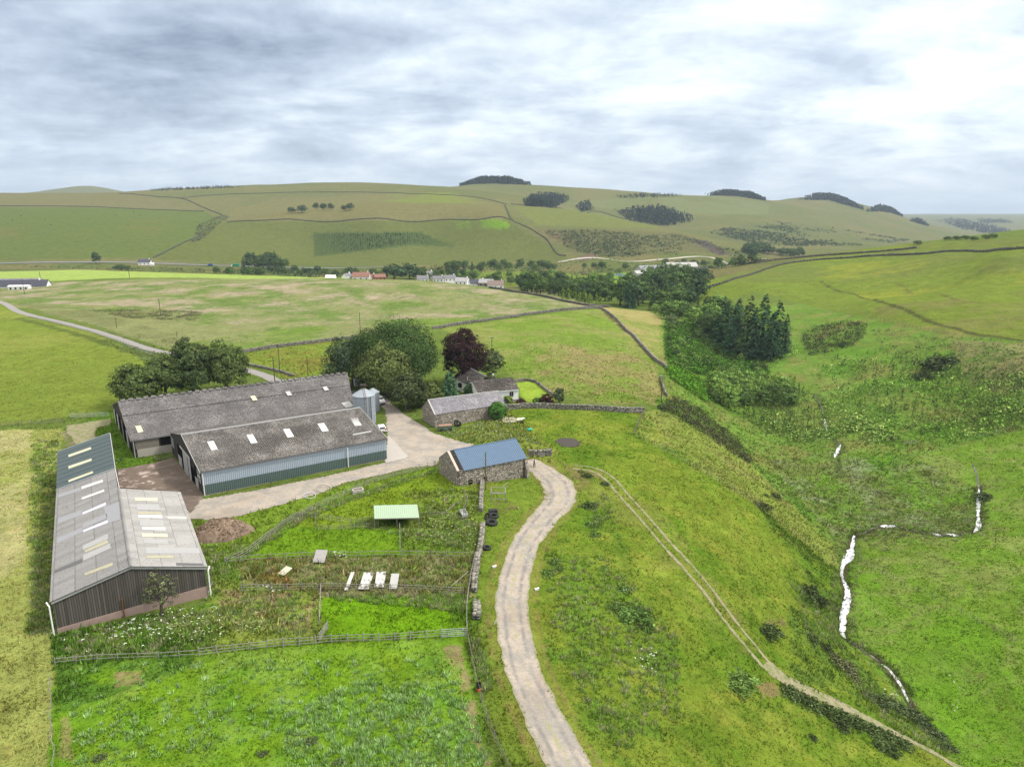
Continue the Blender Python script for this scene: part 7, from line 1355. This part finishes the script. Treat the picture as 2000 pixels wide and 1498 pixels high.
# ------------------------------------------------------------------ grass, rushes, flowers
def bare_at(X,Y):
    a,b=ab(X,Y); i=np.clip(np.rint(np.interp(b,np.log(GY[:,0]+S0),np.arange(NR))),0,NR-1).astype(int); j=np.clip(np.rint((a-AA[0])/(AA[1]-AA[0])),0,NC-1).astype(int); return BARE[i,j]
def grass():
    N=400000; a=rng.uniform(-.95,.95,N); b=rng.uniform(math.log(88),math.log(330),N); s=np.exp(b); X=a*s; Y=s-S0
    k=(np.abs(X)<.92*(Y+36))&(rng.random(N)<np.clip((272-Y)/110,0,1)); X,Y=X[k],Y[k]; k=~bare_at(X,Y); X,Y=X[k],Y[k]; c,h=gcol(X,Y); n=len(X)
    cl=fbm(X,Y,1.6,3,2); h=h*(1+1.1*cl)*rng.uniform(.7,1.5,n); k=h>.05; X,Y,c,h=X[k],Y[k],c[k],h[k]; n=len(X); Z=H(X,Y); D=np.sqrt(X*X+Y*Y+48*48)
    T3=3; X=np.repeat(X,T3);Y=np.repeat(Y,T3);Z=np.repeat(Z,T3);h=np.repeat(h,T3)*rng.uniform(.6,1.2,n*T3);c=np.repeat(c,T3,axis=0);D=np.repeat(D,T3); m=n*T3
    r=rng.uniform(0,.16,m)*D/80; aa=rng.uniform(0,6.283,m); X=X+np.cos(aa)*r; Y=Y+np.sin(aa)*r; w=(.05+.05*rng.random(m))*D/75+h*.12; t=rng.uniform(0,6.283,m); dx,dy=np.cos(t)*w*.5,np.sin(t)*w*.5; l=rng.normal(0,.42,(m,2))*h[:,None]+np.array([.12,-.10])*h[:,None]
    V=np.stack([np.stack([X-dx,Y-dy,Z-.03],1),np.stack([X+dx,Y+dy,Z-.03],1),np.stack([X+l[:,0],Y+l[:,1],Z+h],1)],1)
    cc=c*(1+rng.normal(0,.20,(m,1)))*np.array([1.12,1.08,1.1]); dry=rng.random(m)<.08; cc[dry]=cc[dry]*np.array([1.6,1.2,1.6]); V=V.reshape(-1,3); F=np.arange(3*m).reshape(m,3)
    o=npobj('grass',V,F,m_grass,np.repeat(np.clip(cc,.003,1),3,axis=0)); o['kind']='stuff'; o['label']='rough and grazed grass covering the near fields'
grass()
def tufts(name,label,polys,n,h,col,blades=22,rad=.22,seed=5,w=.07,spread=.55):
    R=np.random.default_rng(seed); Q=[]
    for poly,m in polys:
        P=np.array(poly,float); q=np.zeros((0,2))
        while len(q)<m: c=np.stack([R.uniform(P[:,0].min(),P[:,0].max(),m*2),R.uniform(P[:,1].min(),P[:,1].max(),m*2)],1); q=np.vstack([q,c[inpoly(c[:,0],c[:,1],P)]])
        Q.append(q[:m])
    B=trace(np.vstack(Q),30,330); B=B[~bare_at(B[:,0],B[:,1])]; nt=len(B); s=R.uniform(.6,1.25,nt); c=np.array(col)[R.integers(0,len(col),nt)]*(1+R.normal(0,.15,(nt,1)))
    B=np.repeat(B,blades,axis=0); s=np.repeat(s,blades); m=len(B); a=R.uniform(0,6.283,m); rr=np.sqrt(R.random(m)); d=np.stack([np.cos(a),np.sin(a)],1); base=B[:,:2]+d*(rr*rad*s)[:,None]; hh=h*s*R.uniform(.65,1.1,m)*(1-.25*rr); tip=base+d*(rr*spread*hh)[:,None]
    t=R.uniform(0,6.283,m); q=np.stack([np.cos(t),np.sin(t)],1)*w*.5
    V=np.stack([np.column_stack([base-q,B[:,2]-.05]),np.column_stack([base+q,B[:,2]-.05]),np.column_stack([tip,B[:,2]+hh])],1).reshape(-1,3)
    o=npobj(name,V,np.arange(3*m).reshape(m,3),m_grass,np.repeat(np.clip(np.repeat(c,blades,axis=0)*(1+R.normal(0,.12,(m,1))),.003,1),3,axis=0)); o['kind']='stuff'; o['label']=label
tufts('tussock_grass','blue-green tussocks over the bottom field',[([(600,1380),(700,1330),(880,1340),(930,1400),(955,1520),(560,1560),(560,1430)],900),([(120,1300),(560,1290),(900,1290),(900,1350),(500,1450),(150,1500)],300)],0,.52,[(.26,.42,.13),(.22,.38,.10),(.30,.43,.19)],26,.26,6,.09)
tufts('tall_weeds','nettles, docks and tall weeds by fences and barns',[([(405,1180),(380,1060),(470,1060),(480,1090),(430,1150)],160),([(860,950),(935,965),(935,1060),(880,1070),(800,1010)],300),([(700,1030),(930,1040),(925,1080),(800,1050)],170),([(470,1095),(925,1092),(925,1150),(470,1152)],420),([(640,1160),(910,1162),(912,1200),(860,1190),(650,1172)],260),([(105,1240),(390,1190),(480,1190),(400,1270),(105,1295)],480),([(915,1250),(935,1250),(960,1340),(945,1350)],150),([(300,893),(335,880),(345,893),(310,905)],60),([(860,845),(980,815),(1060,870),(1000,860),(900,868)],420),([(60,860),(115,860),(108,1240),(60,1240)],520),([(560,1010),(850,915),(850,922),(600,1012),(470,1098)],330),([(1060,1100),(1180,1080),(1320,1240),(1330,1400),(1200,1480),(1080,1250)],520),([(1150,1000),(1180,960),(1200,1000),(1160,1040)],60),([(1540,1130),(1640,1180),(1640,1260),(1580,1250)],320),([(1620,1290),(1780,1380),(1860,1480),(1760,1440)],260),([(1630,1050),(1650,1050),(1636,1130),(1632,1240),(1660,1262),(1640,1270),(1615,1240),(1622,1120)],140),([(1672,1050),(1686,1090),(1668,1180),(1672,1240),(1750,1310),(1790,1380),(1775,1380),(1720,1310),(1660,1250),(1664,1160),(1670,1100)],160),([(1680,1030),(1780,1022),(1880,1030),(1900,960),(1930,960),(1930,1045),(1860,1058),(1760,1046),(1690,1056)],220),([(1500,950),(1700,920),(1900,960),(1900,1030),(1720,1080),(1560,1000)],700),([(580,1160),(480,1160),(440,1230),(600,1240)],160)],
0,.6,[(.20,.28,.08),(.16,.25,.06),(.24,.28,.12),(.30,.28,.18),(.20,.33,.06)],18,.30,7,.11,.6)
def flowers(name,label,polys,seed,z=(.6,1.1),s=.115,col=(.72,.74,.66)):
    R=np.random.default_rng(seed); Q=[]
    for poly,m in polys:
        P=np.array(poly,float); q=np.zeros((0,2))
        while len(q)<m: c=np.stack([R.uniform(P[:,0].min(),P[:,0].max(),m*2),R.uniform(P[:,1].min(),P[:,1].max(),m*2)],1); q=np.vstack([q,c[inpoly(c[:,0],c[:,1],P)]])
        Q.append(q[:m])
    B=trace(np.vstack(Q),30,330); n=len(B); B[:,2]+=R.uniform(z[0],z[1],n); C=np.repeat(B,5,axis=0)+R.normal(0,.07,(n*5,3))*np.array([1,1,.3]); V,F,c=leafquads(C,np.tile([0,0,1.],(n*5,1)),s,np.tile(col,(n*5,1)),.9,.25)
    o=npobj(name,V,F,m_leaf,c); o['kind']='stuff'; o['label']=label
flowers('cow_parsley','white flower heads of cow parsley among the weeds',[([(180,1250),(300,1205),(410,1190),(430,1200),(380,1230),(220,1260)],60),([(120,1250),(400,1200),(520,1230),(400,1265),(110,1290)],40),([(860,850),(980,820),(1050,865),(930,868)],50),([(1240,1260),(1290,1280),(1270,1330),(1245,1300)],10),([(640,1085),(690,1088),(680,1098),(640,1096)],10),([(510,1150),(560,1152),(545,1170),(515,1168)],10)],8)
flowers('yellowish_weed_heads','pale yellow-green seed heads of tall weeds by the stone barns',[([(862,848),(980,818),(1075,895),(1000,862),(900,868)],260),([(860,950),(935,962),(930,1075),(800,1068),(830,1010)],200),([(905,935),(925,938),(925,950),(905,950)],24),([(300,1230),(520,1200),(540,1240),(330,1270)],120)],9,(.5,.95),.15,(.30,.34,.14))
flowers('fence_litter_stones','pale stones scattered beside the gravel track and burn',[([(1000,1090),(1050,1040),(1110,980),(1120,985),(1050,1070),(1035,1100)],20),([(1225,1250),(1280,1275),(1300,1330),(1240,1310)],14),([(1700,1330),(1780,1370),(1740,1372)],12),([(1850,1300),(1900,1380),(1860,1390)],8)],10,(.05,.12),.14,(.55,.52,.48))
# ------------------------------------------------------------------ haze over the valley
m_haze,T=newmat('haze_air'); vol=T.add('ShaderNodeVolumePrincipled',ins={'Color':(.66,.78,.92,1),'Density':HAZE,'Anisotropy':.2}); T.add('ShaderNodeOutputMaterial',ins={1:vol})
if HAZE>0:
    mb=MB(); mb.box((0,4600,72),(26000,10400,276)); o=mb.build('haze',m_haze); o['kind']='stuff'; o['label']='thin pale air between the farm and the far hills'
